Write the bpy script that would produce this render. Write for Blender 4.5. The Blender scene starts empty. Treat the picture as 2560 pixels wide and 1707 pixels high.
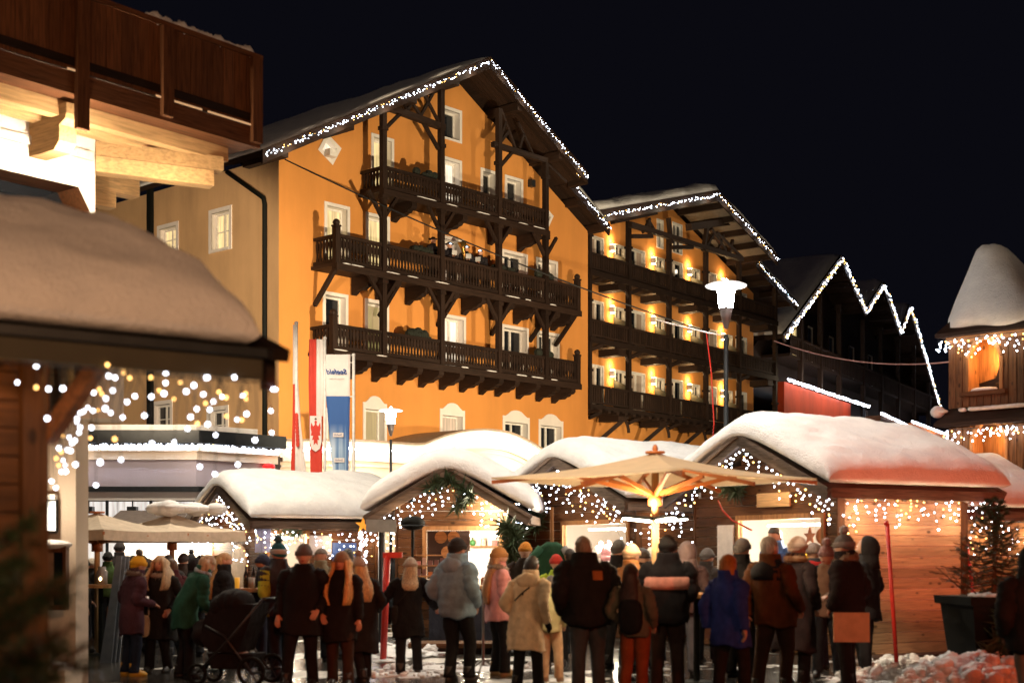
import bpy, math, random
import numpy as np
from mathutils import Vector, Matrix, noise as NZ
random.seed(7)
R = math.radians
sc = bpy.context.scene
col = sc.collection

# ------------------------------------------------------------------ camera, world, lights, exposure
FP, CX, HY, CH = 3555.6, 1280.0, 1380.0, 1.6      # focal length, centre column, horizon row (2560 px wide photo), eye height
cam_d = bpy.data.cameras.new('camera')
cam_d.sensor_width = 36; cam_d.lens = 50
cam_d.shift_y = (HY - 853.5) / 2560
cam_d.clip_start = 0.1; cam_d.clip_end = 2000
cam_d.dof.use_dof = True; cam_d.dof.focus_distance = 46; cam_d.dof.aperture_fstop = 1.45
cam_d.dof.aperture_blades = 9
cam = bpy.data.objects.new('camera', cam_d); col.objects.link(cam)
cam.location = (0, 0, CH); cam.rotation_euler = (R(90), 0, 0)
sc.camera = cam

wd = bpy.data.worlds.new('World'); sc.world = wd; wd.use_nodes = True
bg = wd.node_tree.nodes['Background']
bg.inputs[0].default_value = (0.0030, 0.0030, 0.0052, 1); bg.inputs[1].default_value = 1.0

sc.view_settings.view_transform = 'Standard'; sc.view_settings.look = 'None'
sc.view_settings.exposure = 0.0; sc.view_settings.gamma = 1.0
sc.view_settings.use_curve_mapping = False
sc.cycles.use_denoising = True
sc.cycles.sample_clamp_indirect = 2.5
sc.cycles.sample_clamp_direct = 0.0
sc.cycles.max_bounces = 5; sc.cycles.diffuse_bounces = 3; sc.cycles.glossy_bounces = 2
sc.cycles.transparent_max_bounces = 6
sc.cycles.caustics_reflective = False; sc.cycles.caustics_refractive = False
sc.cycles.use_light_tree = True

def lamp(name, kind, loc, power, colr=(1, .8, .55), radius=.3, aim=None, size=60, blend=.5):
    d = bpy.data.lights.new(name, kind); d.energy = power; d.color = colr
    if kind in ('POINT', 'SPOT'): d.shadow_soft_size = radius
    if kind == 'SPOT': d.spot_size = R(size); d.spot_blend = blend
    if kind == 'AREA': d.shape = 'SQUARE'; d.size = radius
    o = bpy.data.objects.new(name, d); col.objects.link(o); o.location = loc
    if aim is not None:
        o.rotation_euler = (Vector(aim) - Vector(loc)).to_track_quat('-Z', 'Y').to_euler()
    return o
# unseen lights standing for plaza lamps, hotel floodlights and red neon; several added as fill
lamp('unseen_hotel_floodlight', 'SPOT', (13, -8, 14), 8000, (1, .80, .54), .35, (-.5, 48, 12), 26, .4)
lamp('unseen_hotel_floodlight', 'SPOT', (5.2, 31, 5.2), 13000, (1, .79, .50), .15, (-3.2, 46.8, 10.6), 80, .45)
lamp('unseen_hotel_floodlight', 'SPOT', (8.6, 41, 4.8), 3600, (1, .79, .50), .12, (1.4, 50, 7.5), 76, .5)  # added to lift the lower right of the facade
lamp('unseen_hotel_floodlight', 'SPOT', (13, 52, 3.6), 3000, (1, .78, .50), .15, (7.5, 59.5, 11), 92, .5)  # added to brighten the second hotel's wall
lamp('unseen_plaza_light', 'SPOT', (-8.8, 25.5, 6.2), 11500, (1, .76, .50), .3, (-9.8, 44, 8.5), 36, .5)  # added for the ochre side wall
lamp('unseen_plaza_light', 'SPOT', (-1.5, 11.5, 9), 6000, (1, .82, .56), .3, (1.72, 17.2, 2.6), 25, .35)  # added spot, brightens the parasol canvas from above
lamp('unseen_plaza_light', 'POINT', (-4, -26, 9), 7200, (1, .60, .34), .5)  # added warm ambient fill from far behind the camera
lamp('unseen_plaza_light', 'SPOT', (4, -3, 5.2), 2900, (1, .50, .24), .3, (-3.4, 11, 4.8), 52, .6)  # added warm fill on the left hut's snow and balcony
lamp('unseen_plaza_light', 'SPOT', (2.6, 22.0, 8.3), 1900, (1, .88, .72), .3, (2.4, 22.3, 0), 120, .35)
lamp('unseen_plaza_light', 'SPOT', (-5.5, 27, 8.8), 2900, (1, .86, .66), .3, (-5, 27.6, 0), 142, .3)
lamp('red_neon', 'SPOT', (7.5, 6, 2.6), 1100, (1, .11, .025), .25, (3.2, 17.5, 1.1), 62, .6)
lamp('red_neon', 'SPOT', (10.5, 8.5, 1.9), 4600, (1, .145, .055), .2, (7.0, 21.7, 3.1), 24, .4)
lamp('unseen_plaza_light', 'SPOT', (9, 2, 3.4), 1500, (1, .78, .52), .3, (6.2, 21.5, .75), 13, .7)  # added fill on the knotty hut wall
lamp('red_neon', 'POINT', (7.6, 15.2, .9), 70, (1, .13, .03), .15)
lamp('red_neon', 'SPOT', (-1, 7, 2.4), 800, (1, .10, .02), .2, (-2.4, 17, 1.5), 24, .6)

def W(u, v, y):                       # a point of the place: photo column, row and its distance
    return Vector(((u - CX) / FP * y, y, CH + (HY - v) / FP * y))
def G(u, y):                          # a point of the ground
    return Vector(((u - CX) / FP * y, y, 0))

# ------------------------------------------------------------------ helpers
class MB:
    def __init__(s): s.v = []; s.f = []
    def add(s, vs, fs):
        n = len(s.v); s.v += [tuple(p) for p in vs]; s.f += [tuple(i + n for i in f) for f in fs]; return s
    def bx(s, x0, x1, y0, y1, z0, z1):
        return s.add([(x0,y0,z0),(x1,y0,z0),(x1,y1,z0),(x0,y1,z0),(x0,y0,z1),(x1,y0,z1),(x1,y1,z1),(x0,y1,z1)],
                     [(0,3,2,1),(4,5,6,7),(0,1,5,4),(1,2,6,5),(2,3,7,6),(3,0,4,7)])
    def beam(s, a, b, w, h, up=(0, 0, 1)):
        a = Vector(a); b = Vector(b); d = (b - a).normalized(); up = Vector(up)
        if abs(d.dot(up)) > .98: up = Vector((0, 1, 0))
        x = d.cross(up).normalized(); z = x.cross(d).normalized()
        vs = []
        for p in (a, b):
            for sx, sz in ((-1,-1),(1,-1),(1,1),(-1,1)): vs.append(p + x*sx*w/2 + z*sz*h/2)
        return s.add(vs, [(0,1,2,3),(7,6,5,4),(0,4,5,1),(1,5,6,2),(2,6,7,3),(3,7,4,0)])
    def loft(s, rings, c0=True, c1=True):
        n = len(s.v); k = len(rings[0])
        for r in rings: s.v += [tuple(p) for p in r]
        for i in range(len(rings) - 1):
            for j in range(k):
                j2 = (j + 1) % k
                s.f.append((n+i*k+j, n+i*k+j2, n+(i+1)*k+j2, n+(i+1)*k+j))
        if c0: s.f.append(tuple(n + j for j in reversed(range(k))))
        if c1: s.f.append(tuple(n + (len(rings)-1)*k + j for j in range(k)))
        return s
    def tube(s, pts, rad, n=6, cap=True):
        pts = [Vector(p) for p in pts]
        if not hasattr(rad, '__len__'): rad = [rad] * len(pts)
        rings = []; ref = None
        for i, p in enumerate(pts):
            d = (pts[min(i+1, len(pts)-1)] - pts[max(i-1, 0)])
            d = d.normalized() if d.length > 1e-9 else Vector((0, 0, 1))
            if ref is None or abs(ref.dot(d)) > .98: ref = Vector((0, 0, 1)) if abs(d.z) < .9 else Vector((0, 1, 0))
            x = d.cross(ref).normalized(); y = d.cross(x).normalized(); ref = x.cross(d) * 1.0
            rings.append([p + (x*math.cos(a) + y*math.sin(a)) * rad[i] for a in [2*math.pi*k/n for k in range(n)]])
        return s.loft(rings, cap, cap)
    def ell(s, c, r, seg=10, rings=7, fn=None):
        c = Vector(c)
        if not hasattr(r, '__len__'): r = (r, r, r)
        n = len(s.v); vs = []
        vs.append((0, 0, -1))
        for i in range(1, rings):
            t = -math.pi/2 + math.pi*i/rings
            for k in range(seg):
                a = 2*math.pi*k/seg; vs.append((math.cos(t)*math.cos(a), math.cos(t)*math.sin(a), math.sin(t)))
        vs.append((0, 0, 1))
        for p in vs:
            q = Vector((p[0]*r[0], p[1]*r[1], p[2]*r[2]))
            if fn: q = fn(Vector(p), q)
            s.v.append(tuple(c + q))
        for k in range(seg): s.f.append((n, n+1+(k+1) % seg, n+1+k))
        for i in range(rings-2):
            for k in range(seg):
                a = n+1+i*seg+k; b = n+1+i*seg+(k+1) % seg; s.f.append((a, b, b+seg, a+seg))
        t = n+1+(rings-1)*seg
        for k in range(seg): s.f.append((t-seg+k, t-seg+(k+1) % seg, t))
        return s
    def octa(s, c, r):
        x, y, z = c
        return s.add([(x+r,y,z),(x-r,y,z),(x,y+r,z),(x,y-r,z),(x,y,z+r),(x,y,z-r)],
                     [(0,2,4),(2,1,4),(1,3,4),(3,0,4),(2,0,5),(1,2,5),(3,1,5),(0,3,5)])
    def prism(s, poly, fn, d0, d1):   # poly in 2-D, fn(a, b, d) -> point
        k = len(poly); n = len(s.v)
        for d in (d0, d1): s.v += [tuple(fn(a, b, d)) for a, b in poly]
        s.f.append(tuple(n + i for i in range(k))); s.f.append(tuple(n + k + i for i in reversed(range(k))))
        for i in range(k):
            j = (i+1) % k; s.f.append((n+i, n+k+i, n+k+j, n+j))
        return s
    def mesh(s, name, m=None, smooth=False):
        me = bpy.data.meshes.new(name); me.from_pydata(s.v, [], s.f)
        if m: me.materials.append(m)
        if smooth: me.polygons.foreach_set('use_smooth', [True]*len(me.polygons))
        import bmesh
        b = bmesh.new(); b.from_mesh(me); bmesh.ops.recalc_face_normals(b, faces=b.faces); b.to_mesh(me); b.free()
        me.update(); return me
    def obj(s, name, m, parent=None, smooth=False, kind=None, loc=None, rot=None):
        return inst(name, s.mesh(name, m, smooth), parent, loc, rot, kind)

def inst(name, me, parent=None, loc=None, rot=None, kind=None):
    o = bpy.data.objects.new(name, me); col.objects.link(o)
    if parent: o.parent = parent
    if loc is not None: o.location = loc
    if rot is not None: o.rotation_euler = rot
    if kind: o['kind'] = kind
    return o
def tag(o, label, cat, group=None):
    o['label'] = label; o['category'] = cat
    if group: o['group'] = group
    return o
def thing(name, label, cat, loc=(0, 0, 0), rz=0, group=None):
    o = bpy.data.objects.new(name, None); col.objects.link(o); o.empty_display_size = .2
    o.location = loc; o.rotation_euler = (0, 0, rz); tag(o, label, cat, group); return o
def structure(o): o['kind'] = 'structure'; return o

# ------------------------------------------------------------------ materials
MC = {}
def base(name):
    m = bpy.data.materials.new(name); m.use_nodes = True
    nt = m.node_tree; return m, nt, nt.nodes['Principled BSDF']
def nn(nt, t, **k):
    n = nt.nodes.new(t)
    for a, b in k.items(): setattr(n, a, b)
    return n
def ramp(nt, fac, stops):
    r = nn(nt, 'ShaderNodeValToRGB'); e = r.color_ramp.elements
    while len(e) < len(stops): e.new(.5)
    for i, (p, c) in enumerate(stops): e[i].position = p; e[i].color = (*c, 1)
    nt.links.new(fac, r.inputs[0]); return r.outputs[0]
def noise_tex(nt, scale=(1, 1, 1), sc_=5., det=4, rough=.55, coord='Object', dist=0):
    tc = nn(nt, 'ShaderNodeTexCoord'); mp = nn(nt, 'ShaderNodeMapping'); mp.inputs['Scale'].default_value = scale
    nt.links.new(tc.outputs[coord], mp.inputs[0])
    n = nn(nt, 'ShaderNodeTexNoise'); n.inputs['Scale'].default_value = sc_; n.inputs['Detail'].default_value = det
    n.inputs['Roughness'].default_value = rough; n.inputs['Distortion'].default_value = dist
    nt.links.new(mp.outputs[0], n.inputs['Vector']); return n.outputs['Fac']
def bump(nt, b, h, strength=.3, dist=.02):
    bn = nn(nt, 'ShaderNodeBump'); bn.inputs['Strength'].default_value = strength; bn.inputs['Distance'].default_value = dist
    nt.links.new(h, bn.inputs['Height']); nt.links.new(bn.outputs[0], b.inputs['Normal'])
def sc3(c, k): return tuple(min(1, x*k) for x in c)

def plain(name, c, rough=.6, metal=0, var=.18, nscale=8, bmp=.15, bd=.01, det=4, sheen=0):
    if name in MC: return MC[name]
    m, nt, b = base(name)
    f = noise_tex(nt, (1, 1, 1), nscale, det)
    nt.links.new(ramp(nt, f, [(.25, sc3(c, 1-var)), (.75, sc3(c, 1+var))]), b.inputs['Base Color'])
    b.inputs['Roughness'].default_value = rough; b.inputs['Metallic'].default_value = metal
    if bmp: bump(nt, b, f, bmp, bd)
    MC[name] = m; return m
def wood(name, c, axis='x', var=.45, rough=.65, scale=1., knots=False, bmp=.35):
    if name in MC: return MC[name]
    m, nt, b = base(name)
    s = {'x': (1.1, 14, 14), 'y': (14, 1.1, 14), 'z': (14, 14, 1.1)}[axis]
    oi = nn(nt, 'ShaderNodeObjectInfo')
    tc = nn(nt, 'ShaderNodeTexCoord'); mp = nn(nt, 'ShaderNodeMapping'); mp.inputs['Scale'].default_value = tuple(x*scale for x in s)
    nt.links.new(tc.outputs['Object'], mp.inputs[0])
    mul = nn(nt, 'ShaderNodeMath', operation='MULTIPLY'); mul.inputs[1].default_value = 37
    nt.links.new(oi.outputs['Random'], mul.inputs[0])
    cb = nn(nt, 'ShaderNodeCombineXYZ'); 
    for i in range(3): nt.links.new(mul.outputs[0], cb.inputs[i])
    nt.links.new(cb.outputs[0], mp.inputs['Location'])
    n = nn(nt, 'ShaderNodeTexNoise'); n.inputs['Scale'].default_value = 2.2; n.inputs['Detail'].default_value = 6; n.inputs['Distortion'].default_value = .6
    nt.links.new(mp.outputs[0], n.inputs['Vector'])
    cr = ramp(nt, n.outputs['Fac'], [(.3, sc3(c, 1-var)), (.5, c), (.72, sc3(c, 1+var*.8))])
    hs = nn(nt, 'ShaderNodeHueSaturation')
    ma = nn(nt, 'ShaderNodeMath', operation='MULTIPLY_ADD'); ma.inputs[1].default_value = .5; ma.inputs[2].default_value = .75
    nt.links.new(oi.outputs['Random'], ma.inputs[0]); nt.links.new(ma.outputs[0], hs.inputs['Value']); nt.links.new(cr, hs.inputs['Color'])
    out = hs.outputs[0]
    if knots:
        v = nn(nt, 'ShaderNodeTexVoronoi'); v.inputs['Scale'].default_value = 4.3
        mp2 = nn(nt, 'ShaderNodeMapping'); mp2.inputs['Scale'].default_value = {'x': (.8, 1, 1.5), 'y': (1, .8, 1.5), 'z': (1.5, 1.5, .8)}[axis]
        nt.links.new(tc.outputs['Object'], mp2.inputs[0]); nt.links.new(mp2.outputs[0], v.inputs['Vector'])
        kf = ramp(nt, v.outputs['Distance'], [(.10, (1, 1, 1)), (.19, (0, 0, 0))])
        mx = nn(nt, 'ShaderNodeMix', data_type='RGBA'); nt.links.new(kf, mx.inputs['Factor'])
        nt.links.new(out, mx.inputs['A']); mx.inputs['B'].default_value = (*sc3(c, .28), 1); out = mx.outputs['Result']
    nt.links.new(out, b.inputs['Base Color']); b.inputs['Roughness'].default_value = rough; b.inputs['Specular IOR Level'].default_value = .18
    bump(nt, b, n.outputs['Fac'], bmp, .008); MC[name] = m; return m
def glow(name, c, strength, sample=False):
    if name in MC: return MC[name]
    m, nt, b = base(name)
    b.inputs['Base Color'].default_value = (*sc3(c, .6), 1)
    b.inputs['Emission Color'].default_value = (*c, 1); b.inputs['Emission Strength'].default_value = strength
    m.cycles.emission_sampling = 'AUTO' if sample else 'NONE'
    MC[name] = m; return m
def pane_glow(name, c, strength):     # a lit room behind curtains: uneven, with folds
    if name in MC: return MC[name]
    m, nt, b = base(name)
    f = noise_tex(nt, (9, 9, .6), 1.3, 2)
    cr = ramp(nt, f, [(.3, sc3(c, .45)), (.6, c)])
    nt.links.new(cr, b.inputs['Emission Color']); b.inputs['Emission Strength'].default_value = strength
    b.inputs['Base Color'].default_value = (.3, .25, .2, 1); b.inputs['Roughness'].default_value = .1
    m.cycles.emission_sampling = 'NONE'; MC[name] = m; return m
def fabric(c, rough=.85):
    k = 'fabric_%d_%d_%d' % tuple(int(x*999) for x in c)
    if k in MC: return MC[k]
    m, nt, b = base(k)
    f = noise_tex(nt, (1, 1, .7), 9, 5)
    nt.links.new(ramp(nt, f, [(.25, sc3(c, .65)), (.75, sc3(c, 1.3))]), b.inputs['Base Color'])
    b.inputs['Roughness'].default_value = rough; b.inputs['Specular IOR Level'].default_value = .12
    bump(nt, b, f, .7, .03); MC[k] = m; return m
def knit(c):
    k = 'knit_%d_%d_%d' % tuple(int(x*999) for x in c)
    if k in MC: return MC[k]
    m, nt, b = base(k)
    tc = nn(nt, 'ShaderNodeTexCoord'); wv = nn(nt, 'ShaderNodeTexWave'); wv.bands_direction = 'Z'
    wv.inputs['Scale'].default_value = 18; wv.inputs['Distortion'].default_value = 2
    nt.links.new(tc.outputs['Object'], wv.inputs[0])
    nt.links.new(ramp(nt, wv.outputs['Fac'], [(0, sc3(c, .7)), (1, sc3(c, 1.15))]), b.inputs['Base Color'])
    b.inputs['Roughness'].default_value = .95; bump(nt, b, wv.outputs['Fac'], .5, .01); MC[k] = m; return m
def hairm(c):
    k = 'hair_%d_%d_%d' % tuple(int(x*999) for x in c)
    if k in MC: return MC[k]
    m, nt, b = base(k)
    f = noise_tex(nt, (60, 60, 3), 1.5, 3)
    nt.links.new(ramp(nt, f, [(.3, sc3(c, .45)), (.7, sc3(c, 1.3))]), b.inputs['Base Color'])
    b.inputs['Roughness'].default_value = .5; bump(nt, b, f, .8, .01); MC[k] = m; return m

def snow_mat():
    m, nt, b = base('snow')
    f1 = noise_tex(nt, (1, 1, 1), 3, 6, .6); f2 = noise_tex(nt, (1, 1, 1), 45, 3, .6)
    nt.links.new(ramp(nt, f1, [(.3, (.72, .73, .76)), (.7, (.86, .86, .87))]), b.inputs['Base Color'])
    b.inputs['Roughness'].default_value = .75
    ad = nn(nt, 'ShaderNodeMath', operation='MULTIPLY_ADD'); ad.inputs[1].default_value = .45
    nt.links.new(f2, ad.inputs[0]); nt.links.new(f1, ad.inputs[2]); bump(nt, b, ad.outputs[0], .8, .07)
    return m
def plaster(name, c, var=.10):
    m, nt, b = base(name)
    f1 = noise_tex(nt, (1, 1, .6), .55, 6, .62); f2 = noise_tex(nt, (1, 1, 1), 28, 3); f3 = noise_tex(nt, (1.6, 1.6, .12), 1.2, 5, .6)
    st = nn(nt, 'ShaderNodeMath', operation='MULTIPLY_ADD'); st.inputs[1].default_value = .55; nt.links.new(f3, st.inputs[0]); nt.links.new(f1, st.inputs[2])
    nt.links.new(ramp(nt, st.outputs[0], [(.55, sc3(c, 1-var*2.0)), (.80, c), (1.0, sc3(c, 1+var))]), b.inputs['Base Color'])
    b.inputs['Roughness'].default_value = .9; bump(nt, b, f2, .35, .015); return m
def ground_mat():
    m, nt, b = base('wet_plaza_ground')
    f = noise_tex(nt, (1, .8, 1), .55, 7, .62); g = noise_tex(nt, (1, 1, 1), 9, 5)
    mask = ramp(nt, f, [(.555, (0, 0, 0)), (.63, (1, 1, 1))])
    a = ramp(nt, g, [(.3, (.022, .02, .018)), (.7, (.06, .055, .05))])
    w = ramp(nt, g, [(.3, (.42, .40, .38)), (.7, (.75, .73, .70))])
    mx = nn(nt, 'ShaderNodeMix', data_type='RGBA'); nt.links.new(mask, mx.inputs['Factor'])
    nt.links.new(a, mx.inputs['A']); nt.links.new(w, mx.inputs['B']); nt.links.new(mx.outputs['Result'], b.inputs['Base Color'])
    rr = ramp(nt, mask, [(0, (.16, .16, .16)), (1, (.8, .8, .8))]); nt.links.new(rr, b.inputs['Roughness'])
    ad = nn(nt, 'ShaderNodeMath', operation='MULTIPLY_ADD'); ad.inputs[1].default_value = .35
    nt.links.new(g, ad.inputs[0]); nt.links.new(f, ad.inputs[2]); bump(nt, b, ad.outputs[0], .5, .06); return m

SNOW = snow_mat()
ORANGE = plaster('orange_plaster', (.62, .258, .057), .06)
TAN = plaster('yellow_ochre_plaster', (.58, .37, .19))
WHITEP = plaster('white_plaster', (.74, .70, .66), .05)
CREAM = plaster('cream_plaster', (.72, .60, .48), .05)
LAV = plaster('lavender_plaster', (.50, .44, .50), .05)
TOWERW = wood('tower_board', (.12, .056, .024), 'z', .65, knots=True)
DARKW = {a: wood('dark_stained_wood_'+a, (.022, .012, .008), a) for a in 'xyz'}
BROWNW = {a: wood('brown_wood_'+a, (.13, .050, .020), a) for a in 'xyz'}
PINEW = {a: wood('pine_board_'+a, (.34, .17, .07), a, knots=True) for a in 'xyz'}
OLDW = {a: wood('weathered_board_'+a, (.095, .040, .015), a, knots=True) for a in 'xyz'}
BEAMW = {a: wood('pale_larch_'+a, (.58, .36, .17), a, .3) for a in 'xyz'}
SPRUCEW = {a: wood('spruce_board_'+a, (.34, .215, .125), a, .35, knots=True) for a in 'xyz'}
GREYW = {a: wood('grey_barge_board_'+a, (.13, .095, .075), a) for a in 'xyz'}
BLACKM = plain('black_metal', (.006, .007, .006), .75, 0); BLACKM.node_tree.nodes['Principled BSDF'].inputs['Specular IOR Level'].default_value = .15
DARKG = plain('anthracite_metal', (.035, .04, .045), .4, .5)
GLASSD = plain('dark_window_glass', (.012, .014, .018), .06, 0, .1, 3, 0)
WHITEF = plain('white_window_frame', (.72, .70, .66), .5)
PANEW = pane_glow('warm_lit_pane', (1, .74, .32), 1.0)
PANEB = pane_glow('bright_lit_pane', (1, .86, .66), 1.25)
PANEG = pane_glow('dim_green_curtain_pane', (.30, .27, .08), .55)
PANED = pane_glow('dim_curtain_pane', (.40, .24, .13), .35)
PANEC = pane_glow('pale_curtain_pane', (.85, .62, .44), .55)
BULB = glow('cool_white_led', (.80, .86, 1), 26)
BULBW = glow('warm_led', (1, .55, .14), 9)
WIRE = plain('black_wire', (.012, .012, .012), .6)
RED = plain('red_lacquer', (.55, .025, .015), .4)
LAMPW = glow('lantern_glow', (1, .95, .86), 150, True)
LED = glow('led_strip', (1, .95, .86), 10)
SKIN = plain('skin', (.50, .27, .18), .5, 0, .08, 6, .05)
FIR = plain('fir_needles', (.022, .045, .016), .6, 0, .4, 14, 0)

# ------------------------------------------------------------------ fairy lights
def fairy(label, pts, n, spread, parent=None, r=.0155, warm=.16, drop=0, group='strings of fairy lights', wire=True, seed=1, frac=None):
    """bulbs scattered along a poly-line, hanging up to `drop` below it"""
    rnd = random.Random(seed); pts = [Vector(p) for p in pts]
    L = [0]
    for a, b in zip(pts, pts[1:]): L.append(L[-1] + (b-a).length)
    def at(t):
        t *= L[-1]
        for i in range(len(pts)-1):
            if t <= L[i+1] or i == len(pts)-2:
                return pts[i].lerp(pts[i+1], (t-L[i])/max(1e-6, L[i+1]-L[i]))
    root = thing('fairy_light_string', label, 'string lights', pts[0], 0, group)
    o = pts[0]; c = MB(); w = MB(); wi = MB()
    wi.tube([p - o for p in pts], .006, 4)
    k = 0
    if drop > 0:
        ns = max(2, int(n/4.2))
        for i in range(ns):
            p = at((i+.5)/ns + rnd.uniform(-.3, .3)/ns); m = rnd.choice((2, 3, 4, 5, 6)); dl = drop*rnd.uniform(.35, 1)
            q0 = p
            for j in range(m):
                q = p + Vector((rnd.gauss(0, .03), rnd.gauss(0, .03), -dl*(j+.6)/m))
                (w if rnd.random() < warm else c).octa(q - o, r*rnd.uniform(.75, 1.2)); wi.tube([q0-o, q-o], .003, 3); q0 = q
    else:
        for i in range(n):
            p = at((i+rnd.uniform(-.4, .4)+.5)/n) + Vector((rnd.uniform(-1, 1), rnd.uniform(-1, 1), rnd.uniform(-1, 1)))*spread
            (w if rnd.random() < warm else c).octa(p - o, r*rnd.uniform(.75, 1.2))
    wi.obj('wire', WIRE, root)
    if c.v: c.obj('bulb', BULB, root, kind='stuff')
    if w.v: w.obj('bulb', BULBW, root, kind='stuff')
    return root

# ------------------------------------------------------------------ wall with openings, windows
def inside(p, poly):
    c = False; n = len(poly)
    for i in range(n):
        (x0, y0), (x1, y1) = poly[i], poly[(i+1) % n]
        if (y0 > p[1]) != (y1 > p[1]) and p[0] < (x1-x0)*(p[1]-y0)/(y1-y0)+x0: c = not c
    return c
def tess(loops):
    from mathutils.geometry import delaunay_2d_cdt
    vs = []; es = []
    for l in loops:
        n = len(vs); vs += [Vector((a, b)) for a, b in l]; es += [(n+i, n+(i+1) % len(l)) for i in range(len(l))]
    r = delaunay_2d_cdt(vs, es, [], 0, 1e-5); V_ = [(v.x, v.y) for v in r[0]]; T_ = []
    for f in r[2]:
        c = (sum(V_[i][0] for i in f)/len(f), sum(V_[i][1] for i in f)/len(f))
        if inside(c, loops[0]) and not any(inside(c, h) for h in loops[1:]): T_.append(tuple(f))
    return V_, T_
def wall_mesh(name, outer, holes, m, parent, y=0.):
    flat, tri = tess([outer] + list(holes))
    me = bpy.data.meshes.new(name); me.from_pydata([(p[0], y, p[1]) for p in flat], [], [tuple(t) for t in tri])
    me.materials.append(m); me.update()
    return inst(name, me, parent)
def window(parent, x0, x1, z0, z1, pane, y=0., depth=.28, border=.11, cols=2, rows=2, arch=False, reveal=WHITEP, leaf=True, bm=WHITEP):
    """a recessed window: flat surround, reveal, leaf frame, panes. Returns the hole."""
    a0, a1, c0, c1 = x0+border, x1-border, z0+border*.6, z1-border
    f = MB()
    if border > 0:
        f.bx(x0, a0, y-.03, y+.02, z0, z1); f.bx(a1, x1, y-.03, y+.02, z0, z1)
        f.bx(a0+.001, a1-.001, y-.03, y+.02, c1, z1); f.bx(a0+.001, a1-.001, y-.045, y+.02, z0, c0)
        if arch:
            n = 10; w = x1-x0; poly = [(x0, z1+.001), (x1, z1+.001)]
            for i in range(n+1):
                t = i/n; xx = x1 - w*t
                bump_ = .10 + .22*max(0, 1-((t-.5)/.32)**2)**.5 if abs(t-.5) < .32 else .10
                poly.append((xx, z1+bump_))
            f.prism(poly, lambda a, b, d: (a, d, b), y-.03, y+.02)
    o = f.obj('window', bm, parent)
    r = MB()
    yb = y + depth
    r.add([(a0,y-.02,c0),(a0,yb,c0),(a0,yb,c1),(a0,y-.02,c1)], [(0,1,2,3)])
    r.add([(a1,y-.02,c0),(a1,yb,c0),(a1,yb,c1),(a1,y-.02,c1)], [(0,1,2,3)])
    r.add([(a0,y-.02,c1),(a1,y-.02,c1),(a1,yb,c1),(a0,yb,c1)], [(0,1,2,3)])
    r.add([(a0,y-.02,c0),(a1,y-.02,c0),(a1,yb,c0),(a0,yb,c0)], [(0,1,2,3)])
    r.obj('reveal', reveal, o)
    fw = .055; g = MB()
    g.bx(a0, a0+fw, yb-.05, yb+.02, c0, c1); g.bx(a1-fw, a1, yb-.05, yb+.02, c0, c1)
    g.bx(a0+fw, a1-fw, yb-.05, yb+.02, c1-fw, c1); g.bx(a0+fw, a1-fw, yb-.05, yb+.02, c0, c0+fw)
    iw = (a1-a0-2*fw); ih = (c1-c0-2*fw)
    for i in range(1, cols):
        xx = a0+fw+iw*i/cols; g.bx(xx-.035, xx+.035, yb-.055, yb+.015, c0+fw, c1-fw)
    for j in range(1, rows):
        zz = c0+fw+ih*(.36 if rows == 2 else j/rows)
        g.bx(a0+fw, a1-fw, yb-.045, yb+.01, zz-.016, zz+.016)
    g.obj('frame', WHITEF, o)
    for i in range(cols):
        p = MB(); xa = a0+fw+iw*i/cols; xb = a0+fw+iw*(i+1)/cols
        p.bx(xa, xb, yb, yb+.012, c0+fw, c1-fw); p.obj('pane', pane if not isinstance(pane, (list, tuple)) else pane[i % len(pane)], o)
    return [(a0, c0), (a1, c0), (a1, c1), (a0, c1)]

def frame_at(u, Y, vp):               # plan frame of a facade whose horizontals run to column vp
    o = G(u, Y); d = Vector(((vp-CX)/FP, 1, 0)).normalized(); e = Vector((-d.y, d.x, 0))
    return o, d, e, math.atan2(d.y, d.x)
def hitter(o, d, e):
    def hit(u, v, y):
        r = Vector(((u-CX)/FP, 1, (HY-v)/FP)); c = Vector((0, 0, CH))
        t = (y - (c-o).dot(e)) / r.dot(e); p = c + r*t
        return (p-o).dot(d), p.z
    return hit
def local_to_world(o, d, e, p): return o + d*p[0] + e*p[1] + Vector((0, 0, p[2]))

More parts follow.
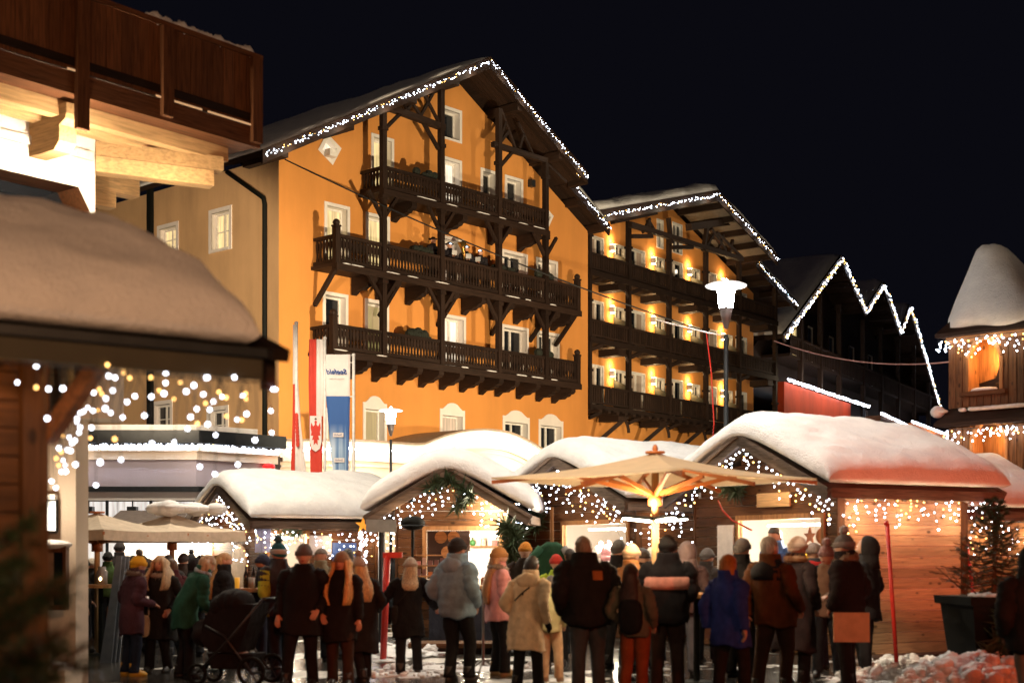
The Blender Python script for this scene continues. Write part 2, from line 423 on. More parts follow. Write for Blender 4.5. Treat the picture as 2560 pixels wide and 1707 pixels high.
def snow_sheet(prof, y0, y1, T, rnd=.25, nx=60, ny=40, seed=0, ripple=.03, bulge=.08):
    """a snow pillow over a roof profile prof(x)->z for x in [xa, xb]; rounded at every edge"""
    fz, xa, xb = prof
    rs = np.random.RandomState(seed); ph = rs.rand(8)*6.28
    top = []; bot = []
    for j in range(ny+1):
        y = y0 + (y1-y0)*j/ny
        for i in range(nx+1):
            # denser sampling near the edges
            t = i/nx; t = .5-.5*math.cos(math.pi*t); x = xa + (xb-xa)*t
            dx = min(x-xa, xb-x); s = j/ny; s = .5-.5*math.cos(math.pi*s); yy = y0+(y1-y0)*s; dy = min(yy-y0, y1-yy)
            ex = math.sqrt(max(0, 1-(1-min(1, dx/rnd))**2)); ey = math.sqrt(max(0, 1-(1-min(1, dy/rnd))**2))
            h = T*(.12+.88*ex*ey)
            h += .035*ex*ey*NZ.fractal(Vector((x*1.7+seed*5, yy*1.7, seed)), 1, 2, 4) + .016*NZ.noise(Vector((x*7, yy*7, seed+3)))*ex*ey
            h += ripple*ex*ey*(math.sin(2.3*x+ph[0]+1.1*yy)+.7*math.sin(4.1*yy+ph[1]-x)+.5*math.sin(7*x+3*yy+ph[2])+.35*math.sin(13*x-9*yy+ph[3]))
            # pillow bulges outwards over the edges
            bx_ = bulge*math.sin(min(1, dx/rnd)*math.pi/2*1.0) ; 
            sx = -1 if x-xa < xb-x else 1; sy = -1 if yy-y0 < y1-yy else 1
            fx = (1-min(1, dx/rnd)); fy = (1-min(1, dy/rnd))
            top.append((x + sx*bulge*fx*math.sin(math.pi*min(1, .25+dx/rnd)), yy + sy*bulge*fy*math.sin(math.pi*min(1, .25+dy/rnd)), fz(x)+h))
            bot.append((x, yy, fz(x)+.005))
    m = MB(); k = nx+1; fs = []
    for j in range(ny):
        for i in range(nx):
            a = j*k+i; fs.append((a, a+1, a+1+k, a+k))
    n = len(top)
    fs2 = [tuple(n+q for q in reversed(f)) for f in fs]
    rim = []
    edge = [i for i in range(k)] + [j*k+nx for j in range(1, ny+1)] + [ny*k+i for i in range(nx-1, -1, -1)] + [j*k for j in range(ny-1, 0, -1)]
    for a, b in zip(edge, edge[1:]+edge[:1]): rim.append((a, n+a, n+b, b))
    m.add(top+bot, fs+fs2+rim); return m
# ------------------------------------------------------------------ ground
g = MB(); g.add([(-300,-80,0),(300,-80,0),(300,500,0),(-300,500,0)], [(0,1,2,3)])
structure(g.obj('plaza_ground', ground_mat()))['label'] = 'wet trodden plaza ground with patches of snow'

# ------------------------------------------------------------------ the orange hotel
A0, D0, E0, RZ0 = frame_at(697, 42, 4480)
hit = hitter(A0, D0, E0)
hotel = thing('hotel', 'large orange gabled hotel with three dark carved balconies and fairy lights along its gable', 'hotel', A0, RZ0)
AP = 7.55; ZA = 17.70; SL = .535; SR = .555; YF = -1.5
def rz(s): return ZA - (AP-s)*SL if s < AP else ZA - (s-AP)*SR
def zz2(x, y, d=0): return hit(640+x/2.735, 100+y/2.735, d)
def zz3(x, y, d=0): return hit(640+x/2.613, 550+y/2.613, d)
WX = 14.5
holes = []
def hw(a, b, c, d, pane, **k): holes.append(window(hotel, a, b, c, d, pane, **k))
hw(6.81, 7.76, 15.3, 16.4, GLASSD, cols=1, rows=1)
hw(3.66, 4.64, 12.85, 14.78, PANEW, cols=1)
hw(6.85, 7.76, 12.85, 14.72, PANEB, cols=1)
hw(8.68, 9.50, 12.85, 14.70, GLASSD, cols=1); hw(9.91, 10.86, 12.85, 14.70, GLASSD, cols=1)
hw(1.74, 2.77, 10.25, 12.28, PANEW, cols=1); hw(3.44, 4.46, 10.25, 12.26, PANEW, cols=1)
for x0, x1, zt, zb, pane, c in [(6.75, 7.85, 12.1, 10.25, PANEC, 1), (9.75, 11.1, 12.1, 10.25, GLASSD, 2), (11.55, 12.75, 12.1, 10.25, GLASSD, 2),
        (1.68, 2.70, 9.55, 7.65, GLASSD, 1), (3.40, 4.42, 9.55, 7.65, PANEG, 1), (6.80, 7.95, 9.50, 7.65, PANEB, 2), (9.75, 11.15, 9.5, 7.65, GLASSD, 2), (11.60, 12.85, 9.5, 7.65, GLASSD, 2)]:
    hw(x0, x1, zb, zt, pane, cols=c)
for u0, v0, u1, v1, pane, c in [(906.7, 1012, 966, 1101, PANEG, 1), (1099, 1028, 1161, 1085, PANEC, 1), (1256, 1045, 1323, 1101, GLASSD, 2), (1346, 1054, 1407, 1128, GLASSD, 2)]:
    a, zt = hit(u0, v0, 0); b, _ = hit(u1, v0, 0)
    hw(a, b, 4.1, zt, pane, cols=c, arch=True)
s0, zt0 = hit(812, 1010, 0); hw(s0, s0+.95, 4.1, 5.9, PANEG, cols=1, arch=True)
# two square windows standing on a corner
for cx, cz, h, pn in [(1.95, 13.9, .47, PANEB), (12.15, 13.62, .36, GLASSD)]:
    sq = lambda k: [(cx-k*.25, cz+k), (cx+k, cz+k*.25), (cx+k*.25, cz-k), (cx-k, cz-k*.25)]
    o = MB()
    q0, q1 = sq(h), sq(h*.62)
    for i in range(4):
        j = (i+1) % 4
        o.add([(q0[i][0],-.03,q0[i][1]),(q0[j][0],-.03,q0[j][1]),(q1[j][0],-.03,q1[j][1]),(q1[i][0],-.03,q1[i][1]),(q1[j][0],.2,q1[j][1]),(q1[i][0],.2,q1[i][1])], [(0,1,2,3),(3,2,4,5)])
    w_ = o.obj('window', WHITEP, hotel)
    p_ = MB(); p_.add([(a,.18,b) for a, b in q1], [(0,1,2,3)]); p_.obj('pane', pn, w_); holes.append(q1)
outer = [(0,0),(WX,0),(WX,rz(WX)-.35),(AP,rz(AP)-.35),(0,rz(0)-.35)]
wall_mesh('wall', outer, holes, ORANGE, hotel)
# side wall, ochre
sh = []
sidew = []
def side_hit(u, v):
    r = Vector(((u-CX)/FP, 1, (HY-v)/FP)); c = Vector((0,0,CH)); n = D0
    t = (A0-c).dot(n)/r.dot(n); p = c+r*t; return (p-A0).dot(E0), p.z
def side_obj(mb, name, m, parent=hotel, **k):   # mb drawn as (along the side, outward, up) -> hotel coordinates
    q = MB(); q.v = [(p[1], p[0], p[2]) for p in mb.v]; q.f = mb.f; return q.obj(name, m, parent, **k)
def side_window(u0, u1, v0, v1, pane):
    ya, zt = side_hit(u1, v0); yb, _ = side_hit(u0, v0); _, zb = side_hit(u1, v1)
    f = MB(); b = .13
    f.bx(ya, ya+b, -.03, .02, zb, zt); f.bx(yb-b, yb, -.03, .02, zb, zt); f.bx(ya+b, yb-b, -.03, .02, zt-b, zt); f.bx(ya+b, yb-b, -.06, .02, zb, zb+b*.6)
    o = side_obj(f, 'window', WHITEP)
    g_ = MB(); y2 = .22
    a0, a1, c0, c1 = ya+b, yb-b, zb+b*.6, zt-b
    g_.add([(a0,-.02,c0),(a0,y2,c0),(a0,y2,c1),(a0,-.02,c1),(a1,-.02,c0),(a1,y2,c0),(a1,y2,c1),(a1,-.02,c1)], [(0,1,2,3),(4,5,6,7),(3,2,6,7),(0,1,5,4)])
    side_obj(g_, 'reveal', WHITEP, o)
    h = MB(); fw = .06
    h.bx(a0,a0+fw,y2-.05,y2+.02,c0,c1); h.bx(a1-fw,a1,y2-.05,y2+.02,c0,c1); h.bx(a0+fw,a1-fw,y2-.05,y2+.02,c1-fw,c1); h.bx(a0+fw,a1-fw,y2-.05,y2+.02,c0,c0+fw)
    mid = (a0+a1)/2; h.bx(mid-.03,mid+.03,y2-.055,y2+.015,c0+fw,c1-fw); zz = c0+(c1-c0)*.5; h.bx(a0+fw,a1-fw,y2-.04,y2+.01,zz-.015,zz+.015)
    side_obj(h, 'frame', WHITEF, o)
    for xa, xb in ((a0+fw, mid-.03), (mid+.03, a1-fw)):
        p = MB(); p.bx(xa, xb, y2, y2+.01, c0+fw, c1-fw); side_obj(p, 'pane', pane, o)
    return [(a0,c0),(a1,c0),(a1,c1),(a0,c1)]
sh.append(side_window(523, 580, 512, 622, PANEW)); sh.append(side_window(394, 447, 552, 625, PANEW))
sh.append(side_window(378, 432, 998, 1085, GLASSD)); sh.append(side_window(518, 572, 1012, 1100, GLASSD))
zl = rz(0)-.35
flat, tri = tess([[(0,0),(16,0),(16,zl),(0,zl)]] + sh)
me = bpy.data.meshes.new('side_wall'); me.from_pydata([(0, p[0], p[1]) for p in flat], [], tri); me.materials.append(TAN)
inst('side_wall', me, hotel)
bk = MB(); bk.bx(WX-.3, WX, .3, 12, 0, rz(WX)-.4); bk.obj('side_wall', ORANGE, hotel)
bk = MB(); bk.bx(.3, WX-.3, 11.5, 12, 0, 13); bk.obj('back_wall', ORANGE, hotel)
# roof
YB = 13.
def roof_slab(sa, sb, ya, yb, off, th):
    m = MB(); m.add([(sa,ya,rz(sa)+off),(sb,ya,rz(sb)+off),(sb,yb,rz(sb)+off),(sa,yb,rz(sa)+off),(sa,ya,rz(sa)+off+th),(sb,ya,rz(sb)+off+th),(sb,yb,rz(sb)+off+th),(sa,yb,rz(sa)+off+th)],
                    [(0,3,2,1),(4,5,6,7),(0,1,5,4),(1,2,6,5),(2,3,7,6),(3,0,4,7)]); return m
SM = 12.6; YS = -.65; SE = 14.95
roof = roof_slab(-1.8, AP, YF+.04, YB, -.05, .14); r2 = roof_slab(AP, SM, YF+.04, YB, -.05, .14); r3 = roof_slab(SM, SE, YS+.04, YB, -.05, .14)
roof.add(r2.v, r2.f); roof.add(r3.v, r3.f); roof.obj('roof', DARKW['y'], hotel)
# soffit boards, each running with the slope
for i in range(9):
    ya = YF+.06+i*.165; yb = ya+.155
    if yb > 0: break
    for sa, sb in ((-1.78, AP-.02), (AP+.02, SM-.03)): roof_slab(sa, sb, ya, yb, -.085, .03).obj('soffit_board', DARKW['x'], hotel)
for i in range(4):
    roof_slab(SM+.02, SE-.05, YS+.06+i*.165, YS+.06+i*.165+.155, -.085, .03).obj('soffit_board', DARKW['x'], hotel)
# verge (barge) boards
for sa, sb, y in ((-1.8, AP, YF), (AP, SM, YF), (SM, SE, YS)):
    roof_slab(sa, sb, y-.04, y+.035, -.27, .40).obj('verge_board', DARKW['x'], hotel)
roof_slab(SM-.06, SM+.02, YF, YS, -.27, .4).obj('verge_board', DARKW['y'], hotel)
# purlins under the soffit
for s in (-.9, 1.6, 4.2, 6.1, 9.15, 11.3):
    m = MB(); m.bx(s-.12, s+.12, YF+.1, .4, rz(s)-.36, rz(s)-.09); m.obj('purlin', DARKW['y'], hotel)
for s in (13.3, 14.6):
    m = MB(); m.bx(s-.12, s+.12, YS+.05, .4, rz(s)-.36, rz(s)-.09); m.obj('purlin', DARKW['y'], hotel)
# snow on the roof
snow_sheet((lambda s: rz(s)+.10 if s < AP else rz(s)+.10, -1.75, SM-.05), YF+.02, YB, .15, .22, 60, 20, 1, .03, .03).obj('snow_cover', SNOW, hotel, smooth=True)
snow_sheet((lambda s: rz(s)+.10, SM-.05, SE), YS+.02, YB, .32, .3, 14, 20, 2, .04, .04).obj('snow_cover', SNOW, hotel, smooth=True)

# balconies
PB = -1.05                           # balcony depth
posts_s = [3.2, 5.72, 8.45, 10.85]
post_top = [15.15, 16.42, 16.42, 15.1]
def balus_mesh():
    pr = [(0,.03),(.06,.05),(.1,.03),(.2,.022),(.33,.05),(.47,.058),(.55,.04),(.6,.058)]
    poly = [(w_, z) for z, w_ in pr] + [(-w_, z) for z, w_ in reversed(pr)]
    m = MB(); m.prism(poly, lambda a, b, d: (a, d, b), -.018, .018); return m.mesh('baluster', DARKW['z'])
BAL = balus_mesh()
def scallop(parent, s, zt, w=.22, l=.95, h=.42):     # a carved bracket end under a slab
    prof = [(0, 0), (-l, 0), (-l, -h*.45), (-l*.93, -h*.62), (-l*.80, -h*.66), (-l*.74, -h*.82), (-l*.6, -h*.86), (-l*.5, -h), (-l*.2, -h), (0, -h*1.3)]
    m = MB(); m.prism(prof, lambda a, b, d: (s+d, a-.06, zt+b), -w/2, w/2); m.obj('bracket', DARKW['y'], parent)
def balcony(s0, s1, zb, zt, finials=True, braces=True, brackets=()):
    b = MB(); b.bx(s0-.08, s1+.08, PB-.1, -.002, zb, zb+.10); b.bx(s0-.08, s1+.08, PB-.14, PB-.101, zb-.12, zb+.08)
    o = b.obj('balcony', DARKW['x'], hotel)
    m = MB(); m.bx(s0, s1, PB-.06, PB+.06, zt-.09, zt); m.bx(s0, s0+.1, PB+.061, -.01, zt-.09, zt); m.bx(s1-.1, s1, PB+.061, -.01, zt-.09, zt); m.obj('top_rail', DARKW['x'], o)
    m = MB(); m.bx(s0, s1, PB-.05, PB+.05, zb+.13, zb+.24); m.bx(s0, s0+.09, PB+.051, -.01, zb+.13, zb+.24); m.bx(s1-.09, s1, PB+.051, -.01, zb+.13, zb+.24); m.obj('bottom_rail', DARKW['x'], o)
    hgt = zt-.09-(zb+.24)
    n = int((s1-s0-.1)/.135)
    for i in range(n):
        q = inst('baluster', BAL, o, (s0+.1+(i+.5)*(s1-s0-.2)/n, PB, zb+.24)); q.scale = (1, 1, hgt/.6)
    for e in (s0+.05, s1-.05):
        for i in range(6):
            q = inst('baluster', BAL, o, (e, PB+.15+i*.15, zb+.24), (0, 0, R(90))); q.scale = (1, 1, hgt/.6)
    # little icing of snow on the floor edge
    m = MB(); rr = random.Random(int(s0*100+zb))
    for i in range(9):
        a = rr.uniform(s0, s1-.5); m.ell((a+.2, PB-.1, zb+.105), (rr.uniform(.15, .35), .03, .022), 8, 4)
    m.obj('snow_trace', SNOW, o, smooth=True, kind='stuff')
    if finials:
        for e in (s0+.02, s1-.02):
            m = MB(); m.bx(e-.09, e+.09, PB-.09, PB+.09, zb-.1, zt+.22); m.ell((e, PB, zt+.33), .11, 8, 6); m.bx(e-.11, e+.11, PB-.11, PB+.11, zt+.2, zt+.25); m.obj('newel_post', DARKW['z'], o)
    for s in posts_s:
        if braces and s0-.3 < s < s1+.3:
            m = MB()
            if s-.62 > s0-.7: m.beam((s, PB, zb-.85), (s-.6, PB, zb-.06), .1, .1)
            m.beam((s, PB, zb-.85), (s+.6, PB, zb-.06), .1, .1); m.obj('brace', DARKW['z'], o)
    for s in brackets: scallop(o, s, zb-.002)
    return o
bt = balcony(3.2, 10.88, 12.66, 13.47, False, True, (4.6, 6.9, 9.1, 10.6))
bm_ = balcony(1.3, 12.62, 10.1, 11.07, True, True, (2.9, 3.9, 5.2, 6.5, 7.8, 9.2, 10.4, 11.6, 12.4))
bb = balcony(1.18, 12.62, 7.5, 8.38, True, False, [1.6, 2.7, 3.75, 4.85, 5.8, 6.75, 7.7, 8.65, 9.45, 10.55, 11.6, 12.45])
for s in (1.35, 4.0, 6.6, 9.2, 11.2, 12.6):
    m = MB(); m.beam((s, PB+.1, 10.02), (s, -.02, 9.05), .12, .12); m.obj('strut', DARKW['z'], bm_)
for s, zt in zip(posts_s, post_top):
    m = MB(); m.bx(s-.085, s+.085, PB-.10, PB+.07, 7.42, zt)
    for z in (9.9, 12.5, 14.6):
        if z < zt-.2: m.bx(s-.12, s+.12, PB-.13, PB+.1, z-.06, z+.06)
    m.obj('post', DARKW['z'], hotel)
# lattice trusses in the plane of the posts
def mem(name, a, b, w):
    (s1, z1), (s2, z2) = zz2(*a, PB), zz2(*b, PB)
    m = MB(); m.beam((s1, PB, z1), (s2, PB, z2), w, w, (0, 1, 0)); return m.obj(name, DARKW['x'], hotel)
mem('tie_beam', (885, 455), (1285, 602), .19); mem('tie_beam', (1618, 712), (1985, 828), .17)
for a, b in [((1005, 400), (1040, 520)), ((1040, 385), (1125, 520)), ((1110, 350), (1030, 490)), ((1135, 345), (1250, 565)), ((1232, 325), (1125, 520)), ((990, 440), (1015, 405)),
             ((1672, 470), (1772, 742)), ((1705, 560), (1665, 690)), ((1790, 560), (1890, 780)), ((1830, 640), (1800, 740))]: mem('lattice_bar', a, b, .085)
for a, b in [((990, 500), (876, 615)), ((1140, 560), (1248, 748)), ((1665, 705), (1722, 628)), ((1752, 768), (1663, 872)), ((1985, 845), (2120, 975))]: mem('brace', a, b, .1)
# downpipe on the side wall
p = [side_hit(574, 432), side_hit(668, 496)]
pts = [(-.1, p[0][0], p[0][1]), (-.1, p[1][0]+.05, p[1][1])]; pts.append((-.1, p[1][0], p[1][1]-.2)); pts.append((-.1, p[1][0], 4.0))
m = MB(); m.tube(pts, .07, 8); m.obj('downpipe', BLACKM, hotel, smooth=True)
yq, zq = side_hit(382, 480); m = MB(); m.bx(-.16, -.03, yq-.1, yq+.12, 3, zq+.6); m.obj('downpipe', BLACKM, hotel)
# small wall floodlight under the diamond window, and a loudspeaker
s_, z_ = zz2(485, 785); m = MB(); m.bx(s_-.14, s_+.16, -.30, -.06, z_-.1, z_+.12); m.bx(s_-.03, s_+.03, -.06, .0, z_-.04, z_+.06); m.obj('floodlight', WHITEF, hotel)
s_, z_ = zz2(1870, 985); m = MB(); m.bx(s_-.1, s_+.1, -.2, -.0, z_-.12, z_+.12); m.obj('loudspeaker', DARKG, hotel)

def hp(s, y, z): return local_to_world(A0, D0, E0, (s, y, z))
fairy('string of white lights along the left verge of the orange hotel gable', [hp(-1.75, YF-.07, rz(-1.75)-.06), hp(AP, YF-.07, ZA-.03)], 240, .06, seed=2, r=.0125)
fairy('string of white lights along the right verge of the orange hotel gable', [hp(AP, YF-.07, ZA-.03), hp(SM, YF-.07, rz(SM)-.07), hp(SM-.5, YS-.3, rz(SM-.5)-.05)], 150, .05, seed=3, r=.0125)
fairy('short string of lights on the set-back eave between the two hotels', [hp(SM-.2, YS-.07, rz(SM-.2)+.02), hp(SE, YS-.07, rz(SE)-.06)], 62, .05, seed=4, r=.0125)
# cable across the facade
c0 = hp(.15, -.1, 13.2)
m = MB(); pts = []
for i in range(15):
    t = i/14; q = c0.lerp(W(1762, 828, 42), t); q.z -= 1.0*t*(1-t); pts.append(q)
m.tube(pts, .022, 5); tag(m.obj('overhead_cable', WIRE), 'dark cable slanting across the orange facade from its upper left corner', 'cable')
# balcony musicians' dark planter boxes
def planter(s, y, z, label):
    m = MB(); m.bx(s-.5, s+.45, y-.15, y+.15, z-.25, z); rr = random.Random(int(s*10))
    for i in range(12): m.ell((s+rr.uniform(-.45, .4), y+rr.uniform(-.1, .1), z+rr.uniform(0, .12)), rr.uniform(.1, .17), 7, 5)
    q = m.mesh('flower_box', plain('dark_evergreen', (.012, .016, .01), .9, 0, .4, 20, .8, .05))
    o = inst('flower_box', q, None, A0, (0, 0, RZ0)); tag(o, label, 'planter', 'dark evergreen boxes on the balconies'); return o
for s, z, l in [(5.2, 13.55, 'dark evergreen box behind the top balcony rail, near its second post'), (5.0, 11.12, 'dark evergreen box on the middle balcony, left of the musicians'), (11.0, 11.15, 'dark evergreen box at the right end of the middle balcony'),
                (4.95, 8.46, 'dark evergreen box on the lowest hotel balcony, left of its bright window'), (11.0, 8.42, 'dark evergreen box at the right end of the lowest hotel balcony'), (8.9, 11.05, 'dark evergreen box on the middle balcony, right of the musicians')]:
    planter(s, PB+.25, z, l)

# ------------------------------------------------------------------ the second hotel with wall lights
A1, D1, E1, RZ1 = frame_at(1473, 55, 4000)
hit1 = hitter(A1, D1, E1)
h2 = thing('hotel', 'orange balcony hotel with glowing wall sconces beside the tall gabled one', 'hotel', A1, RZ1)
AP1, ZA1, SL1, SR1, YF1 = 8.3, 16.98, .285, .335, -1.0
def rz1(s): return ZA1 - (AP1-s)*SL1 if s < AP1 else ZA1 - (s-AP1)*SR1
WY = 1.3; WR = 15.9
holes1 = []
def hw1(a, b, c, d, pane, cols=2, rows=1, bm=WHITEF): holes1.append(window(h2, a, b, c, d, pane, y=WY, depth=.1, border=.05, cols=cols, rows=rows, reveal=WHITEF, bm=bm))
bays = [0, 2.82, 5.95, 9.05, 12.07, 15.62]
for lv, zb in enumerate((7.35, 9.95, 12.55)):
    pn = (PANED, GLASSD, GLASSD)[lv]
    for k, (a, c) in enumerate(((1.96, 2.94), (4.85, 6.1), (8.0, 9.25), (11.1, 12.3), (14.1, 15.2))):
        hw1(a, c, zb+.1, zb+(1.35 if k == 4 and lv == 2 else 1.85), (pn, PANED) if k % 2 else (PANED, GLASSD), 2)
    for k, (a, c) in enumerate(((3.78, 4.55), (6.98, 7.7), (10.02, 10.75), (13.05, 13.8))):
        hw1(a, c, zb+.85, zb+1.8, (PANED, GLASSD) if (k+lv) % 2 else GLASSD, 2)
for a, c, zt2 in ((7.05, 7.6, 16.0), (8.35, 9.2, 16.1)): hw1(a, c, 14.75, zt2, GLASSD, 2)
for k, (a, pn) in enumerate([(1.9, PANED), (4.4, PANEC), (7.2, PANEC), (10, PANED)]): hw1(a, a+1.9, 4.3, 5.9, pn, 3)
wall_mesh('wall', [(-1, 0), (WR, 0), (WR, rz1(WR)-.4), (AP1, ZA1-.3), (-1, rz1(-1)-.3)], holes1, ORANGE, h2, WY)
m = MB(); m.bx(WR-.3, WR, WY+.05, 12, 0, rz1(WR)-.4); m.obj('side_wall', ORANGE, h2)
def slab1(sa, sb, ya, yb, off, th):
    m = MB(); f = rz1
    return m.add([(sa,ya,f(sa)+off),(sb,ya,f(sb)+off),(sb,yb,f(sb)+off),(sa,yb,f(sa)+off),(sa,ya,f(sa)+off+th),(sb,ya,f(sb)+off+th),(sb,yb,f(sb)+off+th),(sa,yb,f(sa)+off+th)],
                    [(0,3,2,1),(4,5,6,7),(0,1,5,4),(1,2,6,5),(2,3,7,6),(3,0,4,7)])
S1M = 13.85; Y1S = .1; S1E = 18.1
for sa, sb, ya in ((-.9, AP1, YF1), (AP1, S1M, YF1), (S1M, S1E, Y1S)):
    slab1(sa, sb, ya+.04, 14, -.05, .12).obj('roof', DARKW['y'], h2)
    slab1(sa, sb, ya-.03, ya+.035, -.34, .48).obj('verge_board', DARKW['x'], h2)
    n = int((sb-sa)/.95)
    for i in range(n):                # rafters seen from below, pale boards between them
        s = sa+(i+.5)*(sb-sa)/n
        m = MB(); m.bx(s-.07, s+.07, ya+.05, WY-.01, rz1(s)-.34, rz1(s)-.08); m.obj('rafter', DARKW['y'], h2)
    slab1(sa+.05, sb-.05, ya+.05, WY-.02, -.075, .02).obj('soffit', plain('grey_soffit', (.17, .14, .11), .8) if sa < 10 else DARKW['y'], h2)
snow_sheet((lambda s: rz1(s)+.07, -.9, S1M), YF1+.02, 14, .42, .4, 50, 16, 3, .05, .06).obj('snow_cover', SNOW, h2, smooth=True)
snow_sheet((lambda s: rz1(s)+.07, S1M, S1E), Y1S+.02, 14, .42, .4, 20, 16, 4, .05, .06).obj('snow_cover', SNOW, h2, smooth=True)
slat = MB(); slat.bx(-.06, .06, -.015, .015, 0, .62); SLAT = slat.mesh('slat', DARKW['z'])
for lv, (zb, zt) in enumerate(((7.25, 8.1), (9.85, 10.64), (12.45, 13.22))):
    b = MB(); b.bx(-.05, 15.7, -.06, WY-.01, zb-.02, zb+.1); b.bx(-.08, 15.72, -.12, -.061, zb-.14, zb+.09)
    o = b.obj('balcony', DARKW['x'], h2)
    m = MB(); m.bx(0, 15.65, -.06, .05, zt-.08, zt); m.bx(0, 15.65, -.04, .04, zb+.14, zb+.22); m.obj('rail', DARKW['x'], o)
    for k in range(5):
        a, c = bays[k]+.1, bays[k+1]-.1; n = int((c-a)/.155)
        for i in range(n):
            if lv == 0 and i % 12 == 5: continue
            inst('slat', SLAT, o, (a+(i+.5)*(c-a)/n, 0, zb+.16)).scale = (1, 1, (zt-.05-zb-.16)/.62)
    for k, s in enumerate(bays):      # arched brackets between post and slab
        m = MB()
        for sg in (-1, 1):
            if (k == 0 and sg < 0) or (k == 5 and sg > 0): continue
            if sg > 0: m.beam((s, .0, zb-.45), (s+.9, .0, zb-.14), .1, .14)
            else:
                pts = [(s+sg*(.95-.95*math.cos(t)), 0, zb-.85+.72*math.sin(t)) for t in [i*math.pi/2/7 for i in range(8)]]
                m.tube(pts, .065, 5)
        for c in (.5,): m.bx(s-.85, s-.35, -.06, .9, zb-.42, zb-.15) if k else None
        m.obj('bracket', DARKW['x'], o)
    if lv == 0:
        for i in range(26):
            m = MB(); m.bx(.2+i*.6, .38+i*.6, -.35, .8, zb-.24, zb-.145); m.obj('joist', DARKW['y'], o)
        for s in bays[1:5]:
            m = MB(); m.beam((s-.1, -.05, zb-.16), (s-.9, WY, zb-1.5), .16, .16); m.obj('strut', DARKW['z'], o)
    # dark privacy screens under the sconces
    for k in range(4):
        s = (3.45, 6.65, 9.71, 12.75)[k]+.12
        m = MB(); m.prism([(0, 0), (.9, 0), (.9, .95), (0, 1.35)], lambda a, c, d: (s+.05+d, WY-.05-a, zb+.1+c), 0, .05); m.obj('privacy_screen', plain('dark_screen', (.02, .022, .014), .8), o)
for k, s in enumerate(bays):
    m = MB(); m.bx(s-.09, s+.09, -.08, .1, 7.1, min(14.9, rz1(s)-.4))
    for z in (8.6, 11.3, 13.8): m.bx(s-.13, s+.13, -.12, .14, z, z+.09)
    m.obj('post', DARKW['z'], h2)
# truss work under the gable
def mem1(name, u0, v0, u1, v1, w, y=-.2):
    z4 = lambda x, yy: (1400+x/2.177, 430+yy/2.177)
    (s1, z1), (s2, z2) = hit1(*z4(u0, v0), y), hit1(*z4(u1, v1), y)
    m = MB(); m.beam((s1, y, z1), (s2, y, z2), w, w, (0, 1, 0)); m.obj(name, DARKW['x'], h2)
for a in [(380, 285, 990, 475, .2), (285, 270, 520, 220, .2), (700, 300, 930, 270, .3), (930, 270, 1130, 450, .16), (590, 250, 605, 390, .16), (390, 350, 500, 350, .16), (490, 345, 480, 260, .14), (480, 260, 520, 330, .1), (450, 330, 490, 255, .1),
          (820, 310, 900, 430, .14), (800, 400, 840, 330, .1), (860, 430, 890, 340, .1), (920, 450, 940, 370, .12), (610, 410, 720, 410, .16), (780, 430, 800, 300, .16), (850, 330, 990, 470, .14)]: mem1('truss_bar', *a)
# sconces
for lv, zc in enumerate((8.95, 11.57, 14.1)):
    for k in range(4):
        if lv == 0 and k == 3: pass
        s = (3.45, 6.65, 9.71, 12.75)[k]
        p = local_to_world(A1, D1, E1, (s, WY-.1, zc))
        o = thing('wall_sconce', 'wall sconce on the %s floor of the balcony hotel, %s' % (('lowest', 'middle', 'top')[lv], ('first from the left', 'second from the left', 'third from the left', 'fourth from the left')[k]), 'wall lamp', p, RZ1, 'wall sconces of the balcony hotel')
        m = MB(); m.bx(-.07, .07, -.07, .09, -.12, .12); m.obj('housing', WHITEF, o)
        for q0_ in (.125, -.15): m = MB(); m.bx(-.06, .06, -.06, .06, q0_, q0_+.025); m.obj('light_opening', glow('sconce_glow', (1, .82, .5), 40), o)
        for dz in (.32, -.32):
            L = lamp('sconce_light', 'POINT', (0, 0, 0), 26 if dz > 0 else 17, (1, .62, .26), .05); L.parent = o; L.location = (0, -.05, dz)
def hp1(s, y, z): return local_to_world(A1, D1, E1, (s, y, z))
fairy('string of white lights along the left verge of the balcony hotel roof', [hp1(-.8, YF1-.06, rz1(-.8)-.1), hp1(AP1, YF1-.06, ZA1-.08)], 140, .06, seed=6, r=.015)
fairy('string of white lights along the right verge of the balcony hotel roof', [hp1(AP1, YF1-.06, ZA1-.08), hp1(S1M, YF1-.06, rz1(S1M)-.12)], 90, .06, seed=7, r=.015)
fairy('string of white lights on the lower eave by the dark chalet', [hp1(S1M+.1, Y1S-.06, rz1(S1M)-.08), hp1(S1E, Y1S-.06, rz1(S1E)-.1)], 75, .06, seed=8, r=.015)

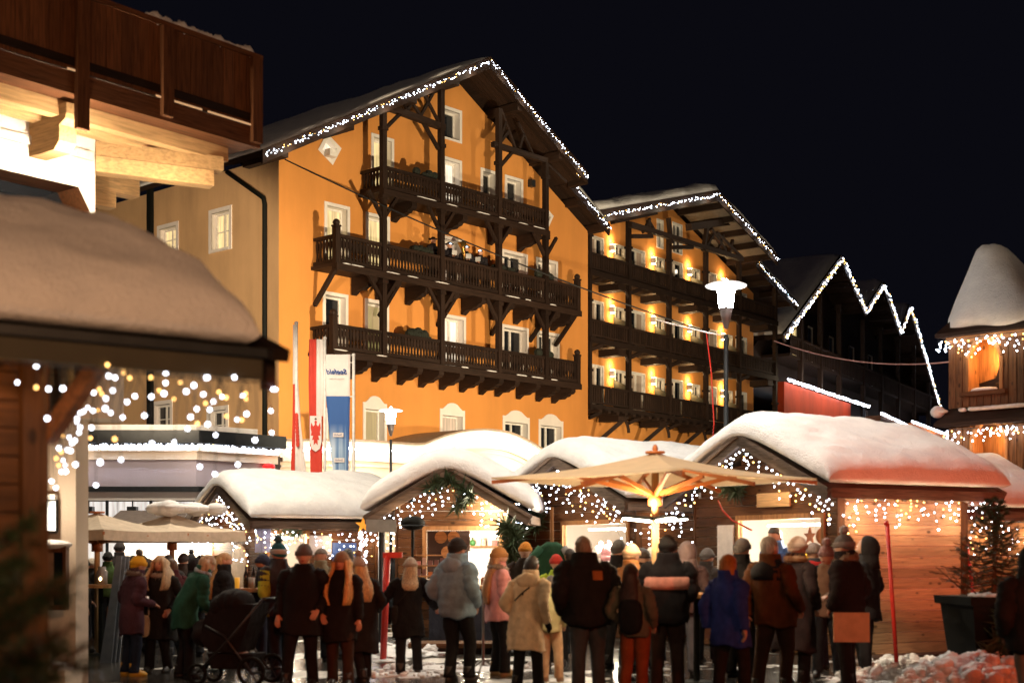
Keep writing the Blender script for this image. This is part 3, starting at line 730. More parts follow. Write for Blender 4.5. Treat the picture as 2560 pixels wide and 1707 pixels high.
# ------------------------------------------------------------------ dark chalet with three gables
KCH = 70/64
A2, D2, E2, RZ2 = frame_at(1956, 70, 3220); A2 = A2 + Vector((0, 0, CH*(1-KCH)))
hit2 = hitter(A2, D2, E2)
ch = thing('chalet', 'dark timber chalet with a zigzag of three lit gables', 'building', A2, RZ2); ch.scale = (KCH,)*3
zig = [(0, 11.2), (9.5, 16.5), (14.2, 14.45), (18.0, 16.6), (22.0, 14.4), (24.4, 16.3), (33.3, 10.6)]
m = MB(); m.prism([(-.6, 0), (33, 0), (33, 10.6)] + [(a, b-.3) for a, b in reversed(zig)] + [(-.6, 10.8)], lambda a, b, d: (a, d, b), 1.4, 14); m.obj('wall', DARKW['z'], ch)
for i in range(6):
    (a, za), (b, zb) = zig[i], zig[i+1]
    m = MB(); m.add([(a,0,za),(b,0,zb),(b,15,zb),(a,15,za),(a,0,za+.2),(b,0,zb+.2),(b,15,zb+.2),(a,15,za+.2)], [(0,3,2,1),(4,5,6,7),(0,1,5,4),(1,2,6,5),(2,3,7,6),(3,0,4,7)]); m.obj('roof', DARKW['y'], ch)
    m = MB(); m.beam((a, -.04, za-.02), (b, -.04, zb-.02), .08, .42); m.obj('verge_board', DARKW['x'], ch)
    for t in (.2, .4, .6, .8):
        s = a+(b-a)*t; z = za+(zb-za)*t; m = MB(); m.bx(s-.09, s+.09, .05, 1.39, z-.28, z-.03); m.obj('purlin', DARKW['y'], ch)
    lo = min(za, zb)
    snow_sheet((lambda s, a=a, za=za, b=b, zb=zb: za+(zb-za)*(s-a)/(b-a)+.2, a+.05, b-.05), .05, 15, .28, .35, 14, 12, i, .03, .03).obj('snow_cover', SNOW, ch, smooth=True)
for zb in (7.9, 10.7):
    m = MB(); m.bx(1.2 if zb > 10 else -.4, 31, .05, 1.39, zb-.12, zb); o = m.obj('balcony', DARKW['x'], ch)
    m = MB(); m.bx(1.2 if zb > 10 else -.4, 31, .0, .08, zb+.78, zb+.88); m.obj('rail', DARKW['x'], o)
    n = 110
    for i in range(n):
        s = -.3+i*(31.2)/n
        if zb > 10 and s < 1.4: continue
        m_ = inst('slat', SLAT, o, (s, .05, zb+.02)); m_.scale = (1.6, 1, 1.22)
for s in (3, 6.2, 9.5, 14.2, 18, 22, 26, 30):
    zt = np.interp(s, [a for a, _ in zig], [b for _, b in zig])-.35
    m = MB(); m.bx(s-.12, s+.12, -.02, .2, 4, min(zt, 14.2)); m.obj('post', DARKW['z'], ch)
for s, z, w, h, pn in [(5.6, 11.2, .9, 1.6, PANEW), (8.2, 11.2, 1, 1.9, GLASSD), (12, 11.2, 1, 1.9, GLASSD), (16, 11.2, 1.1, 1.9, GLASSD), (20, 11.2, 1.1, 1.9, GLASSD), (3.6, 8.2, 1.0, 1.6, GLASSD), (7, 8.2, 1, 1.6, GLASSD), (11, 8.2, 1, 1.6, GLASSD), (15, 8.2, 1, 1.6, GLASSD), (19, 8.2, 1, 1.6, GLASSD)]:
    window(ch, s, s+w, z, z+h, pn, y=1.36, depth=.03, border=.05, cols=1, rows=1, reveal=DARKW['z'], bm=DARKW['z'])
# red ground-floor front and its lights
REDP = plaster('red_painted_front', (.42, .045, .012), .2)
m = MB(); m.bx(-1.0, 9.9, -.4, .0, 7.0, 9.15); m.obj('red_fascia', REDP, ch)
m = MB(); m.bx(-2.2, 9.9, -.2, .0, 0, 6.99); m.obj('shop_wall', CREAM, ch)
for i in range(6):
    s = -1.8+i*1.95; m = MB(); m.bx(s, s+1.5, -.26, -.21, 4.4, 6.8); q = m.obj('window', WHITEF, ch)
    m = MB(); m.bx(s+.08, s+1.42, -.275, -.262, 4.5, 6.7); m.obj('pane', PANEC if i % 2 else PANEB, q)
m = MB(); m.bx(20.5, 33.2, -1.0, -.6, 7.6, 9.0); m.obj('red_fascia', plaster('orange_painted_fascia', (.55, .15, .03), .2), ch)
m = MB(); m.bx(14, 22.0, -.9, -.1, 7.0, 8.9); m.obj('dark_fascia', BROWNW['x'], ch)
def hp2(s, y, z): return local_to_world(A2, D2, E2, (s*KCH, y*KCH, z*KCH))
nm = ['left slope of the first chalet gable', 'right slope of the first chalet gable', 'left slope of the middle chalet gable', 'right slope of the middle chalet gable', 'left slope of the farthest chalet gable', 'long right slope of the farthest chalet gable']
for i in range(6):
    (a, za), (b, zb) = zig[i], zig[i+1]
    L = math.hypot(b-a, zb-za)
    fairy('string of lights on the ' + nm[i], [hp2(a, -.14, za), hp2(b, -.14, zb)], int(L*11), .07, seed=20+i, r=.034, warm=.3)
fairy('dense string of lights along the top of the red shop front', [hp2(-.7, -.5, 9.25), hp2(13.2, -.5, 9.3)], 330, .06, seed=30, r=.034, warm=0)
fairy('loose string of lights under the red shop front', [hp2(-.7, -.5, 6.95), hp2(10, -.5, 7.0)], 9, .05, seed=31, r=.06, warm=0)
fairy('dense string of lights on the dark fascia past the red shop front', [hp2(14.0, -.95, 9.0), hp2(21.8, -.95, 8.75)], 160, .05, seed=32, r=.035, warm=0)
fairy('dense string of lights on the orange fascia at the far end of the chalet', [hp2(20.6, -1.05, 9.1), hp2(33, -1.05, 9.0)], 260, .05, seed=33, r=.035, warm=0)
for s in (-.2, 1.6, 3.4, 5.2, 7, 8.8): lamp('red_front_string_light', 'POINT', hp2(s, -1.5, 9.2), 75, (1, .75, .5), .1)
lamp('orange_fascia_string_light', 'POINT', hp2(26, -1.6, 8.9), 80, (1, .75, .5), .1)
for i, s in enumerate((13.5, 16.5, 19.5)):
    p = hp2(s, -.1, 7.6)
    o = thing('icicle_light', 'thin upright tube light on the dark chalet balcony, %s' % ('first from the red front', 'between two others', 'farthest from the red front')[i], 'light', p, RZ2, 'tube lights on the chalet balcony')
    m = MB(); m.tube([(0, 0, 0), (0, 0, 1.9)], .03, 6); m.obj('tube', DARKG, o)
    m = MB(); m.ell((0, -.05, 1.1), .06, 6, 5); m.obj('bulb', BULB, o)

for t in (.1, .3, .5, .7, .9):        # the verge strings' own faint light on boards and soffit
    s = -1.75+(AP+1.75)*t; lamp('verge_string_light', 'POINT', hp(s, YF-.25, rz(s)-.25), 9, (1, .84, .62), .1)
    s = AP+(SM-AP)*t; lamp('verge_string_light', 'POINT', hp(s, YF-.25, rz(s)-.25), 8, (1, .84, .62), .1)
    s = -.8+(AP1+.8)*t; lamp('verge_string_light', 'POINT', hp1(s, YF1-.25, rz1(s)-.3), 9, (1, .84, .62), .1)
    s = AP1+(S1M-AP1)*t; lamp('verge_string_light', 'POINT', hp1(s, YF1-.25, rz1(s)-.3), 8, (1, .84, .62), .1)
# ------------------------------------------------------------------ white shop with a wavy cornice in front of the hotel
YC = -2.0
ws = thing('shop', 'white shop front with a wavy cornice below the orange facade', 'shop', A0, RZ0)
cp = [hit(u, v, YC) for u, v in [(700, 1098), (880, 1099), (960, 1104), (1036, 1108), (1070, 1097), (1103, 1085), (1150, 1075), (1192, 1072), (1225, 1074), (1259, 1080), (1290, 1092), (1320, 1108), (1360, 1132), (1400, 1146), (1470, 1150)]]
fine = []
for i in range(len(cp)-1):
    for k in range(4):
        t = k/4
        p0 = cp[max(i-1, 0)]; p1 = cp[i]; p2 = cp[i+1]; p3 = cp[min(i+2, len(cp)-1)]
        f = lambda q: .5*((2*p1[q])+(-p0[q]+p2[q])*t+(2*p0[q]-5*p1[q]+4*p2[q]-p3[q])*t*t+(-p0[q]+3*p1[q]-3*p2[q]+p3[q])*t**3)
        fine.append((f(0), f(1)))
fine.append(cp[-1])
def band(lo, hi, y0, y1):
    m = MB()
    for (a, za), (b, zb) in zip(fine, fine[1:]):
        m.add([(a,y0,za+lo),(b,y0,zb+lo),(b,y1,zb+lo),(a,y1,za+lo),(a,y0,za+hi),(b,y0,zb+hi),(b,y1,zb+hi),(a,y1,za+hi)], [(0,3,2,1),(4,5,6,7),(0,1,5,4),(2,3,7,6)])
    return m
band(-.06, .0, YC-.3, -.01).obj('roof_edge', plain('tan_flashing', (.30, .22, .15), .6), ws); band(-.20, -.062, YC-.22, YC+.1).obj('cornice', CREAM, ws)
band(-.62, -.50, YC-.12, YC+.1).obj('moulding', CREAM, ws); band(-.78, -.70, YC-.06, YC+.1).obj('moulding', CREAM, ws)
m = MB(); m.prism([(fine[0][0], 0), (fine[-1][0], 0)] + [(a, z-.202) for a, z in reversed(fine)], lambda a, b, d: (a, d, b), YC, YC+.15); m.obj('wall', CREAM, ws)
fairy('dense string of lights along the wavy cornice of the white shop', [hp(a, YC-.28, z-.30) for a, z in fine], 560, .06, seed=41, r=.026, warm=.05)
for s in (1.5, 5, 8.3): lamp('cornice_string_light', 'POINT', hp(s, YC-.6, 3.9 + .3), 14, (1, .8, .55), .15)
lamp('shop_front_floodlight', 'POINT', hp(7.6, YC-1.3, 4.45), 80, (1, .86, .68), .12)

# ------------------------------------------------------------------ lavender shop on the left
P1 = G(490, 37); dvec = D0
ls = thing('shop', 'pale lavender corner shop with lit windows under a dark canopy', 'shop', P1, 0)
x0 = -9.5; an = math.atan2(D0.y, D0.x); ca, sa = math.cos(an), math.sin(an)
def two(name, y0, y1, z0, z1, m_, ext=2.6):          # a band that turns the corner
    m = MB()
    def pt(s, o): # s<0 along the image-parallel front; s>0 along the slanting front; o outwards
        if s <= 0: return (s, -o)
        return (s*ca + o*sa, s*sa - o*ca)
    tc = (o_ := None)
    k = math.tan(an/2)
    rows = []
    for o in (y0, y1):
        rows.append([(x0, -o), (o*k, -o), (ext*ca + o*sa, ext*sa - o*ca)])
    vs = []
    for z in (z0, z1):
        for r_ in rows: vs += [(a, b, z) for a, b in r_]
    q = lambda zi, oi, i: zi*6+oi*3+i
    fs = []
    for i in (0, 1):
        fs += [(q(0,0,i),q(0,0,i+1),q(1,0,i+1),q(1,0,i)), (q(0,1,i),q(0,1,i+1),q(1,1,i+1),q(1,1,i)), (q(0,0,i),q(0,0,i+1),q(0,1,i+1),q(0,1,i)), (q(1,0,i),q(1,0,i+1),q(1,1,i+1),q(1,1,i))]
    fs += [(q(0,0,0),q(0,1,0),q(1,1,0),q(1,0,0)), (q(0,0,2),q(0,1,2),q(1,1,2),q(1,0,2))]
    m.add(vs, fs); return m.obj(name, m_, ls)
two('roof_edge', -3, .35, 4.42, 4.75, DARKG, 2.7); two('cornice', -.1, .22, 4.22, 4.36, CREAM); two('cornice', -.1, .12, 4.0, 4.219, CREAM)
two('fascia', -.15, .0, 3.30, 3.999, LAV); two('canopy', -.1, .28, 3.17, 3.299, DARKG); two('plinth', -.15, .0, 0, .6, LAV)
two('shop_wall', -.15, -.002, 2.95, 3.169, WHITEP)
shopglow = pane_glow('shop_interior', (1, .93, .86), .95)
m = MB(); m.bx(x0, -.1, .9, .95, .6, 2.95); m.obj('back_wall', shopglow, ls)
m = MB(); m.add([(0,.9,.6),(2.6*ca-.6*sa,2.6*sa+.6*ca,.6),(2.6*ca-.6*sa,2.6*sa+.6*ca,2.95),(0,.9,2.95)], [(0,1,2,3)]); m.obj('back_wall', shopglow, ls)
for x in (-8.9, -7.5, -6.1, -4.6, -3.45, -2.32, -1.18, -.03):
    m = MB(); m.bx(x-.035, x+.035, -.0, .06, .6, 2.949); m.obj('mullion', DARKG, ls)
for s in (.9, 1.8, 2.55):
    m = MB(); m.bx(s*ca-.035, s*ca+.035, s*sa, s*sa+.06, .6, 2.949); m.obj('mullion', DARKG, ls)
two('snow_cover', -2.6, .0, 4.752, 4.92, SNOW, 2.0)
for x in (-2.9, -1.75, -.75):
    m = MB(); m.bx(x-.12, x+.12, .25, .5, 2.62, 2.8); m.tube([(x, .37, 2.8), (x, .37, 2.95)], .02, 5); m.obj('ceiling_spot', DARKG, ls)
fairy('dense string of lights under the dark roof edge of the lavender shop', [P1+Vector((x0, -.3, 4.34)), P1+Vector((.13, -.3, 4.34)), P1+Vector((2.6*ca+.3*sa, 2.6*sa-.3*ca, 4.34))], 420, .045, seed=42, r=.024, warm=.05)
for x in (-6, -3, 0): lamp('cornice_string_light', 'POINT', P1+Vector((x, -.7, 4.1)), 12, (1, .82, .62), .12)
# small red lamp at the corner of the lavender shop
m = MB(); m.tube([(0,0,0),(0,0,.35)], .13, 10); 
o = thing('warning_light', 'small red beacon cap on a white box at the shop corner', 'beacon', W(672, 1200, 38.5)+Vector((0, 0, 0)), 0)
m.obj('housing', WHITEF, o); q = MB(); q.ell((0, 0, .37), (.17, .17, .09), 10, 6); q.obj('cap', glow('red_beacon', (1, .02, .02), 1.2), o)

# ------------------------------------------------------------------ banner flags
def text_mesh(body, size, m, shear=0., extrude=0.0, bold=0.):
    cu = bpy.data.curves.new('lettering', 'FONT'); cu.body = body; cu.size = size; cu.align_x = 'CENTER'; cu.align_y = 'CENTER'; cu.shear = shear; cu.extrude = extrude; cu.offset = bold
    o = bpy.data.objects.new('lettering', cu); col.objects.link(o)
    dg = bpy.context.evaluated_depsgraph_get(); me = bpy.data.meshes.new_from_object(o.evaluated_get(dg))
    bpy.data.objects.remove(o); me.name = 'lettering'; me.materials.clear(); me.materials.append(m); return me
def cloth(name, m_, parent, edges, th=.006, wav=.02, ph=0):
    """edges: list of (z, xl, xr); local x across, thin in y with waves"""
    n = len(edges); k = 9; vs = []
    for sgn in (-1, 1):
        for z, xl, xr in edges:
            for i in range(k):
                t = i/(k-1); vs.append((xl+(xr-xl)*t, sgn*th + wav*math.sin(t*7+z*1.3+ph), z))
    fs = []
    N = n*k
    for b in (0, N):
        for j in range(n-1):
            for i in range(k-1):
                a = b+j*k+i; fs.append((a, a+1, a+1+k, a+k))
    for j in range(n-1):
        for i in (0, k-1): a = j*k+i; fs.append((a, a+k, a+k+N, a+N))
    q = MB(); q.add(vs, fs); return q.obj(name, m_, parent, smooth=True)
FW = plain('white_flag_cloth', (.74, .68, .64), .8, 0, .06, 4, .1); FR = plain('red_flag_cloth', (.56, .045, .025), .8, 0, .12, 4, .1)
def interp_edges(rows, z0, z1, f0, f1, n=14):
    zs = [r_[0] for r_ in rows]; out = []
    for i in range(n+1):
        z = z0+(z1-z0)*i/n
        xl = np.interp(z, zs, [r_[1] for r_ in rows]); xr = np.interp(z, zs, [r_[2] for r_ in rows])
        out.append((z, xl+(xr-xl)*f0, xl+(xr-xl)*f1))
    return out
YF_ = 33.
def fx(u, u0): return (u-u0)/FP*YF_
def fz(v): return CH+(HY-v)/FP*YF_
def flag(label, upole, vtop, rows):
    p = G(upole, YF_); o = thing('banner_flag', label, 'flag', p, 0, 'banner flags in front of the hotel')
    m = MB(); m.tube([(0, 0, 0), (0, 0, fz(vtop))], .035, 8); m.ell((0, 0, fz(vtop)), .05, 8, 5); m.obj('pole', WHITEF, o, smooth=True)
    rr = sorted([(fz(v), fx(a, upole), fx(b, upole)) for v, a, b in rows]); return o, rr
# edge-on flag
o, rr = flag('red and white banner hanging edge-on, leftmost of the three flags', 741, 808, [(812, 732, 740), (900, 732, 742), (1000, 732, 748), (1060, 731, 752), (1130, 729, 760), (1200, 727, 768), (1330, 727, 770)])
z0, z1 = rr[0][0], rr[-1][0]
cloth('white_stripe', FW, o, interp_edges(rr, z0, z1, .42, 1.0)); cloth('red_stripe', FR, o, interp_edges(rr, z0, fz(960), 0, .42)); cloth('white_edge', FW, o, interp_edges(rr, fz(960), z1, 0, .42))
q = MB(); ed = interp_edges(rr, fz(1110), fz(1030), .35, .75, 8)
for i in range(8): q.ell(((ed[i][1]+ed[i][2])/2, -.05, ed[i][0]), (.045, .012, .075), 7, 5)
q.obj('emblem', FR, o)
# red-white flag with the eagle
o, rr = flag('red and white banner with a red eagle on a white shield', 812, 846, [(848, 773, 808), (950, 771, 808), (1050, 773, 807), (1200, 777, 805), (1330, 778, 803)])
z0, z1 = rr[0][0], rr[-1][0]
cloth('red_stripe', FR, o, interp_edges(rr, fz(1040), z1, 0, .52), ph=1); cloth('white_stripe', FW, o, interp_edges(rr, fz(1040), z1, .52, 1), ph=1)
cloth('red_stripe', FR, o, interp_edges(rr, z0, fz(1040), 0, 1), ph=1)
sh_ = []
zc = fz(1083); w = .135; xm = fx(790, 812)
poly = [(-w, .40), (w, .40), (w, -.2), (w*.7, -.36), (0, -.43), (-w*.7, -.36), (-w, -.2)]
q = MB(); q.prism(poly, lambda a, b, d: (xm+a, d, zc+b), -.052, -.045); q.obj('shield', FW, o)
eagle = [(0, .30), (.03, .27), (.02, .20), (.06, .16), (.11, .25), (.125, .12), (.10, .02), (.12, -.05), (.06, -.06), (.09, -.16), (.045, -.15), (.05, -.28), (0, -.22)]
poly = eagle + [(-a, b) for a, b in reversed(eagle[1:-1])]
q = MB(); q.prism(poly, lambda a, b, d: (xm+a*.95, d, zc+b), -.060, -.053); q.obj('eagle_emblem', FR, o)
q = MB(); q.ell((xm, -.063, zc+.33), (.03, .006, .022), 6, 4); q.obj('crown', plain('dark_gold', (.10, .07, .04), .6), o)
# tourist banner, seen from behind
o, rr = flag('white and blue lettered banner seen from behind, rightmost of the three flags', 884, 888, [(886, 811, 876), (990, 815, 875), (1100, 824, 873), (1200, 834, 870), (1330, 838, 868)])
z0, z1 = rr[0][0], rr[-1][0]
cloth('white_field', FW, o, interp_edges(rr, fz(990), z1, 0, 1), ph=2, wav=.012)
def blue_mat():
    m, nt, b = base('blue_banner_print')
    tc = nn(nt, 'ShaderNodeTexCoord'); sp = nn(nt, 'ShaderNodeSeparateXYZ'); nt.links.new(tc.outputs['Generated'], sp.inputs[0])
    n = nn(nt, 'ShaderNodeTexNoise'); n.inputs['Scale'].default_value = 1.6; mp = nn(nt, 'ShaderNodeMapping'); mp.inputs['Scale'].default_value = (3.2, 0, .25)
    nt.links.new(tc.outputs['Generated'], mp.inputs[0]); nt.links.new(mp.outputs[0], n.inputs['Vector'])
    st = ramp(nt, n.outputs['Fac'], [(.42, (.035, .11, .33)), (.5, (.22, .36, .55)), (.62, (.5, .62, .74))])
    top = ramp(nt, sp.outputs['Z'], [(.62, (0, 0, 0)), (.80, (1, 1, 1))])
    mx = nn(nt, 'ShaderNodeMix', data_type='RGBA'); nt.links.new(top, mx.inputs['Factor']); nt.links.new(st, mx.inputs['A']); mx.inputs['B'].default_value = (.035, .11, .33, 1)
    nt.links.new(mx.outputs['Result'], b.inputs['Base Color']); b.inputs['Roughness'].default_value = .8; return m
cloth('blue_field', blue_mat(), o, interp_edges(rr, z0, fz(990), 0, 1), ph=2, wav=.012)
BLUEP = plain('blue_print', (.03, .08, .26), .8, bmp=0)
xm = fx(843, 884)
inst('lettering', text_mesh('Seefeld', .165, BLUEP, .25, .001, .004), o, (xm, -.032, fz(930)), (R(90), 0, R(180)))
inst('lettering', text_mesh('TIROLS HOCHPLATEAU', .034, plain('grey_print', (.3, .28, .3), .8), 0, .001), o, (xm, -.032, fz(947)), (R(90), 0, R(180)))
for v in (1087, 1150, 1182):
    q = MB(); q.bx(-.12, .12, -.04, -.036, -.05, .05); f_ = q.obj('white_label', FW, o); f_.location = (fx(846+(v-1087)*.04, 884), 0, fz(v))
    inst('lettering', text_mesh('Seefeld', .062, BLUEP, .2, .001), f_, (0, -.044, 0), (R(90), 0, R(180)))
m = MB(); m.bx(fx(874, 884), .02, -.012, .012, fz(907), fz(905)); m.bx(fx(874, 884), .02, -.012, .012, fz(992), fz(990)); m.obj('arm', WHITEF, o)

# ------------------------------------------------------------------ street lamps
def street_lamp(label, p, zcap, k, power):
    o = thing('street_lamp', label, 'street lamp', p, 0, 'street lamps with a disc top')
    m = MB(); m.tube([(0,0,0),(0,0,.5),(0,0,.52),(0,0,zcap-1.25*k)], [.11*k,.10*k,.07*k,.055*k], 12); m.obj('pole', DARKG, o, smooth=True)
    m = MB(); m.tube([(0,0,zcap-1.10*k),(0,0,zcap-.58*k)], [.055*k,.175*k], 14); m.obj('lower_cone', plain('frosted_cone', (.10, .085, .085), .3), o, smooth=True)
    m = MB(); m.tube([(0,0,zcap-.578*k),(0,0,zcap-.06*k)], [.17*k,.225*k], 16); m.obj('lantern_glass', LAMPW, o, smooth=True)
    m = MB(); m.loft([[(r_*math.cos(a), r_*math.sin(a), z) for a in [2*math.pi*i/24 for i in range(24)]] for r_, z in ((.05*k, zcap-.058*k), (.5*k, zcap-.05*k), (.52*k, zcap-.02*k), (.4*k, zcap+.03*k), (.08*k, zcap+.08*k))]); m.obj('disc_top', glow('lit_disc', (1, .96, .9), 1.3), o, smooth=True)
    m = MB(); m.ell((0, 0, zcap+.10*k), .045*k, 8, 6); m.obj('finial', LAMPW, o, smooth=True)  # glowing ball stands for the flare above the lantern
street_lamp('tall street lamp with a glowing disc top behind the right-hand market huts', G(1815, 26), CH+(HY-712)/FP*26, .73, 520)
street_lamp('smaller street lamp in front of the orange hotel, beside the blue banner', G(977, 40), CH+(HY-1025)/FP*40, .66, 420)

# ------------------------------------------------------------------ market huts
def hut(label, corner, rdir, W_, D_, zE, zR, oh=.32, ohf=.45, T=.45, front=None, right=None, tone=OLDW, side_tone=None, back_ext=.5, seed=1, inner=WHITEP, lit=220, litcol=(1, .86, .64), lean=0., peak=0.):
    y_ = Vector((rdir[0], rdir[1], 0)).normalized(); x_ = Vector((y_.y, -y_.x, 0))
    org = Vector((corner[0], corner[1], 0)) - x_*(W_/2)
    o = thing('market_hut', label, 'market hut', org, math.atan2(x_.y, x_.x), 'market huts')
    side_tone = side_tone or tone
    h = W_/2; sl = (zR-zE)/h
    rnd_ = random.Random(seed)
    ph = .165; th = .035
    def row_ints(a, b, z0, z1, op):
        if op and z0 < op[3]-.01 and z1 > op[2]+.01:
            r_ = []
            if op[0]-a > .03: r_.append((a, op[0]))
            if b-op[1] > .03: r_.append((op[1], b))
            return r_
        return [(a, b)]
    z = .05; k = 0
    while z < zR-.1:
        z1 = z+ph-.010
        if z1 <= zE+.001: xs = (-h, h)
        else: hh = h-(max(z1, zE)-zE)/sl-.02; xs = (-hh, hh)
        if xs[1]-xs[0] < .2: break
        for a, b in row_ints(xs[0], xs[1], z, z1, front):
            m = MB(); p = rnd_.uniform(0, .007); m.bx(a, b, -th-p, -.001, z, z1); m.obj('plank', tone['x'], o)
        if z1 <= zE+.05:
            for a, b in row_ints(.0, D_, z, z1, right):
                m = MB(); p = rnd_.uniform(0, .007); m.bx(h+.001, h+th+p, a, b, z, z1); m.obj('plank', side_tone['y'], o)
            m = MB(); m.bx(-h-th, -h-.001, 0, D_, z, z1); m.obj('plank', side_tone['y'], o)
            m = MB(); m.bx(-h, h, D_+.001, D_+th, z, z1); m.obj('plank', tone['x'], o)
        z += ph; k += 1
    # inner lining
    def lin(fn, a, b, op, name):
        lp = [[(a, 0), (b, 0), (b, zE), (a, zE)]]
        if op: lp.append([(op[0], op[2]), (op[1], op[2]), (op[1], op[3]), (op[0], op[3])])
        fl, tr_ = tess(lp)
        me = bpy.data.meshes.new(name); me.from_pydata([fn(p[0], p[1]) for p in fl], [], tr_); me.materials.append(inner); inst(name, me, o)
    lin(lambda a, b: (a, .012, b), -h+.01, h-.01, front, 'lining'); lin(lambda a, b: (h-.012, a, b), .01, D_-.01, right, 'lining')
    lin(lambda a, b: (a, D_-.012, b), -h+.01, h-.01, None, 'lining'); lin(lambda a, b: (-h+.012, a, b), .01, D_-.01, None, 'lining')
    m = MB(); m.bx(-h+.012, h-.012, .012, D_-.012, .0, .06); m.obj('floor', BROWNW['x'], o)
    m = MB(); m.bx(-h+.02, h-.02, .02, D_-.02, zE-.03, zE-.01); m.obj('ceiling', PINEW['x'], o)
    for x in (-h, h):                                       # corner posts
        for y in (0, D_):
            m = MB(); sx = 1 if x > 0 else -1; sy = 1 if y > 0 else -1
            m.bx(min(x+sx*.012, x+sx*.055), max(x+sx*.012, x+sx*.055), min(y+sy*.05, y-sy*.09), max(y+sy*.05, y-sy*.09), 0, zE+.0); m.obj('corner_post', tone['z'], o)
    for op, ax in ((front, 0), (right, 1)):                  # opening trim, counter
        if not op: continue
        a, b, c, d = op
        def BX(m, p0, p1, q0, q1, z0, z1):
            if ax == 0: m.bx(p0, p1, q0, q1, z0, z1)
            else: m.bx(h-q1, h-q0, p0, p1, z0, z1)
        for (p0, p1, z0, z1) in ((a-.07, a+.0, c, d), (b-.0, b+.07, c, d), (a-.07, b+.07, d, d+.08)):
            m = MB(); BX(m, p0, p1, -.075, .02, z0, z1); m.obj('trim', PINEW['z'], o)
        m = MB(); BX(m, a-.1, b+.1, -.30, .25, c-.05, c); m.obj('counter', PINEW['x'], o)
        m = MB(); BX(m, a+.05, b-.05, .5, .53, d-.1, d-.06); m.obj('led_strip', LED, o)
        for zz in (c+.35, c+.7):
            m = MB()
            if ax == 0: m.bx(a, b, D_-.35, D_-.02, zz, zz+.03)
            else: m.bx(-h+.02, -h+.3, a, b, zz, zz+.03)
            m.obj('shelf', PINEW['x'], o)
        l = lamp('stall_light', 'POINT', (0, 0, 0), lit, litcol, .12); l.parent = o
        l.location = ((a+b)/2, .45, d-.2) if ax == 0 else (h-.45, (a+b)/2, d-.2)
    # roof slabs, barge boards, rafter ends, snow
    rz_ = lambda x: zR-abs(x-peak)*((zR-zE)/h)
    X = h+oh; y0 = -ohf; y1 = D_+back_ext
    for sg in (-1, 1):
        m = MB(); vs = [(0,y0,rz_(0)),(sg*X,y0,rz_(X)),(sg*X,y1,rz_(X)),(0,y1,rz_(0))]; m.add(vs+[(a,b,c+.06) for a,b,c in vs], [(0,3,2,1),(4,5,6,7),(0,1,5,4),(1,2,6,5),(2,3,7,6),(3,0,4,7)]); m.obj('roof', GREYW['y'], o)
        for y in (y0-.03, y1+.03):
            m = MB(); m.beam((0, y, zR-.03), (sg*(X+.02), y, rz_(X)-.03), .05, .19); m.obj('barge_board', GREYW['x'], o)
            m = MB(); m.beam((0, y-(.035 if y < 0 else -.035), zR+.045), (sg*(X+.04), y-(.035 if y < 0 else -.035), rz_(X)+.045), .03, .06); m.obj('barge_strip', GREYW['x'], o)
        m = MB(); m.bx(min(sg*X, sg*(X+.04)), max(sg*X, sg*(X+.04)), y0, y1, rz_(X)-.08, rz_(X)+.07); m.obj('eave_board', GREYW['y'], o)
        n = 6
        for i in range(n):
            y = .2+(D_-.4)*i/(n-1); m = MB(); m.beam((sg*(h+.04), y, rz_(h)-.07), (sg*(X-.02), y, rz_(X)-.06), .07, .10); m.obj('rafter_end', GREYW['x'], o)
    sn = snow_sheet((lambda x: zR+.06 - ((math.sqrt((x-peak)**2+.16)-.25))*sl if True else 0, -X-.04, X+.04), y0-.03, y1+.03, T, T*.95, 70, 56, seed, .024, .10)
    sn.obj('snow_cover', SNOW, o, smooth=True)
    o['_'] = 0; del o['_']
    def loc(x, y, z): return org + x_*x + y_*y + Vector((0, 0, z))
    return o, loc, dict(h=h, X=X, zE=zE, zR=zR, rz=rz_, y0=y0, y1=y1, D=D_)

hD, LD, KD = hut('big market hut with a red-lit snow roof and a knotty side wall', (4.88, 21.3), (.874, .485), 3.5, 2.6, 2.62, 3.42, front=(-.55, 1.45, 1.05, 2.12), seed=11, T=.42, tone=OLDW, side_tone=SPRUCEW, lit=420)
hC, LC, KC = hut('market hut behind the big parasol selling knitted hats', (2.22, 25.42), (.85, .53), 3.9, 3.4, 2.55, 3.36, front=(-.3, 1.74, 1.0, 2.12), seed=12, T=.42, lit=380)
hB, LB, KB = hut('market hut with a wide front gable facing the plaza, beside the lamp post', (-.15, 26.0), (.10, .995), 1.95, 2.6, 2.5, 3.1, oh=.5, front=(-.45, .9, 1.0, 2.0), seed=13, T=.46, lit=420)
hA, LA, KA = hut('low market hut with a long snow pillow, left of the others', (-5.0, 29.0), (.85, .53), 3.0, 2.5, 2.3, 2.98, right=(.05, .85, 1.05, 1.98), seed=14, T=.42, lit=380, back_ext=.75)
hE, LE, KE = hut('market hut at the far right behind the potted fir', (7.62, 24.1), (.874, .485), 2.2, 1.85, 2.38, 2.95, seed=15, T=.42, tone=PINEW, back_ext=.15, ohf=.38)
fairy('icicle lights along the side eave of the big hut with the knotty wall', [LD(KD['X']-.05, y, KD['rz'](KD['X'])-.05) for y in (KD['y0'], KD['y1']+.1)], 90, 0, drop=.62, seed=51)
fairy('icicle lights on the front gable of the big hut with the knotty wall', [LD(-KD['X'], KD['y0'], KD['rz'](KD['X'])-.12), LD(0, KD['y0'], KD['zR']-.15), LD(KD['X'], KD['y0'], KD['rz'](KD['X'])-.12)], 105, 0, drop=.55, seed=52)
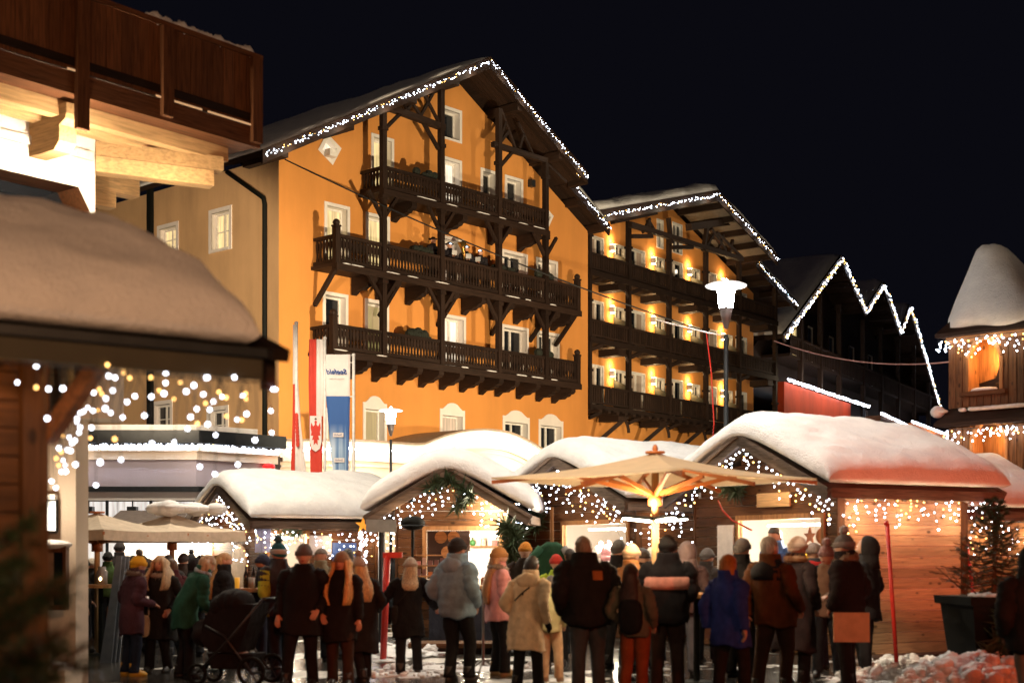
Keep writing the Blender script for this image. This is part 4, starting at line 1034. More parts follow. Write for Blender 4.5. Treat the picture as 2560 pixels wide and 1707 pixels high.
fairy('icicle lights across the gable of the hut behind the big parasol', [LC(-KC['X'], KC['y0'], KC['rz'](KC['X'])-.1), LC(0, KC['y0'], KC['zR']-.15), LC(KC['X'], KC['y0'], KC['rz'](KC['X'])-.1), ], 150, 0, drop=.8, seed=53)
fairy('icicle lights along the side eave of the hut behind the big parasol', [LC(KC['X'], KC['y0'], KC['rz'](KC['X'])-.1), LC(KC['X'], KC['y1'], KC['rz'](KC['X'])-.1)], 80, 0, drop=.75, seed=58)
fairy('icicle lights under the wide gable facing the plaza', [LB(-KB['X'], KB['y0'], KB['rz'](KB['X'])-.1), LB(0, KB['y0'], KB['zR']-.15), LB(KB['X'], KB['y0'], KB['rz'](KB['X'])-.1)], 105, 0, drop=.6, seed=54)
fairy('icicle lights covering the gable of the low hut', [LA(-KA['X'], KA['y0']-.02, KA['rz'](KA['X'])-.1), LA(0, KA['y0']-.02, KA['zR']-.15), LA(KA['X'], KA['y0']-.02, KA['rz'](KA['X'])-.1)], 180, 0, drop=1.15, seed=55, warm=.25)
fairy('icicle lights along the side eave of the low hut', [LA(KA['X'], KA['y0'], KA['rz'](KA['X'])-.1), LA(KA['X'], KA['y1'], KA['rz'](KA['X'])-.1)], 130, 0, drop=.75, seed=56, warm=.2)
fairy('icicle lights along the eave of the far right hut', [LE(KE['X'], KE['y0'], KE['rz'](KE['X'])-.1), LE(KE['X'], KE['y1'], KE['rz'](KE['X'])-.1)], 79, 0, drop=.7, seed=57, warm=.2)
for f_, K_, ys in ((LD, KD, (.3, 1.3, 2.3)), (LA, KA, (.3, 1.4, 2.4)), (LC, KC, (.3, 2.2)), (LE, KE, (.4, 1.5))):
    for y in ys: lamp('icicle_string_light', 'POINT', f_(K_['X']+.05, y, K_['rz'](K_['X'])-.35), 15, (1, .66, .36), .12)
for f_, K_ in ((LA, KA), (LB, KB), (LC, KC), (LD, KD)):
    for x in (-.8, .8): lamp('icicle_string_light', 'POINT', f_(x, K_['y0']-.08, K_['rz'](x)-.35), 15, (1, .66, .34), .12)
# a small bright lamp on hut B's front and its signboard
lamp('gable_spot_light', 'POINT', LB(.8, -.35, 2.35), 150, (1, .86, .62), .06)

# garlands of fir twigs
def garland(label, pts, n, r, seed, name='fir_garland'):
    rr = random.Random(seed); pts = [Vector(p) for p in pts]; o = pts[0]; m = MB()
    for i in range(n):
        t = rr.random()*(len(pts)-1); a = int(t); p = pts[a].lerp(pts[min(a+1, len(pts)-1)], t-a)-o
        d = Vector((rr.gauss(0, 1), rr.gauss(0, .7), rr.gauss(-.4, 1))).normalized(); l = r*rr.uniform(.4, 1.1)
        s = d.cross(Vector((.3, .5, .8))).normalized()*r*.09; u_ = d.cross(s).normalized()*r*.09
        b = p+d*l*.15; e = p+d*l
        m.add([b+s, b-s, b+u_, e], [(0,1,3),(1,2,3),(2,0,3),(0,2,1)])
    q = m.mesh('fir_twigs', FIR); root = inst(name, q, None, o); tag(root, label, 'garland', 'fir garlands on the huts'); return root
garland('fir garland at the peak of the wide plaza-facing gable', [LB(-.35, -.5, 2.75), LB(.0, -.5, 2.95), LB(.45, -.5, 2.65), LB(.15, -.5, 2.4)], 420, .28, 1)
garland('yellow-lit fir branch at the right corner of the wide-gabled hut', [LB(1.05, -.55, 2.1), LB(1.25, -.6, 1.9), LB(1.1, -.5, 1.5)], 420, .36, 2)
garland('dark hanging fir branch on the hut behind the big parasol', [LC(-1.0, -.25, 2.5), LC(-.95, -.25, 2.1)], 300, .3, 3)
garland('fir garland beside the small board on the big knotty-walled hut', [LD(-.9, -.2, 2.85), LD(-.4, -.2, 2.6)], 300, .3, 4)
garland('fir twigs at the inner corner of the low hut', [LA(1.55, .2, 2.15), LA(1.55, .7, 2.0)], 160, .25, 5)
# boards and wares
def board(label, p, w, h, m_, rz_, cat='sign', name='sign_board', th=.03, txt=None, tm=None, ts=.1):
    m = MB(); m.bx(-w/2, w/2, -th, 0, 0, h); o = inst(name, m.mesh(name, m_), None, p, (0, 0, rz_)); tag(o, label, cat)
    if txt: inst('lettering', text_mesh(txt, ts, tm, 0, .001), o, (0, -th-.004, h/2), (R(90), 0, 0))
    return o
rD = hD.rotation_euler.z; rC = hC.rotation_euler.z; rB = hB.rotation_euler.z; rA = hA.rotation_euler.z
board('blank yellow wooden board above the opening of the big knotty-walled hut', LD(.35, -.06, 2.32), .8, .22, BEAMW['x'], rD)
board('tall green panel on the dark wall right of the parasol pole', W(1820, 1372, 24.6), .3, .58, plain('green_panel', (.10, .16, .03), .6), R(-20))
board('white price board beside the opening of the big hut', LD(-.85, -.08, 1.2), .42, .85, plain('white_board', (.75, .70, .68), .5), rD)
SIGNB = plain('dark_sign', (.03, .035, .045), .6)
board('blue poster on the side wall of the low hut', LA(KA['h']+.06, 1.7, 1.05), .55, .75, plain('blue_poster', (.03, .07, .22), .5), rA+R(90))
board('white poster left of the blue one on the low hut', LA(KA['h']+.06, 1.15, 1.55), .5, .4, plain('grey_poster', (.35, .34, .36), .5), rA+R(90))
board('narrow pale banner hanging at the corner of the low hut', LA(KA['h']+.1, -.12, 1.6), .32, .85, plain('pale_banner', (.34, .35, .48), .7), R(0))
# round-top door of hut A
m = MB(); m.prism([(-.42, 0), (.42, 0), (.42, 1.1)] + [(.42*math.cos(t), 1.1+.42*math.sin(t)) for t in [i*math.pi/10 for i in range(1, 10)]] + [(-.42, 1.1)], lambda a, b, d: (a, d, b), -.09, -.045)
d_ = m.obj('door', plain('pale_door', (.55, .38, .22), .6), hA); d_.location = (.15, 0, .25)
# goods: knitted hats in hut C, bottles in hut A, star in hut D, plates in hut B
hat_cols = [(.8, .8, .82), (.7, .35, .4), (.8, .8, .82), (.75, .7, .6), (.8, .78, .8), (.72, .72, .78)]
for i, (x, z, r_) in enumerate([(.35, 1.45, .17), (.62, 1.5, .14), (1.0, 1.42, .19), (.15, 1.18, .15), (.8, 1.15, .15), (1.25, 1.2, .16)]):
    m = MB(); m.ell((0, 0, .1), (r_, r_, r_*1.15), 12, 8); m.ell((0, 0, .1+r_*1.2), r_*.35, 8, 5); m.tube([(0, 0, -.06), (0, 0, .04)], r_*1.02, 12); 
    o = inst('knitted_hat', m.mesh('knitted_hat', knit(hat_cols[i]), True), None, LC(x, .35, z)); tag(o, ['large white bobble hat on display, left in the hut behind the parasol', 'pink knitted hat between two white ones', 'biggest white bobble hat on display, near the parasol pole', 'small white hat low on the left of the display', 'small off-white hat low in the middle of the display', 'white hat low on the right, by the parasol pole'][i], 'hat', 'knitted hats for sale')
cols = [(.4, .05, .03), (.5, .3, .05), (.05, .2, .1), (.5, .5, .5), (.3, .1, .3), (.1, .2, .4), (.55, .4, .1), (.5, .1, .05)]
for i in range(12):
    m = MB(); m.tube([(0,0,0),(0,0,.2),(0,0,.26),(0,0,.34)], [.045,.045,.018,.018], 8); 
    o = inst('bottle', m.mesh('bottle', plain('bottle_%d' % (i % 8), cols[i % 8], .2), True), None, LA(-.9+.02*i, .12+.06*i, 1.43 if i % 2 else 1.78)); tag(o, '%s bottle on the %s shelf in the low hut, %s from the front' % (['red', 'amber', 'green', 'grey', 'purple', 'blue', 'mustard', 'orange'][i % 8], 'lower' if i % 2 else 'upper', ['first', 'second', 'third', 'fourth', 'fifth', 'sixth'][i//2]), 'bottle', 'bottles on the shelves of the low hut')
def star_poly(r0, r1, n=5): return [((r0 if i % 2 == 0 else r1)*math.sin(math.pi*i/n), (r0 if i % 2 == 0 else r1)*math.cos(math.pi*i/n)) for i in range(2*n)]
def star(label, p, r_, m_, rz_=0, name='star_ornament'):
    m = MB(); m.prism(star_poly(r_, r_*.42), lambda a, b, d: (a, d, b), -.012, .012); o = inst(name, m.mesh(name, m_), None, p, (0, 0, rz_)); return tag(o, label, 'star')
star('brown paper star hanging in the bright opening of the big hut', LD(.95, .15, 1.85), .14, plain('brown_paper', (.32, .12, .05), .7), rD)
m = MB(); m.ell((0,0,0), (.11, .03, .13), 12, 8); o = inst('gingerbread', m.mesh('gingerbread', plain('brown_paper', (.32, .12, .05), .7), True), None, LD(1.28, .12, 1.85)); tag(o, 'round brown ornament beside the paper star', 'ornament')
star('yellow star on top of a lit pole left of the wide-gabled hut', W(908, 1312, 27.5), .16, glow('yellow_star', (1, .38, .03), .75))
m = MB(); m.tube([W(908, 1320, 27.5), W(905, 1500, 27.5)], .03, 6); o = thing('light_pole', 'thin pole wound with lights under the yellow star', 'pole', (0,0,0)); m.obj('pole', BROWNW['z'], o)
rr = random.Random(4); m = MB()
for i in range(34): p = W(908, 1330+i*3.2, 27.5); m.octa(p+Vector((rr.uniform(-.08, .08), -.05, 0)), .026)
m.obj('bulb', BULB, o, kind='stuff')
for i, (x, z) in enumerate([(-.12, 1.88), (.12, 1.88), (-.0, 1.6)]):
    m = MB(); m.tube([(0, -.02, 0), (0, .0, 0)], .115, 14); m.tube([(0, -.03, 0), (0, -.021, 0)], .05, 8); o = inst('wooden_plate', m.mesh('wooden_plate', PINEW['x']), None, LB(x-.12, .35, z), (0, 0, 0)); tag(o, ['left of two round plates hung on a dark cloth in the wide-gabled hut', 'right of two round plates hung on a dark cloth in the wide-gabled hut', 'round plate hung below the other two on the dark cloth'][i], 'plate', 'round plates in the wide-gabled hut')
board('dark cloth hung behind the plates in the wide-gabled hut', LB(-.1, .4, 1.05), .8, .95, plain('dark_cloth', (.03, .015, .012), .9), rB, 'cloth', 'wall_cloth')
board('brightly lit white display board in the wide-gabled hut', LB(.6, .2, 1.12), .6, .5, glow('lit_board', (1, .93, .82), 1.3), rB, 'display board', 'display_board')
# merchandise rack left of hut B
o = thing('goods_rack', 'rack of small pink and white goods at the wide-gabled hut', 'rack', G(1085, 24.6)+Vector((0, 0, 0)))
for k in range(4):
    m = MB(); m.bx(-.33, .33, -.2, .2, 1.0+.18*k, 1.02+.18*k); m.obj('shelf', PINEW['x'], o)
for x in (-.33, .33):
    m = MB(); m.bx(x-.02, x+.02, -.02, .02, 0, 1.65); m.obj('upright', BROWNW['z'], o)
rr = random.Random(3)
for k in range(3):
    for i in range(6):
        m = MB(); w = rr.uniform(.03, .045); m.bx(-w, w, -w, w, 0, rr.uniform(.06, .13)); c = [(.7, .3, .3), (.75, .6, .55), (.2, .1, .1), (.6, .2, .05)][int(rr.random()*4)]
        q = inst('small_box', m.mesh('small_box', plain('goods_%d' % int(c[1]*100), c, .5)), None, G(1085, 24.6)+Vector((-.27+i*.105, -.05, 1.021+.18*k))); tag(q, '%s box on the %s shelf of the goods rack, %s from the left' % ({.3: 'pink', .6: 'cream', .1: 'dark', .2: 'orange'}[c[1]], ['lowest', 'middle', 'upper'][k], ['first', 'second', 'third', 'fourth', 'fifth', 'sixth'][i]), 'box', 'goods on the rack')
# green shirt on a hanger and its stand
o = thing('clothes_hanger', 'green and grey shirt hung up on a stand in front of the dark hut wall', 'garment', G(1380, 21.9))
m = MB(); m.tube([(0, .1, 0), (0, .1, 2.3)], .03, 8); m.obj('stand', PINEW['z'], o)
m = MB(); m.loft([[(wx*math.cos(a), wy*math.sin(a), z) for a in [2*math.pi*i/16 for i in range(16)]] for z, wx, wy in ((1.05, .2, .08), (1.3, .22, .1), (1.55, .24, .1), (1.68, .2, .08), (1.76, .08, .06))]); m.obj('shirt_body', fabric((.03, .09, .05)), o, smooth=True)
for sx in (-1, 1):
    m = MB(); m.tube([(sx*.16, 0, 1.66), (sx*.30, -.02, 1.5), (sx*.33, -.03, 1.2)], [.08, .075, .065], 10); m.obj('sleeve', fabric((.30, .30, .28)) if sx > 0 else fabric((.03, .09, .05)), o, smooth=True)
# speaker ball and sign at the lamp post
o = thing('heater', 'dark round patio heater head left of the wide-gabled hut', 'heater', W(1032, 1307, 25)); m = MB(); m.ell((0,0,0), (.22, .2, .13), 14, 8); m.obj('head', BLACKM, o, smooth=True)
m = MB(); m.tube([(0, 0, -.1), (0, 0, -2.1)], .03, 6); m.obj('pole', BLACKM, o)
m = MB(); m.tube([(0, 0, -.05), (0, 0, .0)], [.3, .05], 14); m.obj('shade', DARKG, o); o.location.z = max(o.location.z, 2.1)
o = board('grey wooden sign on the dark post left of the wide-gabled hut', W(953, 1330, 24.5), .52, .22, plain('grey_sign', (.22, .22, .2), .6), 0, txt=None)
o = thing('sign_post', 'dark post carrying the grey sign', 'post', G(954, 24.6)); m = MB(); m.tube([(0,0,0),(0,0,2.05)], .06, 8); m.obj('post', DARKG, o)
o = thing('barrier_post', 'red painted barrier post with a short arm', 'post', G(958, 21)); m = MB(); m.tube([(.0,0,0),(.06,0,1.55)], .05, 8); m.obj('post', RED, o, smooth=True); m = MB(); m.bx(.0, .28, -.04, .04, 1.52, 1.60); m.obj('arm', RED, o)

# ------------------------------------------------------------------ parasols
def canvas_mat(name, c):
    m, nt, b = base(name); f = noise_tex(nt, (1, 1, 1), 3, 4)
    cr = ramp(nt, f, [(.3, sc3(c, .92)), (.7, sc3(c, 1.06))]); nt.links.new(cr, b.inputs['Base Color']); b.inputs['Roughness'].default_value = .85
    tr = nn(nt, 'ShaderNodeBsdfTranslucent'); nt.links.new(cr, tr.inputs['Color']); mx = nn(nt, 'ShaderNodeMixShader'); mx.inputs[0].default_value = .62
    nt.links.new(b.outputs[0], mx.inputs[1]); nt.links.new(tr.outputs[0], mx.inputs[2]); nt.links.new(mx.outputs[0], nt.nodes['Material Output'].inputs['Surface']); return m
CANV = canvas_mat('cream_canvas', (.74, .60, .44))
def parasol(label, p, half, zrim, zap, rot, canvas=CANV, ribm=None, pole_to=0., lamps=True, n=4, val=.09, fin_=True):
    ribm = ribm or plain('orange_wood', (.42, .13, .03), .5)
    o = thing('parasol', label, 'parasol', p, rot, 'market parasols')
    cs = [(half*math.cos(2*math.pi*i/n), half*math.sin(2*math.pi*i/n)) for i in range(n)]
    m = MB(); K = 8; top = []
    for i in range(n):
        a, b = cs[i], cs[(i+1) % n]
        rows = []
        for r_ in range(K+1):
            t = r_/K; row = []
            for q in range(K+1):
                s = q/K; x = (a[0]*(1-s)+b[0]*s)*t; y = (a[1]*(1-s)+b[1]*s)*t
                sag = .10*math.sin(math.pi*s)*t*half/2
                row.append((x, y, zap+(zrim-zap)*t - sag*.35 - .05*math.sin(math.pi*t)))
            rows.append(row)
        for sgn in (0, 1):
            vs = [(x, y, z-.012*sgn) for row in rows for x, y, z in row]
            m.add(vs, [(r_*(K+1)+q, r_*(K+1)+q+1, (r_+1)*(K+1)+q+1, (r_+1)*(K+1)+q) for r_ in range(K) for q in range(K)])
        e = rows[-1]
        vs = e + [(x*1.004, y*1.004, z-val) for x, y, z in e]
        m.add(vs, [(q, q+1, q+1+K+1, q+K+1) for q in range(K)])
    m.obj('canopy', canvas, o, smooth=False)
    m = MB(); m.tube([(0, 0, pole_to), (0, 0, zap-.02)], .045, 10); m.obj('pole', BEAMW['z'], o, smooth=True)
    m = MB()
    if fin_: m.ell((0, 0, zap+.045), (.035, .035, .06), 8, 6)
    m.tube([(0,0,zap-.01),(0,0,zap+.02)], .12, 10); m.obj('finial', ribm, o, smooth=True)
    zh = zrim-.22
    m = MB(); m.tube([(0, 0, zh-.12), (0, 0, zh+.05)], .09, 10); m.obj('hub', ribm, o, smooth=True)
    for i in range(n*2):
        a = math.pi*i/n; L_ = half if i % 2 == 0 else half*math.cos(math.pi/n)
        e = (L_*math.cos(a), L_*math.sin(a), zrim-.06 - (0 if i % 2 == 0 else .06*half/2)); c = (0, 0, zap-.13)
        m = MB(); m.beam(c, e, .035, .045); m.obj('rib', ribm, o)
        t = .5; md = tuple(c[k]+(e[k]-c[k])*t - (.03 if k == 2 else 0) for k in range(3))
        m = MB(); m.beam((0, 0, zh), md, .035, .05); m.obj('strut', ribm, o)
    if lamps:
        for i in range(4):
            a = R(20)+math.pi*i/2
            d = (math.cos(a), math.sin(a))
            m = MB(); m.beam((d[0]*.06, d[1]*.06, zh-.28), (d[0]*.42, d[1]*.42, zh-.25), .16, .035); q = m.obj('lamp_arm', BLACKM, o)
            m = MB(); m.beam((d[0]*.10, d[1]*.10, zh-.305), (d[0]*.42, d[1]*.42, zh-.277), .10, .02); m.obj('lamp_tube', glow('parasol_lamp', (1, .93, .8), 16), q)
            l = lamp('parasol_lamp_light', 'POINT', (0,0,0), 22, (1, .72, .42), .06); l.parent = o; l.location = (d[0]*.3, d[1]*.3, zh-.36)
    return o
p = G(1638, 17.2)
big = parasol('big cream parasol with orange wooden ribs and glowing lamps', p, 1.98, 2.50, 2.80, R(3), val=.02)
lamp('canopy_fill_spot', 'SPOT', p+Vector((-.09, -.2, 2.08)), 85, (1, .70, .40), .06, p+Vector((-.09, -.2, 4)), 168, .2)  # extra spot with no fixture, makes the canopy glow from below
parasol('beige parasol at the left edge over a bar table', G(243, 23), 1.45, 1.95, 2.24, R(20), plain('beige_canvas', (.50, .41, .31), .85), lamps=False, n=4, val=.16, fin_=False)
ph2 = parasol('second beige parasol carrying snow, left of the low hut', G(430, 25.5), 1.3, 1.98, 2.30, R(10), plain('beige_canvas', (.50, .41, .31), .85), lamps=False, n=4, val=.18, fin_=False)
m = MB(); rr = random.Random(9)
for i in range(9): m.ell((rr.uniform(-.5, .5), rr.uniform(-.4, .4), .02), (rr.uniform(.2, .35), rr.uniform(.2, .3), rr.uniform(.08, .16)), 10, 6)
o = inst('snow_lump', m.mesh('snow_lump', SNOW, True), None, G(450, 25.5)+Vector((.2, 0, 2.36))); tag(o, 'lumpy snow lying on the second beige parasol', 'snow')

# ------------------------------------------------------------------ bar stall at the left
o = thing('bar_stall', 'brightly lit bar counter under a grey awning left of the low hut', 'stall', G(400, 31), 0)
m = MB(); m.add([(-1.3,-.3,2.0),(1.5,-.3,2.0),(1.5,1.6,2.5),(-1.3,1.6,2.5),(-1.3,-.3,2.06),(1.5,-.3,2.06),(1.5,1.6,2.56),(-1.3,1.6,2.56)], [(0,3,2,1),(4,5,6,7),(0,1,5,4),(1,2,6,5),(2,3,7,6),(3,0,4,7)]); m.bx(-1.3,1.5,-.33,-.3,1.8,2.06); m.obj('awning', plain('grey_awning', (.20, .16, .14), .8), o)
m = MB(); m.bx(-1.2, 1.4, -.1, .4, 0, 1.1); m.obj('counter', BROWNW['x'], o)
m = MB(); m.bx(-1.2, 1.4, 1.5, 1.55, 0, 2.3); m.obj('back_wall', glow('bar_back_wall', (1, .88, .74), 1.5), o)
for i in range(10):
    m = MB(); m.ell((-1.1+i*.26, -.2, 1.86), .05, 8, 6); m.obj('bulb', BULB, o)
for x in (-.7, .8): l = lamp('bar_light', 'POINT', (0,0,0), 90, (1, .84, .6), .1); l.parent = o; l.location = (x, .5, 1.75)

# ------------------------------------------------------------------ wooden tower on the right
oT, dT, eT, rzT = frame_at(2375, 27, -2020)   # horizontals of the visible face
dT = -dT; eT = Vector((-dT.y, dT.x, 0)); rzT = math.atan2(dT.y, dT.x)
tw = thing('wooden_tower', 'weathered wooden tower with a tall snow cap and a glowing arched opening', 'tower', oT, rzT)
hT = hitter(oT, dT, eT)
WT = 1.85; DT = 1.1
zt = lambda v: CH+(HY-v)/FP*27
zs = (zt(845), zt(1022), zt(1055), 0)
def tplank(x0_, x1_, z0_, z1_, y=0): 
    m = MB(); m.bx(x0_, x1_, y-.03-random.uniform(0, .012), y, z0_, z1_); m.obj('plank', TOWERW, tw)
win = (.42, 1.04, zt(985), zt(903)); win2 = (.50, 1.14, zt(1165), zt(1105))
def arch_z(wn, xx, ex=0.):               # height of the pointed arch over the opening
    md, hf = (wn[0]+wn[1])/2, (wn[1]-wn[0])/2+ex; q = min(1, abs(xx-md)/hf); return wn[3]+(hf*1.12)*(1-q**1.6)**.75
x = 0
while x < WT:
    w_ = random.uniform(.13, .19); x2 = min(x+w_-.013, WT)
    for (zlo, zhi, wn) in ((zs[1], zs[0], win), (0, zs[2]-.12, win2)):
        if x2 > wn[0]+.02 and x < wn[1]-.02: tplank(x, x2, zlo, wn[2]); (lambda za: tplank(x, x2, za, zhi) if za < zhi-.02 else None)(max(arch_z(wn, x), arch_z(wn, x2)))
        else: tplank(x, x2, zlo, zhi)
    x += w_
for sx_ in (0, 1):
    y = 0
    while y < DT:
        w_ = random.uniform(.13, .19); y2 = min(y+w_-.008, DT)
        for (zlo, zhi) in ((zs[1], zs[0]), (0, zs[2]-.12)):
            m = MB(); m.bx(-.03 if not sx_ else WT+.001, -.0 if not sx_ else WT+.03, y, y2, zlo, zhi); m.obj('plank', TOWERW, tw)
        y += w_
GLOWW = BEAMW['z']
for wn in (win, win2):
    a, b, c, d = wn; mid = (a+b)/2
    # frame with a pointed arch, room behind
    for q0_ in (a-.06, b): m = MB(); m.bx(q0_, q0_+.06, -.07, .02, c, d); m.obj('frame_post', PINEW['z'], tw)
    n = 12; hf = (b-a)/2
    for i in range(n):
        t0, t1 = -1+2*i/n, -1+2*(i+1)/n
        P_ = [(mid+t0*hf, arch_z(wn, mid+t0*hf)), (mid+t1*hf, arch_z(wn, mid+t1*hf)), (mid+t1*(hf+.06), arch_z(wn, mid+t1*(hf+.06), .06)+.02), (mid+t0*(hf+.06), arch_z(wn, mid+t0*(hf+.06), .06)+.02)]
        m = MB(); m.prism(P_, lambda q, w_, dd: (q, dd, w_), -.075, .02); m.obj('arch_stone' if False else 'arch_piece', PINEW['x'], tw)
    m = MB(); m.bx(a-.15, b+.15, -.14, -.03, c-.08, c); q_ = m.obj('sill', OLDW['x'], tw)
    m = MB(); m.ell((mid, -.06, c+.02), ((b-a)*.45, .08, .05), 10, 6); m.obj('snow', SNOW, q_, smooth=True)
    m = MB(); m.add([(a-.1,.5,c-.1),(b+.1,.5,c-.1),(b+.1,.5,d+.4),(a-.1,.5,d+.4),(a-.1,.02,c-.1),(b+.1,.02,c-.1),(b+.1,.02,d+.4),(a-.1,.02,d+.4)], [(0,1,2,3),(0,1,5,4),(1,2,6,5),(2,3,7,6),(3,0,4,7)]); m.obj('room', PINEW['z'], tw)
    l = lamp('tower_room_light', 'POINT', (0,0,0), 42 if wn is win else 20, (1, .46, .13), .05); l.parent = tw; l.location = (mid+.1, .22, d+.05)
m = MB(); m.beam((win[0]+.05, .3, win[2]+.12), (win[1]-.1, .3, win[2]+.22), .1, .12); m.beam((win[1]-.25, .32, win[2]+.1), (win[1]-.1, .32, win[3]-.1), .08, .12); m.ell((win[0]+.42, .28, win[2]+.1), (.09, .06, .09), 8, 6); m.obj('bell_yoke', DARKW['x'], tw)
# eaves and roofs
cT = (WT/2, DT/2)
def pyr(zb, ov, zt_, kin, name, m_):
    m = MB(); rows = []
    for o_, z in ((ov, zb), (ov, zb+.07)): rows.append([(cT[0]+sx*(WT/2+o_), cT[1]+sy*(DT/2+o_), z) for sx, sy in ((-1,-1),(1,-1),(1,1),(-1,1))])
    rows.append([(cT[0]+sx*WT/2*kin, cT[1]+sy*DT/2*kin, zt_) for sx, sy in ((-1,-1),(1,-1),(1,1),(-1,1))]); m.loft(rows); return m.obj(name, m_, tw)
pyr(zs[0], .2, zs[0]+1.2, .05, 'roof', DARKW['x']); pyr(zs[2]-.1, .22, zs[1]+.02, .96, 'skirt_roof', DARKW['x'])
m = MB(); m.bx(-.05, WT+.05, -.06, -.032, zs[0]-.12, zs[0]-.003); m.obj('eave_board', PINEW['x'], tw)
m = MB(); zb = zs[0]+.10; rings = []
prof = [(0, 1.02), (.08, 1.08), (.3, .98), (.6, .80), (.9, .62), (1.15, .48), (1.35, .37), (1.5, .27), (1.58, .16), (1.60, .02)]
rs = random.Random(5); ph_ = [rs.random()*6.28 for _ in range(6)]
for z, r_ in prof:
    ring = []
    for i in range(44):
        a = 2*math.pi*i/44; cx_, sx_ = math.cos(a), math.sin(a)
        e_ = 3.2-1.2*min(1, z/1.3); k_ = (abs(cx_)**e_+abs(sx_)**e_)**(-1/e_)
        r2_ = r_*k_*(1+.03*math.sin(3*a+ph_[0]+2*z)+.02*math.sin(7*a+ph_[1]-5*z)); ring.append((cT[0]-.16*z+r2_*cx_*(WT/2+.10+.04*z), cT[1]-.18*z+r2_*sx_*(DT/2+.16+.22*min(1, z)), zb+z+.035*math.sin(5*a+ph_[2])*(1 if z < .2 else .3)))
    rings.append(ring)
m.loft(rings); m.obj('snow_cap', SNOW, tw, smooth=True)
m = MB(); rr = random.Random(2)
for i in range(16): x_ = rr.uniform(-.2, WT+.2); m.ell((x_, -.12, zs[1]-.05), (rr.uniform(.08, .25), .1, .04), 8, 5)
m.ell((-.2, -.1, zs[1]-.05), (.14, .14, .12), 9, 6); m.obj('snow_trace', SNOW, tw, smooth=True, kind='stuff')
def tp(x_, y_, z_): return local_to_world(oT, dT, eT, (x_, y_, z_))
fairy('icicle lights under the snow-capped roof of the wooden tower', [tp(-.18, -.14, zs[0]-.06), tp(WT, -.14, zs[0]-.06)], 75, 0, drop=.42, seed=61, r=.018)
fairy('icicle lights under the lower skirt roof of the wooden tower', [tp(-.1, -.16, zs[2]-.16), tp(WT, -.16, zs[2]-.16)], 75, 0, drop=.38, seed=62, r=.018)
for x_ in (.3, 1.0, 1.7):
    for z_ in (zs[0]-.3, zs[2]-.4): lamp('tower_string_light', 'POINT', tp(x_, -.3, z_), 4.5, (1, .68, .36), .1)
# rope between the lamp and the tower
m = MB(); pts = []
a, b = W(1935, 852, 30), tp(0, -.03, zt(905))
for i in range(17): t = i/16; q = a.lerp(b, t); q.z -= .42*4*t*(1-t)*.5; pts.append(q)
m.tube(pts, .012, 5); tag(m.obj('rope', plain('pale_rope', (.35, .22, .2), .8)), 'sagging rope from the lamp post across the dark chalet to the wooden tower', 'rope')
m = MB(); m.tube([W(1766, 832, 26), W(1778, 930, 26), W(1785, 1060, 26.1), W(1780, 1120, 26.2)], .011, 5); tag(m.obj('red_cable', RED), 'red cable hanging down beside the tall street lamp', 'cable')
m = MB(); m.tube([W(1640, 800, 26), W(1700, 815, 26), W(1770, 832, 26), W(1805, 838, 26)], .012, 5); tag(m.obj('white_cable', WHITEF), 'pale cable stretched left of the tall street lamp', 'cable')
m = MB(); m.tube([W(1795, 1250, 20.8), W(1806, 1275, 20.8), W(1830, 1300, 20.8), W(1880, 1325, 20.9)], .012, 6); tag(m.obj('red_cable', RED), 'short red cable below the right tip of the big parasol', 'cable')
# bare bush by the tower
o = thing('bare_tree', 'leafless twiggy tree beside the wooden tower', 'tree', G(2385, 31)); rr = random.Random(6)
m = MB(); m.tube([(0,0,0),(-.1,0,1.8),(-.2,.1,3.2)], [.09,.06,.03], 6); m.obj('trunk', BROWNW['z'], o)
m = MB()
for i in range(44):
    z = rr.uniform(1.6, 4.2); a = rr.uniform(0, 6.28); p0 = Vector((-.1-.03*z, 0, min(z, 3.1))); p1 = p0+Vector((math.cos(a)*.5, math.sin(a)*.4, rr.uniform(.2, .8))); p2 = p1+Vector((math.cos(a+.4)*.35, math.sin(a)*.3, rr.uniform(.1, .6)))
    m.tube([p0, p1, p2], [.02, .012, .005], 4)
m.obj('twig', BROWNW['z'], o, kind='stuff')

